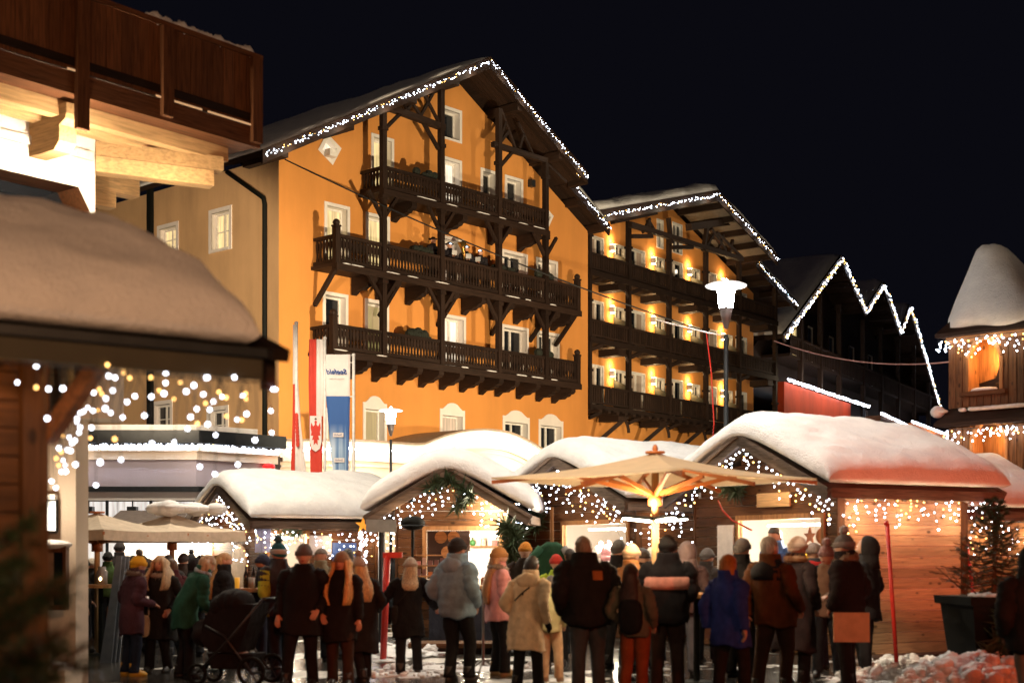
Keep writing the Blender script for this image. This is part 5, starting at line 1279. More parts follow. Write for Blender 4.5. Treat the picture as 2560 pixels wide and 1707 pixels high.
# ------------------------------------------------------------------ potted fir, red poles, snow heaps on the right
def fir(label, p, h, r_, seed, pot=None):
    o = thing('fir_tree', label, 'tree', p); rr = random.Random(seed)
    m = MB(); m.tube([(0,0,0),(.02,0,h*.5),(0,0,h)], [.035,.025,.008], 6); m.obj('trunk', BROWNW['z'], o)
    br = MB(); nd = MB()
    for n in range(92):
        t = n/92; z = h*(.02+.95*t); L_ = r_*(1-t**1.2)*rr.uniform(.6, 1.12)+.07; a = n*2.399+rr.uniform(-.4, .4)
        d = Vector((math.cos(a), math.sin(a), 0)); p0 = Vector((0, 0, z)); up = rr.uniform(.05, .35)
        p1 = p0+d*L_*.55+Vector((0, 0, -.10*L_)); p2 = p0+d*L_+Vector((0, 0, up*L_))
        br.tube([p0, p1, p2], [.011, .008, .004], 4)
        def twig(q0, q1, k_, ln):
            dd = (q1-q0).normalized()
            for k in range(k_):
                q = q0.lerp(q1, (k+.5)/k_); v = Vector((rr.gauss(0, 1), rr.gauss(0, 1), rr.gauss(.2, .8))); v = (v-dd*v.dot(dd)).normalized()+dd*.8; v = v.normalized()*rr.uniform(.6, 1.1)*ln
                w_ = dd.cross(v).normalized()*.0045; nd.add([q-w_, q+w_, q+v], [(0,1,2)])
        twig(p0.lerp(p1, .2), p1, 26, .055); twig(p1, p2, 34, .055)
        for k in range(3):
            q = p1.lerp(p2, .1+.3*k) if k else p0.lerp(p1, .7); sd = d.cross(Vector((0, 0, 1)))*(1 if k % 2 else -1); e = q+(d*.7+sd*.7+Vector((0, 0, .1)))*L_*.34; br.tube([q, e], [.006, .003], 4); twig(q, e, 18, .05)
    br.obj('branch', BROWNW['x'], o, kind='stuff'); nd.obj('needles', FIR, o, kind='stuff'); return o
p = G(2478, 17.0)
fir('small bare-looking fir tree in the black tub at the right', p+Vector((.03, 0, 1.08)), 1.2, .58, 3)
o = thing('plant_tub', 'big black square tub holding the small fir', 'planter', p, R(8)); m = MB()
m.loft([[(sx*w_, sy*w_, z) for sx, sy in ((-1,-1),(1,-1),(1,1),(-1,1))] for w_, z in ((.33, 0), (.44, .98))]); m.obj('tub', BLACKM, o)
m = MB(); m.loft([[(sx*w_, sy*w_, z) for sx, sy in ((-1,-1),(1,-1),(1,1),(-1,1))] for w_, z in ((.49, .981), (.5, 1.08))]); m.obj('rim', BLACKM, o)
m = MB(); rr = random.Random(3)
for i in range(10): m.ell((rr.uniform(-.35, .35), rr.uniform(-.35, .35), 1.085), (rr.uniform(.06, .16), rr.uniform(.06, .14), .035), 8, 5)
m.obj('snow', SNOW, o, smooth=True, kind='stuff')
garland('fir twigs standing against the front of the black tub', [p+Vector((-.3, -.52, .1)), p+Vector((.1, -.55, .9)), p+Vector((.45, -.5, .3))], 900, .3, 6, 'fir_brush')
for lb, a, b in [('red pole leaning at the knotty wall of the big hut', W(2218, 1308, 20.0), G(2242, 20.0)), ('red pole leaning between the two right-hand huts', W(2410, 1305, 24.0), G(2450, 24.0)), ]:
    o = thing('red_pole', lb, 'pole', b, 0, 'red poles'); m = MB(); m.tube([(0, 0, 0), tuple(a-b)], .03, 8); m.obj('pole', RED, o, smooth=True)
    m = MB(); t = a-b; m.tube([tuple(t), (t.x-.03, t.y, t.z+.02)], .038, 8); m.obj('cap', RED, o)
def heap(label, p, sx, sy, h, seed, n=40, lump=.12, m_=SNOW):
    from mathutils import noise as N_
    rr = random.Random(seed); m = MB(); sd = Vector((seed*3.1, seed*1.7, 0))
    def fn(u, q):
        k = 1+.22*N_.fractal(u*2.6+sd, 1, 2, 4)+.10*N_.noise(u*11+sd)
        return q*k
    m.ell((0, 0, -.02), (sx, sy, h), 110, 50, fn)
    for i in range(n):
        a = rr.uniform(0, 6.28); t = math.sqrt(rr.random())*1.02; c = (sx*t*math.cos(a), sy*t*math.sin(a), h*math.sqrt(max(0, 1-t*t))*.95)
        l = lump*rr.uniform(.25, 1.0)**1.4; off = Vector((rr.random()*9, rr.random()*9, rr.random()*9))
        m.ell(c, (l, l*rr.uniform(.6, 1), l*rr.uniform(.5, .95)), 12, 9, lambda u, q: q*(1+.45*N_.noise(u*1.9+off)))
    o = inst('snow_heap', m.mesh('snow_heap', m_, True), None, p); return tag(o, label, 'snow heap', 'heaps of cleared snow')
heap('red-lit lumpy heap of cleared snow at the right edge', G(2450, 16.3)+Vector((0, 0, 0)), .95, .6, .40, 3, 260, .12)
heap('low heap of snow beside the foot of the red pole', G(2290, 17.4), 1.1, .6, .2, 4, 150, .09)
heap('row of small snow lumps at the foot of the knotty wall', G(2290, 20.4), .75, .2, .10, 5, 40, .085)
heap('trodden snow bank between the low and the wide-gabled hut', G(985, 22.5), .9, 1.6, .12, 6, 40, .12)
heap('white snow patch on the ground in front of the wide-gabled hut', G(1170, 19.6), 1.2, .7, .05, 7, 60, .06)
heap('small snow patch between the walkers in the middle', G(1015, 18.6), .55, .5, .04, 8, 40, .05)

def wares(f_, spots, where, seed):
    rr = random.Random(seed); names = [('red', (.5, .05, .03)), ('cream', (.7, .6, .45)), ('green', (.05, .2, .06)), ('amber', (.6, .3, .05)), ('white', (.75, .73, .7)), ('brown', (.2, .08, .03))]
    ordn = ['first', 'second', 'third', 'fourth', 'fifth', 'sixth', 'seventh']
    for r_, (y, z, xs) in enumerate(spots):
        for i, x in enumerate(xs):
            nm_, c = names[(i*5+r_*2+seed) % 6]; m = MB(); k = (i+r_+seed) % 3
            if k == 0: m.tube([(0,0,0),(0,0,.11),(0,0,.13),(0,0,.15)], [.05,.05,.035,.035], 12); kd = 'jar'
            elif k == 1: m.bx(-.05, .05, -.04, .04, 0, rr.uniform(.10, .17)); kd = 'box'
            else: m.ell((0, 0, .06), (.06, .06, .065), 12, 8); m.tube([(0,0,.11),(0,0,.16)], [.012,.006], 6); kd = 'ornament'
            q = inst(kd, m.mesh(kd, plain('ware_'+nm_, c, .4), kd == 'ornament'), None, f_(x, y, z)); tag(q, '%s %s, %s along the %s %s' % (nm_, kd, ordn[i], ['lower', 'upper'][r_ % 2], where), kd, 'wares in the huts')
wares(LD, [(KD['D']-.2, 1.431, [-.45+.3*i for i in range(6)]), (KD['D']-.2, 1.781, [-.4+.3*i for i in range(6)])], 'shelf of the big knotty-walled hut', 1)
wares(LB, [(KB['D']-.2, 1.381, [-.35+.22*i for i in range(6)]), (KB['D']-.2, 1.731, [-.35+.22*i for i in range(6)])], 'shelf of the wide-gabled hut', 2)
wares(LB, [(-.15, 1.001, [-.38+.2*i for i in range(7)])], 'counter board of the wide-gabled hut', 4)
wares(LC, [(KC['D']-.2, 1.731, [-.2+.3*i for i in range(7)])], 'shelf of the hat stall', 3)
# ------------------------------------------------------------------ building at the upper left with a wooden balcony
oL, dL, eL, rzL = frame_at(645, 21, 4100)
hL = hitter(oL, dL, eL)
lb = thing('building', 'white house at the upper left with a brown boarded balcony lit from below', 'building', oL, rzL)
ztop = CH+(HY-150)/FP*21; zbot = CH+(HY-322)/FP*21
x = -9.
while x < -.02:
    w_ = random.uniform(.19, .27); x2 = min(x+w_-.007, -.005); m = MB(); p = random.uniform(0, .008)
    m.bx(x, x2, -.035-p, -.0, zbot, ztop-.02); m.obj('board', BROWNW['z'], lb); x += w_
m = MB(); m.bx(-9, .03, -.08, .06, ztop-.02, ztop+.05); m.obj('cap_rail', BROWNW['x'], lb)
m = MB(); m.bx(-9, .0, -.06, -.045, zbot+.06, zbot+.17); m.obj('rail', DARKW['x'], lb)
m = MB(); m.bx(-9, .0, -.05, .06, zbot-.30, zbot-.02); m.obj('edge_beam', BROWNW['x'], lb)
m = MB(); m.bx(-9, .02, -.07, .05, zbot-.019, zbot-.001); m.obj('drip_strip', GREYW['x'], lb)
for a, b in ((-1.9, -1.1), (-1.0, -.15), (-3.3, -3.0), (-6, -5)):
    m = MB(); m.bx(a, b, -.075, -.071, zbot-.016, zbot+.012); m.obj('light_strip', glow('dim_strip', (1, .6, .3), .5), lb)
for uu in (205, 418, 641):
    s, _ = hL(uu, 250, -.09); m = MB(); m.bx(s-.09, s+.09, -.13, -.047, zbot-.75 if uu == 205 else zbot-.25, ztop-.03); m.obj('post', BROWNW['z'], lb)
m = MB(); m.bx(-.02, .05, .05, 1.6, zbot-.25, ztop); m.obj('end_panel', BROWNW['z'], lb)
zf = zbot-.34
m = MB(); m.bx(-9, -.05, .062, 2.0, zf+.05, zf+.12); m.obj('deck', BROWNW['x'], lb)
for y in (.40, .80):
    m = MB(); m.bx(-9, -.3-.0*y, y-.09, y+.09, zf-.16, zf+.045); m.obj('joist', BEAMW['x'], lb)
# white upper wall, chamfered corner, dark recess
YW = 1.0
xc, _ = hL(238, 400, YW); xr, zr_ = hL(196, 468, YW); xr2, zr2_ = hL(0, 427, YW)
zup = zf-.02; zlow = 3.6
rec = [(-8.5, zlow+.3), (xr+.55, zlow+.3), (xr+.55, zr_-.9), (xr, zr_), (-8.5, zr_)]
WHITEH = plaster('bright_white_plaster', (.80, .77, .72), .03)
wall_mesh('wall', [(-9, zlow), (xc, zlow), (xc, zup), (-9, zup)], [rec], WHITEH, lb, YW)
m = MB(); m.add([(xc,YW,zlow),(xc+.25,YW+.35,zlow),(xc+.25,YW+.35,zup),(xc,YW,zup)], [(0,1,2,3)]); m.add([(xc+.25,YW+.35,zlow),(xc+.25,6,zlow),(xc+.25,6,zup),(xc+.25,YW+.35,zup)], [(0,1,2,3)]); m.add([(-9,YW,zlow),(xc,YW,zlow),(xc+.25,YW+.35,zlow),(xc+.25,6,zlow),(-9,6,zlow)], [(0,1,2,3,4)]); m.obj('side_wall', WHITEH, lb)
m = MB()
for i in range(len(rec)):
    a, b = rec[i], rec[(i+1) % len(rec)]; m.add([(a[0],YW,a[1]),(b[0],YW,b[1]),(b[0],YW+.5,b[1]),(a[0],YW+.5,a[1])], [(0,1,2,3)])
m.obj('recess_lining', BROWNW['x'], lb); m = MB(); m.add([(a, YW+.5, b) for a, b in rec], [(0,1,2,3,4)]); m.obj('shaded_window', GLASSD, lb)
m = MB(); m.bx(-9, xc-.05, YW-.05, YW-.005, zup-.42, zup-.30); m.obj('wall_moulding', WHITEF, lb)
def corbel(x_, w_, y0_, y1_, zt_, steps, name='bracket'):
    m = MB(); prof = [(y1_, zt_), (y1_, zt_-steps*.22)]
    prof += [(y0_+.28, zt_-steps*.22), (y0_+.16, zt_-steps*.22+.10), (y0_+.16, zt_-.26), (y0_+.02, zt_-.2), (y0_, zt_-.14), (y0_, zt_)]
    m.prism(prof, lambda a, b, d: (x_+d, a, b), -w_/2, w_/2); return m.obj(name, BEAMW['y'], lb)
sx_, _ = hL(165, 330, .35); corbel(sx_, .26, .15, YW, zf-.02, 2.6)
for xx in (-5.2, -7.2): corbel(xx, .26, .15, YW, zf-.02, 2.6)
m = MB(); m.beam((xc+.05, YW+.1, zf-.24), (-.42, .32, zf-.24), .26, .20); m.obj('corner_beam', BEAMW['x'], lb)
m = MB(); m.beam((xc+.05, YW+.1, zf-.455), (-.52, .42, zf-.455), .24, .22); m.obj('corner_beam', BEAMW['x'], lb)
m = MB(); m.beam((xc+.1, 2.6, zf-.2), (-.35, 2.45, zf-.2), .24, .36); m.obj('bracket', BEAMW['x'], lb)
m = MB(); m.beam((xc+.1, 2.6, zf-.5), (-.75, 2.5, zf-.5), .22, .24); m.obj('bracket', BEAMW['x'], lb)
m = MB(); rr = random.Random(8)
for i in range(20): a = -1.95+1.75*i/19; m.ell((a, -.0, ztop+.06), (.11, .07, rr.uniform(.035, .10)), 9, 6, lambda u, q: q*(1+.15*math.sin(9*u.x+i)))
m.obj('snow', SNOW, lb, smooth=True, kind='stuff')
m = MB(); m.bx(-4.25, -3.95, .0, .2, ztop+.08, ztop+.16); m.obj('snow', SNOW, lb)
for xx, pw in ((-1.35, 50), (-3.0, 62), (-5.6, 62)):
    l = lamp('balcony_underlight', 'POINT', (0,0,0), pw, (1, .80, .54), .05); l.parent = lb; l.location = (xx, .02, zf-.92)
l = lamp('balcony_underlight', 'POINT', (0,0,0), 150, (1, .84, .62), .05); l.parent = lb; l.location = (-3.1, -.1, zf-1.0)
# lower pillar with a lit display case
pl = thing('pillar', 'cream corner pillar of the left house behind the foreground hut', 'pillar', G(150, 17), 0)
m = MB(); m.bx(-.42, .19, 0, .5, 0, 3.75); m.obj('shaft', CREAM, pl); m = MB(); m.bx(-.5, .6, .0, .6, 3.2, 4.2); m.obj('upper_wall', CREAM, pl)
z_ = lambda v: CH+(HY-v)/FP*17
o = thing('display_case', 'glaring lit display case on the cream pillar', 'display case', G(124, 16.9)); m = MB(); m.bx(-.14, .11, -.08, -.01, z_(1330), z_(1250)); m.obj('case', BLACKM, o)
m = MB(); m.bx(-.12, .095, -.088, -.081, z_(1326), z_(1254)); m.obj('lit_panel', glow('case_glow', (1, .93, .82), 4), o); m = MB(); m.bx(-.13, .1, -.12, -.0, z_(1250), z_(1237)); m.obj('top', WHITEF, o)
lamp('display_case_light', 'POINT', G(118, 16.4)+Vector((0, 0, z_(1262))), 22, (1, .82, .6), .05)
o = thing('notice_case', 'brown framed notice case with snow on top at the left pillar', 'notice case', G(140, 16.6)); m = MB()
for a in ((-.2, -.16, z_(1520), z_(1365)), (.12, .16, z_(1520), z_(1365)), (-.16, .12, z_(1380), z_(1365)), (-.16, .12, z_(1520), z_(1508))): m.bx(a[0], a[1], -.14, -.02, a[2], a[3])
m.obj('frame', BROWNW['z'], o); m = MB(); m.bx(-.16, .0, -.08, -.06, z_(1508), z_(1380)); m.obj('notice', plain('brown_notice', (.35, .22, .15), .6, 0, .4, 9), o); m = MB(); m.bx(.0, .12, -.08, -.06, z_(1508), z_(1380)); m.obj('dark_pane', GLASSD, o)
m = MB(); m.ell((-.02, -.08, z_(1362)), (.24, .1, .06), 12, 7); m.obj('snow', SNOW, o, smooth=True)
o = thing('stone_ledge', 'small ledge with a snow cushion at the left edge, below the notice case', 'ledge', G(140, 15.6)); m = MB(); m.bx(-.14, .13, -.1, .3, 0, z_(1650)); m.obj('block', CREAM, o); m = MB(); m.ell((0, .1, z_(1650)+.02), (.16, .2, .07), 12, 7); m.obj('snow', SNOW, o, smooth=True)

# ------------------------------------------------------------------ the foreground hut at the left
oH, dH, eH, rzH = frame_at(650, 8, 5944)
hH = hitter(oH, dH, eH)
fh = thing('market_hut', 'nearest market hut at the left edge with a huge snow roof and hanging bulbs', 'market hut', oH, rzH, 'market huts')
zt_ = CH+(HY-884)/FP*8; zb_ = CH+(HY-950)/FP*8
m = MB(); m.bx(-5, -2.2, -.03, .02, zb_, zt_+.01); m.obj('fascia_board', GREYW['x'], fh); m = MB(); m.bx(-2.195, 0, -.03, .02, zb_, zt_+.01); m.obj('fascia_board', plain('olive_fascia', (.045, .038, .022), .7, 0, .3, 3), fh)
m = MB(); m.bx(-5, .05, -.07, -.03, zt_-.03, zt_+.02); m.obj('drip_edge', DARKG, fh)
sl_ = .40; DR = 3.4
m = MB(); m.add([(-5,0,zt_-.05),(0,0,zt_-.05),(0,DR/2,zt_-.05+sl_*DR/2),(-5,DR/2,zt_-.05+sl_*DR/2),(-5,0,zt_),(0,0,zt_),(0,DR/2,zt_+sl_*DR/2),(-5,DR/2,zt_+sl_*DR/2)], [(0,3,2,1),(4,5,6,7),(0,1,5,4),(1,2,6,5),(2,3,7,6),(3,0,4,7)])
m.add([(-5,DR/2,zt_-.05+sl_*DR/2),(0,DR/2,zt_-.05+sl_*DR/2),(0,DR,zt_-.05),(-5,DR,zt_-.05),(-5,DR/2,zt_+sl_*DR/2),(0,DR/2,zt_+sl_*DR/2),(0,DR,zt_),(-5,DR,zt_)], [(0,3,2,1),(4,5,6,7),(0,1,5,4),(1,2,6,5),(2,3,7,6),(3,0,4,7)])
m.obj('roof', PINEW['x'], fh)
for sg in (0, 1):
    m = MB(); a = (.03, DR*sg, zt_-.04); b = (.03, DR/2, zt_-.04+sl_*DR/2); m.beam(a, b, .05, .16); m.obj('barge_board', DARKW['y'], fh)
m = MB(); m.beam((.06, -.14, zt_-.02), (.06, .35, zt_+.16), .10, .07); m.beam((.05, .0, zb_-.05), (.05, .0, zt_), .06, .08); m.obj('verge_end', DARKW['y'], fh)
s0_ = snow_sheet((lambda d: zt_+.0+sl_*(DR/2+.02-math.sqrt((d-DR/2)**2+.04)+.1), -.02, DR), -5, -.10, .42, .40, 50, 40, 21, .035, .09)
q = MB(); q.v = [(b, a, c) for a, b, c in s0_.v]; q.f = s0_.f; q.obj('snow_cover', SNOW, fh, smooth=True)
xp0, _ = hH(57, 1200, .42); xp1, _ = hH(122, 1200, .42)
m = MB(); m.bx(xp0, xp1, .42, .42+(xp1-xp0), 0, zt_+.1); m.obj('post', OLDW['z'], fh)
z = .02
while z < zt_+.1:
    m = MB(); m.bx(-4.8, xp0-.004, .46+random.uniform(0, .008), .50, z, z+.142); m.obj('plank', OLDW['x'], fh); z += .15
for i in range(9):
    m = MB(); m.bx(xp1-.06, xp1-.03, .56+.15*i, .70+.15*i, 0, zt_+.05+sl_*(.1+.15*i)); m.obj('plank', OLDW['z'], fh)
a, b = hH(128, 1095, .40), hH(252, 905, .12)
m = MB(); m.beam((a[0], .47, a[1]), (b[0], .14, b[1]), .075, .09); m.obj('brace', BROWNW['x'], fh)
l = lamp('hut_eave_light', 'POINT', (0,0,0), 5.5, (1, .45, .10), .08); l.parent = fh; l.location = (xp1+.25, .36, zb_-.03)
l = lamp('hut_eave_light', 'POINT', (0,0,0), 4, (1, .5, .14), .08); l.parent = fh; l.location = (xp0-.35, .3, zb_-.12)
bl = '237,299 113,407 237,440w 317,450 411,447 205,617 308,642 158,793 252,767 709,366 752,376 805,340w 848,378w 986,375w 1083,351 1082,411 1180,408w 1345,378 1357,376 1532,374 1783,452 1800,452 1267,426 1217,466 1072,480 1040,460w 989,500 1137,516w 1329,485 1430,470w 1450,500 1477,505w 1586,494 1605,480w 1608,516w 1396,533 1343,543w 1284,581 1369,584 1245,633 1612,613 1550,650 1580,652w 1479,627w 1290,677w 1357,680 1226,710 1409,750 1770,593 1776,735 1667,783 881,497 830,535 737,460 690,512 612,474 649,452w 665,482w 551,512w 540,545w 573,572 545,597 525,605 607,592 638,588w 688,578 723,605 802,635 943,624 504,642 503,664 598,702 592,770w 523,702 516,735 421,692 452,765 380,747 410,754w 489,786 470,800 385,836 437,848 460,852 401,862w 410,916 428,948 383,948w 367,903w 402,990 430,988 493,943 654,929 791,912 627,1077 1306,957 1404,1005 1554,943 993,806 1138,796 750,777w 337,1052 365,1095 702,292w'.split()
bs = thing('fairy_light_string', 'big soft bulbs hanging from the eave of the nearest hut at the left', 'string lights', oH, rzH, 'strings of fairy lights')
m0 = MB(); m0.ell((0, 0, 0), .0092, 10, 8); BME = m0.mesh('bulb', glow('near_cool_bulb', (.84, .88, 1), 12), True)
m0 = MB(); m0.ell((0, 0, 0), .0085, 8, 6); BMW = m0.mesh('bulb', glow('near_warm_bulb', (1, .55, .16), 6), True)
wi = MB(); rr = random.Random(12)
wi.tube([(-2.6, -.04, zb_-.02), (0.05, -.04, zb_-.02)], .004, 4)
for b_ in bl:
    wm = b_.endswith('w'); px, py = [float(t) for t in b_.rstrip('w').split(',')]
    yy = rr.uniform(-.05, .03)
    if px < 640 and py > 460: yy = rr.uniform(.2, 1.2)
    s, z_b = hH(px/2.614, 800+py/2.614, yy)
    inst('bulb', BMW if wm else BME, bs, (s, yy, z_b)).scale = [rr.uniform(.75, 1.2)]*3
    zt2 = zb_ if yy < .1 else zb_+sl_*yy
    if z_b < zt2-.03: wi.tube([(s+rr.uniform(-.06, .06), yy, zt2), (s+rr.uniform(-.03, .03), yy, (z_b+zt2)/2), (s, yy, z_b+.01)], .0022, 4)
wi.obj('wire', WIRE, bs)
for xx in (-.4, -1.1, -1.8): l = lamp('near_bulb_light', 'POINT', (0,0,0), 1.0, (1, .85, .65), .05); l.parent = bs; l.location = (xx, -.05, zb_-.25)

# near fir twigs at the lower left
def branch(pts, m, nd, rr, ln=.075, dens=110):
    pts = [Vector(p) for p in pts]; m.tube(pts, [.012]+[.008]*(len(pts)-2)+[.003], 5)
    for i in range(dens):
        t = rr.random()*(len(pts)-1); a = int(t); q = pts[a].lerp(pts[a+1], t-a); d = (pts[a+1]-pts[a]).normalized()
        v = Vector((rr.gauss(0, 1), rr.gauss(0, 1), rr.gauss(0, 1))); v = (v-d*v.dot(d)).normalized()+d*rr.uniform(.3, .9); v = v.normalized()*ln*rr.uniform(.6, 1.1)
        w_ = d.cross(v).normalized()*.0035; nd.add([q-w_, q+w_, q+v], [(0,1,2)])
ft = thing('fir_tree', 'dark out-of-focus fir tree whose boughs reach in at the lower left corner', 'tree', Vector((-1.95, 4.7, 0)), 0)
m = MB(); nd = MB(); rr = random.Random(3); m.tube([(0,0,0),(0,0,2.4)], [.05,.01], 8); m.obj('trunk', BROWNW['z'], ft); m = MB()
for (u1, v1), (u0, v0) in [((120, 1485), (-80, 1560)), ((178, 1462), (-60, 1545)), ((115, 1625), (-90, 1660)), ((160, 1600), (-70, 1700)), ((60, 1390), (-90, 1470)), ((95, 1290), (-80, 1400)), ((215, 1640), (-60, 1740)), ((70, 1545), (-90, 1620)), ((40, 1690), (-100, 1700)), ((110, 1705), (-90, 1760)), ((50, 1450), (-90, 1510))]:
    Y_ = rr.uniform(4.1, 5.0); e = W(u1, v1, Y_)-Vector((-1.95, 4.7, 0)); s = W(u0, v0, Y_+.1)-Vector((-1.95, 4.7, 0))
    mid = s.lerp(e, .5)+Vector((0, 0, -.03)); branch([s, mid, e], m, nd, rr)
    for k in range(5):
        t = .35+.12*k; q = s.lerp(e, t); d = (e-s)*.28; sd = Vector((0, .12, .05))*(1 if k % 2 else -1); branch([q, q+d*.6+sd*.7, q+d+sd], m, nd, rr, .06, 40)
m.obj('bough', BROWNW['x'], ft, kind='stuff'); nd.obj('needles', FIR, ft, kind='stuff')
# ------------------------------------------------------------------ people
def catmull(pts, n):
    pts = [Vector(p) for p in pts]; out = []
    for i in range(len(pts)-1):
        p0, p1, p2, p3 = pts[max(i-1, 0)], pts[i], pts[i+1], pts[min(i+2, len(pts)-1)]
        for k in range(n):
            t = k/n; out.append(.5*((2*p1)+(-p0+p2)*t+(2*p0-5*p1+4*p2-p3)*t*t+(-p0+3*p1-3*p2+p3)*t**3))
    out.append(pts[-1]); return out
ARM = {'down': ((.255, -.03, 1.15), (.265, .05, .90)), 'pocket': ((.30, -.09, 1.15), (.215, .10, .97)), 'cup': ((.25, .0, 1.14), (.10, .27, 1.10)),
       'swing': ((.27, -.12, 1.16), (.27, -.10, .91)), 'fore': ((.25, .10, 1.15), (.24, .28, 1.00)), 'out': ((.33, .05, 1.18), (.42, .22, 1.02)), 'up': ((.27, .16, 1.30), (.16, .30, 1.48)), 'chest': ((.27, .04, 1.14), (.05, .22, 1.20))}
def person(label, u, Y, vtop, face=0., coat='jacket', cc=(.02, .02, .022), legs=(.015, .015, .02), shoe=(.02, .018, .016), head=('beanie', (.1, .1, .1)), hair=None, arms=('down', 'down'),
           lean=0., stride=.06, wid=1., quilt=0., skin=SKIN, glove=None, fur=None, hood=None, hturn=0., z0=0., h=None, group='people at the market', scarf=None, hem=None, pos=None, face_on=False):
    if h is None: h = CH + (HY-vtop)/FP*Y
    p = G(u, Y) if pos is None else Vector(pos)
    if pos is not None: z0 = p.z
    p.z = z0
    root = thing('person', label, 'person', p, R(face), group)
    k = (h-z0)/1.805; V = Vector
    rp = random.Random(sum(map(ord, label))*7+len(label))
    la = R(lean + rp.uniform(-1.5, 4)); tw = R(rp.uniform(-16, 16)); ll = rp.uniform(-.05, .05); hs_ = rp.uniform(-.03, .03); HS = 1.12
    def bend(q):
        q = V(q); t = min(1, max(0, (q.z-.85)/.45)); a = tw*t; q = V((q.x*math.cos(a)-q.y*math.sin(a), q.x*math.sin(a)+q.y*math.cos(a), q.z))
        q.x += ll*max(0, q.z-.9)*1.6 + hs_*math.exp(-((q.z-.95)/.4)**2); q.z += .05*ll*q.x*8*t
        if la:
            t = min(1, max(0, (q.z-.82)/.35)); c = V((q.x, 0, .92)); d = q-c; a = -la*t
            q = c+V((d.x, d.y*math.cos(a)-d.z*math.sin(a), d.y*math.sin(a)+d.z*math.cos(a)))
        return q*k
    def fin(m):
        m.v = [tuple(bend(q)) for q in m.v]; return m
    # ---- body: one skinned surface with palms and fingers
    vs = []; es = []; rd = []
    def nv(q, r_, par=None):
        vs.append(bend(q)); rd.append(r_*k); i = len(vs)-1
        if par is not None: es.append((par, i))
        return i
    pel = nv((0, 0, .93), .12); sp = nv((0, 0, 1.12), .115, pel); chs = nv((0, -.01, 1.32), .13, sp); nk = nv((0, -.005, 1.47), .055, chs); hd0 = nv((0, .0, 1.56), .055, nk); hd = nv((0, .01, 1.64), .075, hd0)
    A = {}
    for sd, nm in ((-1, arms[0]), (1, arms[1])):
        e, w_ = ARM[nm]; e = V((sd*e[0]*wid*.97, e[1]+rp.uniform(-.05, .04), e[2])); w_ = V((sd*w_[0]*wid, w_[1]+rp.uniform(-.03, .05), w_[2]+rp.uniform(-.02, .03))); s = V((sd*.185*wid, -.01, 1.415))
        A[sd] = (s, e, w_)
        i0 = nv(s, .06, chs); i1 = nv(e, .043, i0); i2 = nv(w_, .030, i1)
        d = (w_-e).normalized(); ac = V((0, 1, 0))*.5+V((-sd, 0, 0)); ac = (ac-d*ac.dot(d)).normalized(); nrm = d.cross(ac)
        pm = nv(w_+d*.075, .032, i2)
        for f in range(4):                     # fingers, unequal and curled
            off = ac*(.030-.020*f); L_ = (.062, .072, .068, .052)[f]
            a0 = nv(w_+d*.10+off, .0105, pm); a1 = nv(w_+d*(.10+L_*.55)+off+nrm*(-sd*.012), .0095, a0); nv(w_+d*(.10+L_)+off+nrm*(-sd*.036), .008, a1)
        t0 = nv(w_+d*.045+ac*.038, .013, pm); nv(w_+d*.085+ac*.062+nrm*(-sd*.012), .010, t0)
    Lg = {}
    for sd in (-1, 1):
        hp_ = V((sd*.095, 0, .90)); lx = rp.uniform(-.02, .05); bk_ = rp.choice((0, 0, .05)); kn = V((sd*(.10+lx*.6), sd*stride*.5+.015+bk_, .49)); an_ = V((sd*(.105+lx), sd*stride+rp.uniform(-.06, .06), .09)); Lg[sd] = (hp_, kn, an_)
        i0 = nv(hp_, .085, pel); i1 = nv(kn, .055, i0); i2 = nv(an_, .04, i1); nv(an_+V((0, .12, -.06)), .02, i2)
    me = bpy.data.meshes.new('body'); me.from_pydata([tuple(q) for q in vs], es, []); o = bpy.data.objects.new('body_rig', me); col.objects.link(o)
    o.modifiers.new('Skin', 'SKIN'); sv = me.skin_vertices[0].data
    for i, r_ in enumerate(rd): sv[i].radius = (r_, r_)
    sv[0].use_root = True
    sb = o.modifiers.new('Sub', 'SUBSURF'); sb.levels = 1
    dg = bpy.context.evaluated_depsgraph_get(); bm_ = bpy.data.meshes.new_from_object(o.evaluated_get(dg)); bpy.data.objects.remove(o)
    B = MB(); B.v = [tuple(q.co) for q in bm_.vertices]; B.f = [tuple(q.vertices) for q in bm_.polygons]; bpy.data.meshes.remove(bm_)
    # head with a face
    ht = R(hturn); ch_, sh_ = math.cos(ht), math.sin(ht)
    def turn(q): x, y, z = q; x *= HS; y *= HS; return (x*ch_-y*sh_, x*sh_+y*ch_, 1.525+(z-1.525)*HS-.012)
    def face_fn(u_, q):
        q = V(q)
        if u_.z < -.1: q.x *= 1-.28*(-.1-u_.z); q.y *= 1-.10*(-.1-u_.z)
        if u_.y > .3:
            q.y += .016*math.exp(-((u_.x)/.16)**2)*math.exp(-((u_.z+.12)/.2)**2)*1.4          # nose
            q.y -= .008*math.exp(-((abs(u_.x)-.38)/.17)**2)*math.exp(-((u_.z-.08)/.12)**2)      # eye sockets
            q.y += .006*math.exp(-((u_.z-.26)/.1)**2)*(abs(u_.x) < .6)                        # brow
            q.y += .008*math.exp(-((u_.x)/.25)**2)*math.exp(-((u_.z+.78)/.16)**2)              # chin
            q.y += .005*math.exp(-((u_.x)/.28)**2)*math.exp(-((u_.z+.48)/.09)**2)              # lips
        return q
    H = MB(); H.ell((0, .01, 1.645), (.077, .097, .122), 24, 18, face_fn)
    for sd in (-1, 1): H.ell((sd*.078, -.002, 1.64), (.012, .026, .034), 8, 6)
    H.v = [turn(q) for q in H.v]; fin(H); B.add(H.v, H.f)
    B.obj('body', skin, root, smooth=True)
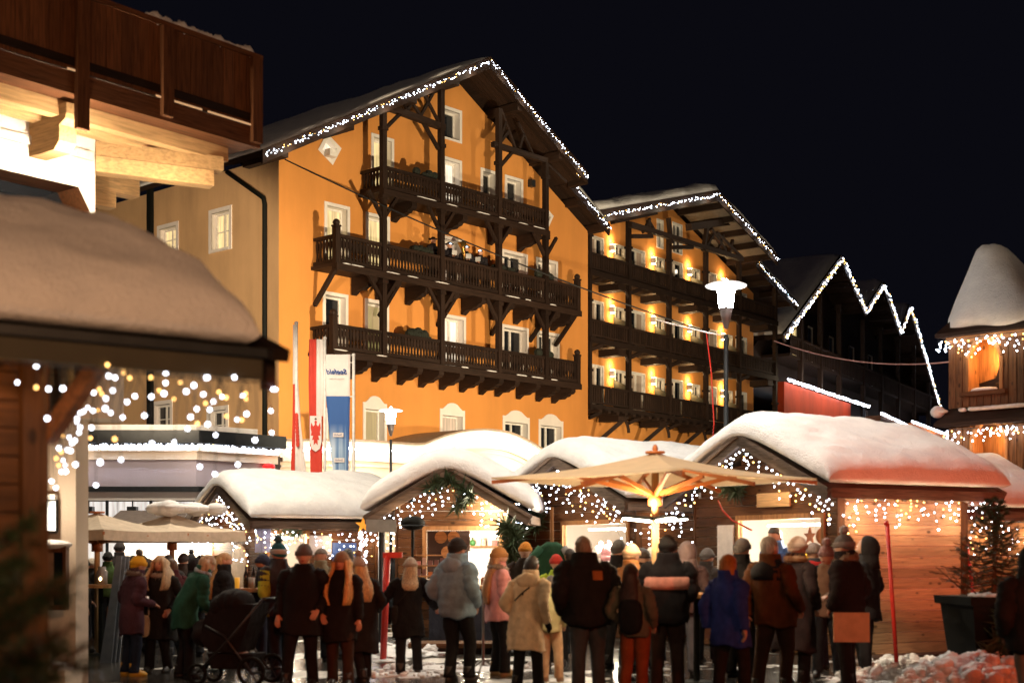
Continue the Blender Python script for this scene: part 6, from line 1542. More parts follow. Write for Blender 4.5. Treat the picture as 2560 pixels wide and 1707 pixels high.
    if face_on:
        m = MB(); m.v = []
        for sd in (-1, 1): m.ell((sd*.031, .092, 1.655), (.014, .008, .008), 8, 6)
        m.v = [turn(q) for q in m.v]; fin(m).obj('eye', plain('dark_eye', (.02, .013, .01), .2), root, smooth=True)
        m = MB(); m.ell((0, .103, 1.588), (.026, .007, .007), 10, 5); m.v = [turn(q) for q in m.v]; fin(m).obj('mouth', plain('lips', (.30, .06, .05), .5), root, smooth=True)
        m = MB()
        for sd in (-1, 1): m.ell((sd*.033, .099, 1.678), (.02, .005, .005), 8, 4)
        m.v = [turn(q) for q in m.v]; fin(m).obj('eyebrow', hairm((.06, .035, .02)), root, smooth=True)
    # ---- trousers, shoes
    T = MB(); tm_ = fabric(legs)
    ring = lambda c, rx, ry, n=14: [(c[0]+rx*math.cos(2*math.pi*i/n), c[1]+ry*math.sin(2*math.pi*i/n), c[2]) for i in range(n)]
    for sd in (-1, 1):
        hp_, kn, an_ = Lg[sd]; pts = catmull([hp_+V((0, 0, .06)), hp_.lerp(kn, .5), kn, kn.lerp(an_, .5), an_+V((0, 0, -.03))], 4)
        n = len(pts); rads = np.interp(np.linspace(0, 1, n), [0, .25, .5, .75, 1], [.115, .105, .082, .075, .078])
        T.loft([ring(q, r_*(1+.03*math.sin(i*2.1+sd)), r_*(1+.04*math.sin(i*1.7))) for i, (q, r_) in enumerate(zip(pts, rads))])
    T.loft([ring((0, 0, z), rx, ry, 18) for z, rx, ry in ((.84, .17, .11), (.92, .19, .125), (1.02, .175, .12))])
    fin(T).obj('trousers', tm_, root, smooth=True)
    sm_ = plain('shoe_%d_%d' % (int(shoe[0]*999), int(shoe[1]*999)), shoe, .5)
    for sd in (-1, 1):
        an_ = Lg[sd][2]; m = MB(); m.loft([ring((an_.x, an_.y+dy, z), rx, ry, 12) for z, rx, ry, dy in ((.0, .052, .135, .06), (.045, .055, .138, .06), (.075, .05, .115, .045), (.11, .05, .07, .0), (.17, .055, .062, -.005), (.2, .057, .064, -.005))])
        m.v = [(x, y, z+(an_.z-.09)) for x, y, z in m.v]; fin(m).obj('shoe', sm_, root, smooth=True)
    # ---- coat
    cm = fabric(cc)
    prof = {'jacket': [(.84, .205, .15), (.90, .212, .155), (1.0, .205, .15), (1.12, .205, .15), (1.25, .218, .155), (1.36, .222, .145), (1.42, .205, .125), (1.46, .145, .105), (1.50, .095, .09), (1.545, .088, .088)],
            'puffer': [(.80, .215, .165), (.86, .235, .185), (1.0, .235, .185), (1.12, .235, .18), (1.25, .245, .18), (1.36, .245, .165), (1.42, .225, .14), (1.465, .16, .12), (1.51, .115, .11), (1.56, .105, .105)],
            'parka': [(.62, .235, .17), (.75, .24, .178), (.9, .228, .17), (1.05, .21, .16), (1.25, .22, .16), (1.36, .222, .15), (1.42, .205, .125), (1.465, .14, .105), (1.51, .10, .095), (1.55, .092, .092)],
            'long': [(.42, .26, .19), (.6, .255, .185), (.8, .24, .175), (.95, .228, .165), (1.1, .208, .155), (1.25, .217, .155), (1.36, .22, .147), (1.42, .2, .122), (1.465, .135, .1), (1.51, .098, .092), (1.55, .09, .09)]}[coat]
    prof = [(z, rx*wid, ry*wid) for z, rx, ry in prof]
    prof[-2] = (prof[-2][0]+.015, prof[-2][1]+.008, prof[-2][2]+.012); prof[-1] = (prof[-1][0]+(.0 if face_on else .045), prof[-1][1]+.008, prof[-1][2]+.014)
    if hem is not None: prof = [q for q in prof if q[0] > hem]; prof.insert(0, (hem, prof[0][1]*1.02, prof[0][2]*1.02))
    zs_ = [q[0] for q in prof]; M = MB(); nr = int((zs_[-1]-zs_[0])/.028)
    rs = random.Random(hash(label) % 1000 if False else sum(map(ord, label))); ph = [rs.random()*6.28 for _ in range(5)]
    rings = [ring((0, 0, zs_[0]+.05), prof[0][1]*.85, prof[0][2]*.85, 26)]
    for i in range(nr+1):
        z = zs_[0]+(zs_[-1]-zs_[0])*i/nr; rx = np.interp(z, zs_, [q[1] for q in prof]); ry = np.interp(z, zs_, [q[2] for q in prof])
        qf = 1+quilt*(abs(math.sin(math.pi*z/.115))-.6)
        rg = []
        for j in range(26):
            a = 2*math.pi*j/26; c_, s_ = math.cos(a), math.sin(a); kk = (abs(c_)**2.4+abs(s_)**2.4)**(-1/2.4)
            w_ = 1+.035*math.sin(3*a+ph[0]+6*z)+.026*math.sin(5*a+ph[1]-11*z)+.02*math.sin(8*a+17*z+ph[2])+.05*NZ.noise(V((c_*2.2+ph[0], s_*2.2, z*6+ph[1])))
            rg.append((rx*kk*c_*qf*w_, ry*kk*s_*qf*w_-.005, z+(.018*math.sin(2*a+ph[3])+.012*math.sin(5*a+ph[4]))*max(0, 1-i/5)))
        rings.append(rg)
    rings.append(ring((0, 0, zs_[-1]-.04), prof[-1][1]*.75, prof[-1][2]*.75, 26))
    M.loft(rings, True, True)
    bulk = 1.22 if coat == 'puffer' else 1.06 if coat == 'parka' else 1.0
    for sd in (-1, 1):
        s, e, w_ = A[sd]; pts = catmull([s+V((-sd*.05, 0, .0)), s+V((sd*.02, 0, -.035)), s.lerp(e, .55), e, e.lerp(w_, .5), w_+(w_-e).normalized()*.02], 5); n = len(pts)
        rads = np.interp(np.linspace(0, 1, n), [0, .2, .4, .6, .8, 1], [.075, .088, .078, .07, .064, .055])*bulk*(.5+.5*wid)
        rads = [r_*(1.04+.08*math.sin(i*1.9+ph[3])+quilt*1.6*(abs(math.sin(i*.8))-.6)) for i, r_ in enumerate(rads)]
        M.tube(pts, rads, 14)
    fin(M).obj('coat', cm, root, smooth=True)
    if glove:
        gm = fabric(glove)
        for sd in (-1, 1):
            s, e, w_ = A[sd]; d = (w_-e).normalized(); m = MB(); m.tube([w_-d*.02, w_+d*.04, w_+d*.10, w_+d*.15], [.036, .042, .045, .03], 10)
            ac = V((0, 1, 0))*.5+V((-sd, 0, 0)); ac = (ac-d*ac.dot(d)).normalized(); nrm = d.cross(ac)
            for f in range(4):
                off = ac*(.030-.020*f); L_ = (.062, .072, .068, .052)[f]; m.tube([w_+d*.09+off, w_+d*(.10+L_*.55)+off+nrm*(-sd*.012), w_+d*(.105+L_)+off+nrm*(-sd*.038)], [.014, .013, .010], 7)
            m.tube([w_+d*.03+ac*.03, w_+d*.06+ac*.052, w_+d*.095+ac*.07], [.018, .015, .011], 7)
            fin(m).obj('glove', gm, root, smooth=True)
    if hood:                                   # folded-down hood on the back
        m = MB(); m.ell((0, -.115, 1.455), (.155*wid, .085, .105), 16, 10, lambda u_, q: q*(1+.08*math.sin(6*u_.x+3*u_.z))); m.ell((0, -.03, 1.49), (.135*wid, .12, .05), 16, 8); fin(m).obj('hood', fabric(hood), root, smooth=True)
    if fur:
        m = MB(); rs = random.Random(5)
        for i in range(170):
            a = rs.uniform(0, 6.28); b_ = rs.uniform(0, 6.28); c = V((.125*wid*math.cos(a), .115*math.sin(a)-.01, 1.50+.02*math.sin(b_)+(-.025 if math.sin(a) > 0 else .03))); d = V((math.cos(a)*math.cos(b_), math.sin(a)*math.cos(b_), math.sin(b_)*.9))
            t = d.cross(V((.3, .2, .9))).normalized()*.012; t2 = d.cross(t).normalized()*.012; m.add([c+t, c-t, c+t2, c+d*.065], [(0,1,3),(1,2,3),(2,0,3),(0,2,1)])
        m.tube([(.12*wid*math.cos(a), .11*math.sin(a)-.01, 1.5+(-.02 if math.sin(a) > 0 else .02)) for a in [2*math.pi*i/16 for i in range(17)]], .042, 8); fin(m).obj('fur_collar', hairm(fur), root)
    if scarf:
        m = MB(); m.tube([(.085*math.cos(a), .09*math.sin(a), 1.515+.012*math.sin(2*a)) for a in [2*math.pi*i/16 for i in range(17)]], .04, 8); fin(m).obj('scarf', knit(scarf), root, smooth=True)
    # ---- head wear and hair
    def hobj(m, name, mt): m.v = [turn(q) for q in m.v]; fin(m).obj(name, mt, root, smooth=True)
    def cap(r_, zc, zlow, flare=1., back=None, wob=0.):
        m = MB(); rg = []
        for i in range(9):
            t = i/8; z = zlow+(zc+r_[2]-zlow)*math.sin(t*math.pi/2); f = math.sqrt(max(0.003, 1-max(0, (z-zc)/r_[2])**2))
            row = []
            for a in [2*math.pi*j/22 for j in range(22)]:
                za = z - (back or 0)*(1-t)*max(0, -math.sin(a))**.6
                fa = math.sqrt(max(.003, 1-max(0, (za-zc)/r_[2])**2)) if za > zc else math.sqrt(max(.2, 1-.55*((zc-za)/r_[2])**2))
                row.append((r_[0]*fa*math.cos(a)*(1+wob*math.sin(9*a+i*2)), .006+r_[1]*fa*math.sin(a)*(1+wob*math.sin(7*a+i)), za))
            rg.append(row)
        m.loft(rg); return m
    kind = head[0]
    if hair:
        hc, ln = hair[0], hair[1]
        m = cap((.087, .108, .120), 1.65, 1.675, back=.16, wob=.04); hobj(m, 'hair', hairm(hc))
        if ln:
            m = MB(); zs2 = [1.70, 1.62, 1.52, 1.42, 1.42-ln*.5, 1.42-ln]
            m.loft([[(w_*math.cos(a)*(1+.06*math.sin(5*a+z*20)), yo+d_*math.sin(a), z) for a in [2*math.pi*j/18 for j in range(18)]] for z, w_, d_, yo in zip(zs2, (.07, .09, .10, .115, .11, .07), (.07, .07, .06, .05, .045, .03), (-.03, -.045, -.07, -.125, -.17, -.165))])
            if face_on:                     # falls on both sides of the face and over the shoulders
                rg = []
                for i in range(12):
                    t = i/11; z = 1.745-(1.745-(1.42-ln))*t
                    ro = .05+.075*min(1, t*6) + .06*max(0, min(1, (t-.28)/.3)) - .03*max(0, (t-.75)/.25) + .006*math.sin(t*17); g_ = R(30+16*math.sin(t*3)); w2 = .045*(1-.6*max(0, (t-.75)/.25))
                    arc = [math.pi/2+g_+(2*math.pi-2*g_)*j/20 for j in range(21)]
                    yo = .06*max(0, min(1, (t-.4)/.3))
                    ou = [((ro+.008*math.sin(11*q+7*t))*math.cos(q), (ro*1.1+.006*math.sin(13*q))*math.sin(q)+(yo if math.sin(q) > -.2 else -.04*min(1, t)), z) for q in arc]
                    iu = [((ro-w2)*math.cos(q), (ro*1.1-w2)*math.sin(q)+(yo if math.sin(q) > -.2 else -.04*min(1, t)), z) for q in reversed(arc)]
                    rg.append(ou+iu)
                m.loft(rg)
            hobj(m, 'long_hair', hairm(hc))
        elif ln == 0 and len(hair) > 2:        # bob
            m = MB(); m.loft([[(w_*math.cos(a), -.012+d_*math.sin(a), z) for a in [2*math.pi*j/18 for j in range(18)]] for z, w_, d_ in ((1.70, .08, .09), (1.62, .098, .088), (1.54, .10, .08), (1.51, .08, .06))]); hobj(m, 'bobbed_hair', hairm(hc))
    if kind == 'beanie':
        m = cap((.093, .113, .125), 1.66, 1.655, back=.05); hobj(m, 'beanie', knit(head[1]))
        m = MB(); m.loft([[(r_*.097*math.cos(a), .006+r_*.117*math.sin(a), z) for a in [2*math.pi*j/22 for j in range(22)]] for z, r_ in ((1.645, .96), (1.65, 1.03), (1.685, 1.04), (1.70, 1.0), (1.70, .9))]); hobj(m, 'cuff', knit(head[2] if len(head) > 2 and head[2] else sc3(head[1], .85)))
        if len(head) > 3:
            m = MB(); m.ell((0, 0, 1.82), .05, 14, 10, lambda u_, q: q*(1+.14*math.sin(9*u_.x+4)*math.cos(8*u_.y)+.1*math.sin(13*u_.z))); hobj(m, 'pompom', hairm(head[3]))
    elif kind == 'hood':
        m = MB()
        m.ell((0, -.015, 1.64), (.118, .138, .155), 20, 14, lambda u_, q: V((q.x, q.y*(1 if u_.y < .35 else .35/max(.35, u_.y)*1.0), q.z))); m.loft([[(w_*math.cos(a), -.02+d_*math.sin(a), z) for a in [2*math.pi*j/18 for j in range(18)]] for z, w_, d_ in ((1.42, .17, .13), (1.5, .135, .12), (1.58, .115, .115))]); hobj(m, 'hood', fabric(head[1]))
    elif kind == 'furhat':
        m = cap((.115, .132, .12), 1.67, 1.65, wob=.05); hobj(m, 'fur_hat', hairm(head[1]))
    elif kind == 'cap':
        m = cap((.092, .112, .10), 1.67, 1.68); m.loft([[(.08*math.cos(a), .08+r_*math.sin(a), z) for a in [math.pi*j/8 for j in range(9)]] for r_, z in ((.09, 1.685), (.10, 1.69))]); hobj(m, 'cap', fabric(head[1]))
    elif kind == 'hat':
        m = cap((.092, .112, .10), 1.68, 1.69); m.loft([[(r_*math.cos(a), r_*1.15*math.sin(a), z) for a in [2*math.pi*j/22 for j in range(22)]] for r_, z in ((.09, 1.69), (.145, 1.695), (.145, 1.705), (.09, 1.71))]); hobj(m, 'brimmed_hat', fabric(head[1]))
    elif kind == 'short':
        m = cap((.086, .107, .120), 1.65, 1.69, back=.17, wob=.04); hobj(m, 'hair', hairm(head[1]))
    root['_k'] = k; kk = root['_k']; del root['_k']
    return root, bend, A, fin
BLK = (.012, .011, .012)
def bag(P, name, m_, c, r_, strap=None):
    root, bend, A, fin = P; m = MB(); m.ell(c, r_, 14, 9, lambda u_, q: Vector((math.copysign(abs(u_.x)**.6, u_.x)*r_[0], math.copysign(abs(u_.y)**.6, u_.y)*r_[1], math.copysign(abs(u_.z)**.6, u_.z)*r_[2])))
    if strap: m.tube(catmull(strap, 5), .012, 5)
    fin(m); o = m.obj(name, m_, root, smooth=True); return o
def held(P, sd, kind, label, m_):
    """a cup, glass or phone in a hand: a thing of its own at the hand's place"""
    root, bend, A, fin = P; w_ = A[sd][2]; d = (A[sd][2]-A[sd][1]).normalized(); q = bend(w_+d*.11+Vector((0, .03, .02)))
    mt = Matrix.Rotation(root.rotation_euler.z, 4, 'Z'); pos = root.location + mt @ q
    m = MB()
    if kind == 'cup': m.tube([(0,0,-.05),(0,0,.055)], [.038,.045], 14); m.tube([(.045, 0, .03), (.075, 0, .02), (.075, 0, -.02), (.04, 0, -.03)], .008, 6)
    elif kind == 'phone': m.bx(-.04, .04, -.006, .006, -.02, .14)
    else: m.tube([(0,0,-.1),(0,0,-.095),(0,0,-.02),(0,0,.06)], [.035,.008,.008,.045], 12)
    o = inst(kind, m.mesh(kind, m_, True), None, pos, (0, 0, root.rotation_euler.z)); return tag(o, label, {'cup': 'cup', 'phone': 'phone', 'glass': 'glass'}[kind])
CUPM = plain('white_mug', (.75, .72, .70), .3)

# --- the walkers and drinkers, left to right
P = person('woman in a yellow bobble hat, plum coat and yellow boots', 330, 18.4, 1398, -62, 'parka', (.055, .022, .032), (.014, .018, .035), (.55, .28, .02), ('beanie', (.72, .36, .01), None, (.05, .035, .03)), hair=((.12, .06, .03), 0), arms=('pocket', 'cup'), fur=(.12, .07, .05), h=1.57, lean=7)
P = person('blond woman in a black coat with a grey fur collar holding a white mug', 398, 18.9, 1399, 168, 'long', (.016, .014, .014), BLK, BLK, ('none',), hair=((.50, .34, .19), .12), arms=('pocket', 'cup'), fur=(.36, .29, .24), face_on=True, h=1.58, hem=.5)
held(P, 1, 'cup', 'white mug held by the blond woman with the fur collar', CUPM)
bag(P, 'tote_bag', plain('beige_bag', (.45, .36, .26), .8), (.17, .19, .72), (.10, .05, .17), [(.1, .17, .88), (.14, .1, 1.2), (.12, 0, 1.44)])
P = person('stooping woman in a dark green coat leaning over the pushchair', 462, 18.0, 1412, -66, 'parka', (.014, .062, .042), BLK, BLK, ('none',), hair=((.40, .26, .13), 0, 1), arms=('fore', 'fore'), lean=24, h=1.66, scarf=(.3, .35, .4), hem=.7)
P = person('woman with long fair hair in a black puffer jacket, side on', 556, 19.6, 1376, -72, 'puffer', (.014, .014, .016), (.02, .02, .02), BLK, ('none',), hair=((.50, .30, .12), .30), arms=('cup', 'cup'), quilt=.05, h=1.62)
held(P, 1, 'cup', 'white mug held by the woman with long fair hair', CUPM)
P = person('man in a navy knit cap facing the fair-haired woman', 655, 20.4, 1388, 92, 'jacket', (.014, .016, .026), (.02, .024, .04), BLK, ('beanie', (.018, .024, .06)), arms=('cup', 'pocket'), h=1.58)
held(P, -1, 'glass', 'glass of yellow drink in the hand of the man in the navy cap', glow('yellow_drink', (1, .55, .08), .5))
P = person('man in a teal bobble hat and a grey jacket with lime sleeves', 706, 17.8, 1358, 42, 'jacket', (.045, .05, .062), (.022, .035, .055), (.05, .05, .06), ('beanie', (.012, .12, .16), (.45, .5, .5), (.015, .10, .14)), arms=('cup', 'fore'), h=1.73, wid=1.04)
root, bend, A, fin = P                        # lime sleeves and hem band over the jacket
for sd in (-1, 1):
    s, e, w_ = A[sd]; m = MB(); pts = catmull([s+Vector((sd*.01, 0, .0)), s.lerp(e, .5), e, e.lerp(w_, .5), w_], 4); m.tube(pts, list(np.interp(np.linspace(0, 1, len(pts)), [0, .4, 1], [.094, .084, .064])), 12); fin(m).obj('sleeve', fabric((.42, .50, .06)), root, smooth=True)
m = MB(); m.loft([[(rx*math.cos(2*math.pi*j/20), ry*math.sin(2*math.pi*j/20), z) for j in range(20)] for z, rx, ry in ((.835, .22, .165), (.885, .225, .17))]); fin(m).obj('hem_band', fabric((.42, .50, .06)), root, smooth=True)
P = person('man in a grey knit cap and long black coat walking towards the viewer', 752, 16.9, 1366, 178, 'parka', BLK, BLK, BLK, ('beanie', (.13, .12, .12)), arms=('pocket', 'down'), h=1.71, face_on=True, wid=1.06, stride=.14, hem=.66)
P = person('blond woman in a black coat walking towards the viewer beside the grey-capped man', 848, 17.0, 1384, 180, 'parka', BLK, (.035, .018, .012), BLK, ('beanie', (.30, .20, .12)), hair=((.62, .36, .12), .28), arms=('down', 'pocket'), face_on=True, h=1.62, stride=-.12, hem=.6)
P = person('woman in a pale grey bobble hat and long black coat, turned away', 905, 17.6, 1398, 38, 'long', (.015, .014, .014), BLK, BLK, ('beanie', (.42, .38, .34), None, (.36, .33, .3)), hair=((.50, .34, .16), .22), arms=('down', 'pocket'), h=1.56, stride=.12)
P = person('small woman in a light knit cap and black coat, back turned, arms swinging', 1022, 18.6, 1399, 8, 'parka', BLK, BLK, (.03, .025, .022), ('beanie', (.48, .40, .32)), hair=((.5, .35, .2), .1), arms=('out', 'out'), h=1.54, stride=.16, wid=1.05, hem=.58)
bag(P, 'shoulder_bag', fabric((.02, .016, .014)), (-.20, -.08, .92), (.06, .10, .15), [(-.2, -.08, 1.05), (-.05, -.19, 1.25), (.14, -.02, 1.46)])
P = person('tall man in a steel-blue puffer jacket and black trousers, back turned', 1145, 17.6, 1341, -28, 'puffer', (.20, .30, .39), BLK, (.03, .025, .022), ('beanie', (.016, .014, .014)), arms=('pocket', 'pocket'), quilt=.06, hood=(.21, .30, .39), h=1.79, stride=.08, wid=1.02)
P = person('woman in a pink hooded coat and ginger knit hat, side on', 1248, 18.4, 1363, -68, 'parka', (.64, .29, .28), BLK, (.35, .22, .1), ('beanie', (.52, .25, .08)), hair=((.45, .2, .07), .35), arms=('down', 'cup'), fur=(.30, .22, .16), h=1.68, hem=.76)
P = person('woman in a long cream quilted coat with dark pinned-up hair, back turned', 1318, 16.6, 1388, -32, 'long', (.78, .58, .38), BLK, BLK, ('short', (.022, .014, .012)), arms=('pocket', 'down'), quilt=.035, hood=(.78, .58, .38), glove=BLK, h=1.58, hem=.52, wid=1.02)
bag(P, 'strap', fabric(BLK), (-.02, -.17, 1.27), (.01, .01, .02), [(-.12, -.165, 1.18), (-.03, -.178, 1.28), (.06, -.165, 1.36)])
P = person('person in an orange knit hat with an orange-lit face looking at the viewer', 1309, 22.4, 1352, 176, 'jacket', (.03, .022, .018), BLK, BLK, ('beanie', (.60, .22, .02)), arms=('pocket', 'pocket'), face_on=True, h=1.77)
P = person('child in a red knit hat and lime jacket facing the viewer', 1394, 20.2, 1380, 170, 'jacket', (.35, .50, .04), BLK, BLK, ('beanie', (.50, .035, .02)), arms=('pocket', 'pocket'), face_on=True, h=1.58)
P = person('dark-haired child in a pale jacket and cream trousers beside the cream coat', 1378, 17.6, 1436, -20, 'jacket', (.50, .45, .22), (.55, .38, .22), (.3, .2, .1), ('short', (.025, .016, .012)), arms=('down', 'pocket'), h=1.33)
P = person('big man with close-cropped hair in a black quilted jacket and dark jeans, back turned', 1468, 15.6, 1334, 14, 'puffer', (.014, .012, .012), (.045, .05, .055), BLK, ('short', (.20, .12, .07)), arms=('pocket', 'pocket'), quilt=.05, h=1.80, wid=1.17, stride=.05)
root, bend, A, fin = P; m = MB(); m.bx(.02, .13, -.218, -.196, 1.30, 1.40); fin(m).obj('shoulder_patch', fabric((.30, .10, .03)), root)
P = person('woman with long dark brown hair, black backpack and rust-red trousers', 1585, 15.4, 1404, -34, 'jacket', (.12, .10, .07), (.24, .055, .018), BLK, ('none',), hair=((.035, .014, .010), .35), arms=('pocket', 'pocket'), h=1.50, wid=1.0)
bag(P, 'backpack', fabric((.012, .012, .012)), (.03, -.21, 1.10), (.16, .09, .23))
P = person('person in a dark grey beanie at the hat stall, behind the big close-cropped man', 1541, 19.6, 1348, -30, 'jacket', BLK, BLK, BLK, ('beanie', (.06, .055, .05)), arms=('cup', 'pocket'), h=1.78)
P = person('person in a sand-coloured beanie and tan coat', 1580, 17.6, 1358, -62, 'jacket', (.22, .09, .028), BLK, BLK, ('beanie', (.50, .32, .18)), arms=('pocket', 'pocket'), h=1.71)
P = person('man in a black jacket with a wide pink band across the back', 1668, 16.1, 1333, -16, 'puffer', (.014, .012, .013), (.035, .022, .016), BLK, ('beanie', (.022, .018, .016)), arms=('cup', 'cup'), h=1.80, wid=1.08)
root, bend, A, fin = P; m = MB(); m.loft([[(rx*math.cos(a), ry*math.sin(a)-.006, z) for a in [math.pi*1.08+math.pi*.84*j/14 for j in range(15)]]+[(rx*.9*math.cos(a), ry*.9*math.sin(a), z) for a in [math.pi*1.08+math.pi*.84*j/14 for j in range(14, -1, -1)]] for z, rx, ry in ((1.19, .278, .218), (1.25, .285, .222), (1.33, .282, .212))]); fin(m).obj('pink_band', fabric((.60, .26, .20)), root, smooth=True)
P = person('person in a grey hood half hidden behind the pink-banded jacket', 1712, 18.4, 1352, -10, 'jacket', (.05, .03, .03), (.1, .1, .12), BLK, ('hood', (.16, .12, .12)), arms=('pocket', 'pocket'), h=1.74)
P = person('ginger-haired woman in a royal blue coat, back turned', 1826, 15.2, 1379, -48, 'parka', (.03, .05, .25), (.02, .016, .014), BLK, ('none',), hair=((.42, .17, .03), 0, 1), arms=('swing', 'swing'), h=1.60, wid=1.08, hem=.68, stride=.1)
P = person('person in a charcoal beanie and dark coat between the blue coat and the brown jacket', 1848, 18.2, 1341, -50, 'jacket', BLK, BLK, BLK, ('beanie', (.14, .13, .12)), arms=('pocket', 'pocket'), h=1.79)
P = person('grey-haired man in a brown jacket with black shoulders, back turned', 1935, 15.9, 1334, -36, 'jacket', (.085, .030, .010), (.045, .022, .013), BLK, ('short', (.28, .22, .17)), arms=('swing', 'pocket'), h=1.80, wid=1.14, stride=.12, hem=.78)
root, bend, A, fin = P; m = MB(); m.loft([[(rx*math.cos(2*math.pi*j/24), ry*math.sin(2*math.pi*j/24), z) for j in range(24)] for z, rx, ry in ((1.30, .272, .19), (1.36, .274, .186), (1.41, .262, .172), (1.45, .218, .148), (1.49, .15, .122), (1.53, .116, .110))]); fin(m).obj('shoulder_yoke', fabric(BLK), root, smooth=True)
P = person('person in a cream knit hat and dark coat with a brown fur hood', 1985, 17.0, 1331, -42, 'long', (.02, .012, .012), BLK, BLK, ('beanie', (.62, .48, .38)), arms=('pocket', 'pocket'), fur=(.22, .10, .04), h=1.80, wid=1.06)
P = person('stallholder with dark hair inside the bright opening of the big hut', 1948, 22.3, 1306, 130, 'jacket', (.05, .10, .25), BLK, BLK, ('short', (.02, .014, .012)), arms=('chest', 'chest'), z0=.1, h=2.02)
P = person('stall helper in a blue and yellow jacket inside the big hut', 1996, 22.6, 1335, 60, 'jacket', (.03, .12, .42), BLK, BLK, ('short', (.3, .2, .1)), arms=('up', 'down'), hood=(.6, .36, .02), z0=.1, h=1.86)
P = person('child in a fur hat and red scarf at the counter of the big hut', 2033, 19.6, 1356, -30, 'jacket', (.05, .05, .06), (.03, .04, .06), BLK, ('furhat', (.16, .10, .08)), scarf=(.5, .02, .02), arms=('pocket', 'pocket'), h=1.73)
P = person('woman in a mauve knit hat looking back over her shoulder', 2068, 18.2, 1353, 158, 'jacket', (.22, .15, .11), (.02, .024, .03), BLK, ('beanie', (.30, .17, .16), None, (.3, .17, .16)), arms=('cup', 'pocket'), face_on=True, h=1.70)
P = person('woman in a dark patterned bobble hat and black quilted jacket with a pale bag', 2118, 16.6, 1330, 48, 'puffer', (.017, .012, .013), BLK, BLK, ('beanie', (.10, .085, .085), (.20, .16, .15), (.25, .2, .19)), fur=(.20, .12, .07), arms=('pocket', 'pocket'), quilt=.06, h=1.82)
root, bend, A, fin = P; m = MB(); m.bx(-.19, .21, -.345, -.30, .57, .90); m = fin(m); q = bpy.data.meshes.new('x'); bpy.data.meshes.remove(q)
o = inst('shopping_bag', m.mesh('shopping_bag', plain('pale_card', (.62, .38, .22), .7)), None, root.location, (0, 0, R(-6))); tag(o, 'pale orange-lit carrier bag held behind the black quilted jacket', 'bag')
P = person('person in a black hood at the corner of the big hut', 2166, 17.8, 1337, 62, 'long', (.014, .013, .014), BLK, BLK, ('hood', (.02, .018, .018)), arms=('pocket', 'pocket'), h=1.80, wid=.95, hem=.75)
P = person('dark figure cut off by the right edge of the picture', 2592, 12.5, 1368, 10, 'puffer', (.016, .015, .016), (.14, .11, .09), BLK, ('hood', (.02, .02, .02)), arms=('pocket', 'pocket'), h=1.66, wid=1.12)
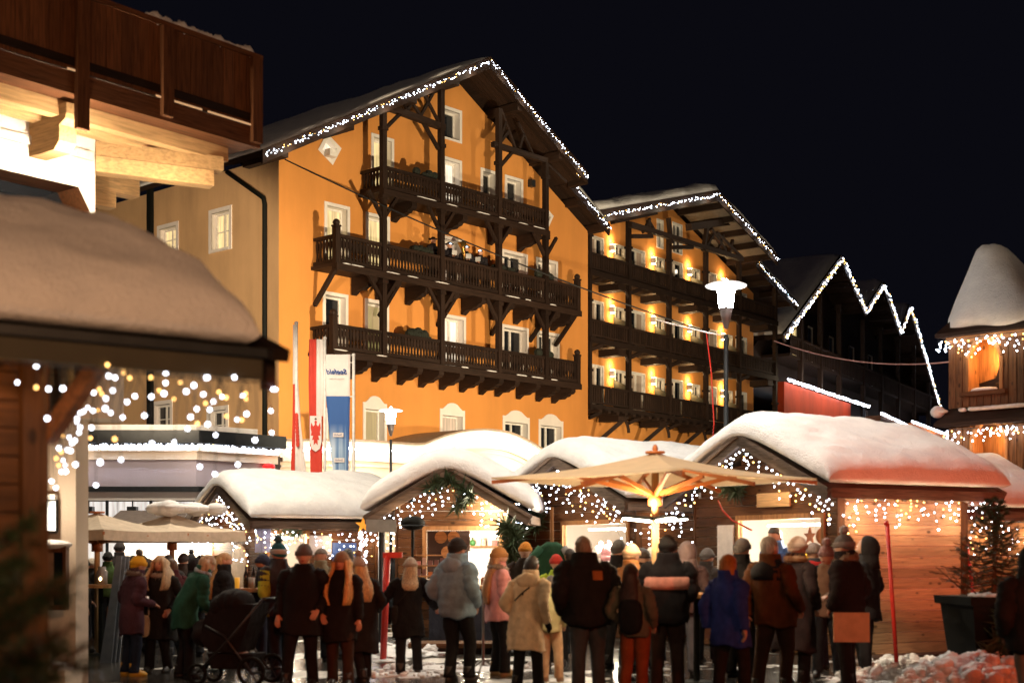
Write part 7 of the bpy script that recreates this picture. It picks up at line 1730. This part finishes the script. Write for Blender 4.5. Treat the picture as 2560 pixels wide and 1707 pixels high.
# --- the crowd farther back
CR = [('woman in a dark teal cap and a long black quilted coat at the bar table', 205, 22.6, 1400, -75, 'long', (.013, .014, .018), ('beanie', (.012, .045, .045)), .05, 1.52),
      ('person in a white knit hat facing the bar table lantern', 232, 25.4, 1414, 120, 'jacket', (.02, .02, .02), ('beanie', (.7, .62, .52)), 0, 1.50),
      ('person in a dark green jacket and black cap under the left parasol', 268, 26.5, 1379, 10, 'jacket', (.05, .09, .03), ('beanie', (.014, .014, .014)), 0, 1.62),
      ('tall person in a dark hood by the bar under the left parasol', 294, 28.5, 1352, 30, 'jacket', (.03, .025, .025), ('beanie', (.06, .05, .05)), 0, 1.82),
      ('person in a black coat between the yellow hat and the fur collar', 352, 22.5, 1386, -40, 'jacket', (.016, .014, .014), ('beanie', (.04, .03, .03)), 0, 1.56),
      ('person in a dark brown cap just behind the yellow hat', 372, 24.2, 1399, -10, 'jacket', (.03, .02, .02), ('beanie', (.05, .03, .025)), 0, 1.5),
      ('person in a charcoal jacket with back turned at the bright bar', 425, 23.5, 1384, 5, 'puffer', (.03, .027, .028), ('short', (.05, .03, .02)), .04, 1.58),
      ('person in a brown coat and dark cap at the bright bar', 453, 25.0, 1382, -12, 'jacket', (.05, .035, .03), ('beanie', (.05, .04, .04)), 0, 1.59),
      ('person in a black hood left of the long fair hair', 486, 21.8, 1395, 30, 'jacket', (.013, .013, .015), ('hood', (.016, .014, .016)), 0, 1.52),
      ('person in dark clothes near the snow-laden parasol', 400, 27.5, 1390, 20, 'jacket', (.06, .03, .03), ('beanie', (.2, .1, .1)), 0, 1.54),
      ('fair-haired person at the far left edge of the crowd', 226, 28.5, 1398, 90, 'jacket', (.08, .02, .02), ('short', (.3, .18, .08)), 0, 1.48),
      ('person in a black cap among the heads before the bright bar, left part', 330, 27.0, 1392, 15, 'jacket', (.03, .02, .02), ('beanie', (.02, .02, .02)), 0, 1.55),
      ('broad person in a dark grey hood in the middle of the left crowd', 505, 25.5, 1391, -25, 'puffer', (.03, .03, .032), ('hood', (.035, .03, .03)), .04, 1.55),
      ('brown-haired person in a maroon coat in the left crowd, behind the stooping woman', 440, 21.6, 1398, 25, 'jacket', (.06, .015, .018), ('short', (.09, .045, .02)), 0, 1.52),
      ('person in a mustard cap deep in the left crowd before the low hut', 545, 26.0, 1392, -30, 'jacket', (.04, .035, .03), ('beanie', (.3, .17, .03)), 0, 1.55),
      ('person in a black bobble hat deep in the left crowd, under the snow-laden parasol', 478, 28.0, 1388, 10, 'jacket', (.02, .02, .02), ('beanie', (.02, .02, .022), None, (.03, .03, .03)), 0, 1.58),
      ('person in a dark jacket queuing at the hat stall, left of the big close-cropped man', 1428, 21.8, 1368, 10, 'jacket', (.02, .016, .016), ('short', (.04, .025, .015)), 0, 1.68),
      ('person in a grey cap standing by the dark hut wall, right of the grey hood', 1765, 20.6, 1368, -40, 'jacket', (.025, .02, .02), ('beanie', (.09, .08, .08)), 0, 1.67),
      ('small figure in dark clothes at the far left, near the pillar', 195, 27.0, 1405, -60, 'jacket', (.02, .02, .025), ('short', (.08, .05, .03)), 0, 1.42),
      ('person in a grey flat cap and beige coat behind the grey-capped walker', 795, 20.8, 1366, 10, 'jacket', (.20, .17, .11), ('cap', (.20, .18, .16)), 0, 1.68),
      ('person in a pale grey cap behind the lime sleeves', 690, 20.6, 1380, 40, 'jacket', (.04, .04, .045), ('beanie', (.32, .3, .3)), 0, 1.60),
      ('dark-haired person in a blue and orange-red jacket', 876, 21.4, 1366, -15, 'jacket', (.03, .11, .36), ('short', (.02, .014, .010)), 0, 1.68),
      ('far walker in a white hat and long dark coat by the white shop', 1002, 30.5, 1368, 10, 'long', (.02, .025, .03), ('beanie', (.7, .62, .55)), 0, 1.70),
      ('far walker in a dark cap next to the white-hatted one', 1034, 31.5, 1374, 200, 'jacket', (.018, .018, .02), ('beanie', (.015, .015, .02)), 0, 1.65),
      ('far person in a blue jacket behind the red barrier post', 948, 31.0, 1384, 30, 'jacket', (.03, .10, .30), ('short', (.1, .06, .03)), 0, 1.57),
      ('far person in an ochre jacket behind the dark sign post', 982, 32.0, 1386, -20, 'jacket', (.30, .14, .03), ('short', (.05, .03, .02)), 0, 1.55),
      ('person in a black fur hood at the hat stall, beside the sand-coloured beanie', 1610, 19.4, 1372, -10, 'jacket', (.025, .018, .016), ('furhat', (.05, .03, .02)), 0, 1.66),
      ('person in a white knit hat at the hat stall counter', 1640, 20.3, 1366, 15, 'jacket', (.14, .10, .09), ('beanie', (.7, .66, .62)), 0, 1.68)]
for i, (l, u, Y, vt, f, ct, cc_, hd_, q_, h_) in enumerate(CR):
    P = person(l, u, Y, vt, f, ct, cc_, (.02, .022, .028) if i % 3 else (.03, .035, .05), BLK, hd_, arms=random.choice((('pocket', 'pocket'), ('cup', 'pocket'), ('pocket', 'down'))), quilt=q_, h=h_, hood=(.28, .05, .02) if 'orange-red' in l else None)
# --- brass players on the middle balcony
def hpos(u, v, y): s, z = hit(u, v, y); return local_to_world(A0, D0, E0, (s, y, 10.2))
mus = [('musician in a black brimmed hat standing at the left of the balcony group', 1082, 592, ('hat', (.015, .012, .014)), False), ('musician with a headlamp reading a music sheet, second from the left on the balcony', 1126, 604, ('hat', (.015, .012, .014)), True),
       ('musician with a headlamp playing a big brass horn on the balcony', 1166, 612, ('hat', (.015, .014, .016)), True), ('musician with a headlamp at the right of the balcony group', 1199, 622, ('short', (.02, .015, .012)), True)]
BRASS = plain('brass', (.60, .38, .10), .25, .9)
for i, (l, u, v, hd_, lampon) in enumerate(mus):
    p = hpos(u, v, -.55); _, zh = hit(u, v, -.55)
    P = person(l, 0, 0, 0, math.degrees(RZ0)+180-20*i, 'jacket', (.02, .018, .022), BLK, BLK, hd_, arms=('chest', 'chest'), pos=p, h=zh, group='brass players on the balcony', face_on=True)
    root, bend, A, fin = P
    if lampon:
        m = MB(); m.tube([(.097*math.cos(a), .117*math.sin(a)+.006, 1.70) for a in [2*math.pi*j/14 for j in range(15)]], .012, 5); fin(m).obj('headlamp_strap', WIRE, root)
        m = MB(); m.ell((0, .135, 1.705), (.06, .02, .03), 8, 6); fin(m).obj('headlamp', glow('headlamp_glow', (.6, .78, 1), 3), root)
        w_ = root.location + Matrix.Rotation(root.rotation_euler.z, 3, 'Z') @ bend((0, .42, 1.22))
        o = thing('music_stand', 'small lit music sheet on a stand in front of the %s' % ['', 'second balcony musician', 'horn player on the balcony', 'rightmost balcony musician'][i], 'music stand', (w_.x, w_.y, 10.2), root.rotation_euler.z)
        m = MB(); m.tube([(0, 0, 0), (0, 0, w_.z-10.2)], .012, 5); m.obj('stand', BLACKM, o); m = MB(); m.bx(-.09, .09, -.01, .0, w_.z-10.2, w_.z-10.2+.15); m.obj('sheet', plain('paper', (.45, .45, .45), .8), o)
        lamp('headlamp_light', 'SPOT', root.location + Matrix.Rotation(root.rotation_euler.z, 3, 'Z') @ bend((0, .16, 1.70)), .9, (.75, .86, 1), .02, w_+Vector((0, 0, .1)), 50)
    if i == 2:
        o = thing('brass_horn', 'gleaming brass horn held up by the balcony musician', 'horn', root.location, root.rotation_euler.z)
        m = MB(); m.tube([bend(q) for q in ((.1, .2, 1.15), (.12, .22, 1.35), (.16, .2, 1.6), (.2, .18, 1.85))], [.03, .05, .08, .16], 14); m.tube([bend(q) for q in ((.1, .2, 1.15), (.02, .24, 1.08), (-.06, .24, 1.2), (-.03, .22, 1.45))], .025, 8); m.obj('tubing', BRASS, o, smooth=True)

# ------------------------------------------------------------------ pushchair, bar tables, banner stand
o = thing('pushchair', 'black pushchair with a hood and big wheels in front of the green coat', 'pushchair', G(585, 17.3), R(-14))
def wheel(x_, y_, r_):
    t = MB(); t.tube([(x_, y_+r_*.0+r_*math.cos(a), r_+r_*math.sin(a)) for a in [2*math.pi*j/22 for j in range(23)]], .022, 6); w_ = t.obj('wheel', BLACKM, o, smooth=True)
    s = MB()
    for j in range(6): a = math.pi*j/3; s.tube([(x_, y_, r_), (x_, y_+r_*math.cos(a)*.95, r_+r_*math.sin(a)*.95)], .008, 4)
    s.obj('spoke', DARKG, w_)
m = MB()
def W2(pts, r_=.014): m.tube(pts, r_, 6)
for x_ in (-.27, .27):
    W2([(x_, -.35, .16), (x_, .05, .55), (x_, .5, 1.05)]); W2([(x_, .35, .15), (x_, .0, .6), (x_, -.25, .72)])
W2([(-.27, .5, 1.05), (.27, .5, 1.05)]); W2([(-.27, -.35, .16), (.27, -.35, .16)]); W2([(-.27, .35, .15), (.27, .35, .15)])
m.v = [(y, x, z) for x, y, z in m.v]; m.obj('frame', DARKG, o, smooth=True)
def swp(q): q.v = [(y, x, z) for x, y, z in q.v]; return q
for x_, y_, r_ in ((-.3, .36, .16), (.3, .36, .16), (-.22, -.38, .11), (.22, -.38, .11)):
    t = MB(); t.tube([(x_, y_+r_*math.cos(a), r_+.02+r_*math.sin(a)) for a in [2*math.pi*j/22 for j in range(23)]], .025, 6); w_ = swp(t).obj('wheel', BLACKM, o, smooth=True)
    s = MB()
    for j in range(6): a = math.pi*j/3; s.tube([(x_, y_, r_+.02), (x_, y_+r_*math.cos(a)*.95, r_+.02+r_*math.sin(a)*.95)], .008, 4)
    swp(s).obj('spoke', DARKG, w_)
BLF = fabric((.010, .009, .010))
m = MB(); m.loft([[(-.23, y0, z), (.23, y0, z), (.24, y1, z), (-.24, y1, z)] for y0, y1, z in ((-.22, .16, .40), (-.34, .22, .55), (-.30, .30, .75), (-.18, .36, .98))]); swp(m).obj('seat', BLF, o)
m = MB()
for i in range(4): m.ell((0, .10-.08*i, .93+.045*(3-i)*(i+1)*.35), (.26, .14, .17), 14, 10)
swp(m).obj('hood', BLF, o, smooth=True)
m = MB(); m.ell((0, -.34, .62), (.22, .20, .17), 14, 9, lambda u_, q: q*(1+.1*math.sin(5*u_.x+4*u_.z))); swp(m).obj('footmuff', fabric((.014, .012, .013)), o, smooth=True)
m = MB(); m.loft([[(-.2, y0, z), (.2, y0, z), (.2, y1, z), (-.2, y1, z)] for y0, y1, z in ((-.2, .26, .2), (-.26, .34, .38))]); swp(m).obj('basket', BLF, o)
m = MB(); m.ell((.02, .02, .36), (.15, .16, .07), 12, 8, lambda u_, q: q*(1+.2*math.sin(6*u_.x+3*u_.y))); swp(m).obj('bundle', fabric((.25, .22, .2)), o, smooth=True)
def bar_table(label, p, things_):
    o = thing('bar_table', label, 'bar table', p, 0, 'standing bar tables'); m = MB(); m.tube([(0,0,1.05),(0,0,1.10)], .34, 20); m.obj('top', PINEW['x'], o)
    m = MB(); m.tube([(0,0,.03),(0,0,1.05)], .04, 8); m.obj('column', BLACKM, o); m = MB(); m.tube([(0,0,0),(0,0,.03)], [.28,.2], 16); m.obj('foot', BLACKM, o)
bar_table('standing bar table with a glass lantern at the left', G(252, 22.2), 1)
bar_table('standing bar table with drinks between the fair-haired woman and the navy cap', G(618, 20.0), 1)
bar_table('standing bar table right of the pink-banded jacket', G(1742, 17.4), 1)
o = thing('lantern', 'glass lantern jar with a burning candle on the left bar table', 'lantern', G(255, 22.1)+Vector((0, 0, 1.1))); m = MB(); m.tube([(0,0,0),(0,0,.2),(0,0,.24),(0,0,.28)], [.085,.085,.06,.06], 14); m.obj('jar', plain('smoky_glass', (.35, .33, .3), .15), o, smooth=True)
m = MB(); m.ell((0, -.088, .09), (.02, .01, .03), 8, 6); m.obj('flame', glow('flame', (1, .75, .4), 12), o)
rr = random.Random(8)
for i, (dx, dy) in enumerate(((-.12, -.1), (.1, -.15), (.02, .1), (-.18, .08))):
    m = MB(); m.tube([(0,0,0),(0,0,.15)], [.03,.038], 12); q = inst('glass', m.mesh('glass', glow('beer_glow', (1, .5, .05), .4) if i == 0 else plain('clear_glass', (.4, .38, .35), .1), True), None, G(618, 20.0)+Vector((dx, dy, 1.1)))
    tag(q, ['glass of amber drink on the bar table beside the fair-haired woman', 'empty glass nearest the viewer on the drinks table', 'empty glass at the back of the drinks table', 'empty glass at the left rim of the drinks table'][i], 'glass', 'glasses on the drinks table')
for i, dx in enumerate((-.02, .09)):
    m = MB(); m.tube([(0,0,0),(0,0,.18),(0,0,.24),(0,0,.30)], [.035,.035,.014,.014], 10); q = inst('bottle', m.mesh('bottle', plain('dark_bottle', (.02, .012, .008), .12), True), None, G(618, 20)+Vector((dx, .0, 1.1))); tag(q, ['left of two dark bottles on the drinks table', 'right of two dark bottles on the drinks table'][i], 'bottle', 'bottles on the drinks table')
o = thing('sandwich_board', 'tall grey metal folding board standing left of the yellow hat', 'sign', G(287, 20.6)); 
for i, dx in enumerate((0, .10, .2)):
    m = MB(); m.add([(-.22+dx*.3, dx, 0), (-.05+dx*.3, dx, 0), (.06+dx*.3, .15+dx, 1.55), (-.02+dx*.3, .15+dx, 1.55), (-.22+dx*.3, dx+.03, 0), (-.05+dx*.3, dx+.03, 0), (.06+dx*.3, .18+dx, 1.55), (-.02+dx*.3, .18+dx, 1.55)], [(0,1,2,3),(7,6,5,4),(0,4,5,1),(1,5,6,2),(2,6,7,3),(3,7,4,0)]); m.obj('panel', plain('grey_metal_panel', (.22, .25, .30), .35, .6), o)
o = thing('tripod_stand', 'thin tripod stand between the steel-blue jacket and the cream coat', 'stand', G(1208, 18.6)); m = MB(); m.tube([(0,0,.12),(0,0,1.0)], .018, 8); m.obj('pole', plain('grey_tube', (.3, .28, .26), .4), o)
for a in (.3, 2.4, 4.5): m = MB(); m.tube([(0, 0, .2), (.3*math.cos(a), .3*math.sin(a), .01)], .012, 6); m.obj('leg', plain('grey_tube', (.3, .28, .26), .4), o)
o = thing('wooden_step', 'low wooden platform in front of the wide-gabled hut', 'platform', G(1165, 22.6)); 
for i in range(5): m = MB(); m.bx(-.9, .9, -.3+.16*i, -.15+.16*i, .10, .17); m.obj('plank', OLDW['x'], o)
m = MB(); m.bx(-.85, .85, -.25, .45, 0, .099); m.obj('base', DARKW['x'], o)
o = thing('counter', 'dark draped counter of the wide-gabled hut', 'counter', G(1175, 24.2)); m = MB(); m.bx(-.7, .7, 0, .5, 0, .98); m.obj('drape', fabric((.03, .03, .04)), o); m = MB(); m.bx(-.75, .75, -.05, .55, .981, 1.03); m.obj('top', PINEW['x'], o)
print('objects', len(bpy.data.objects))
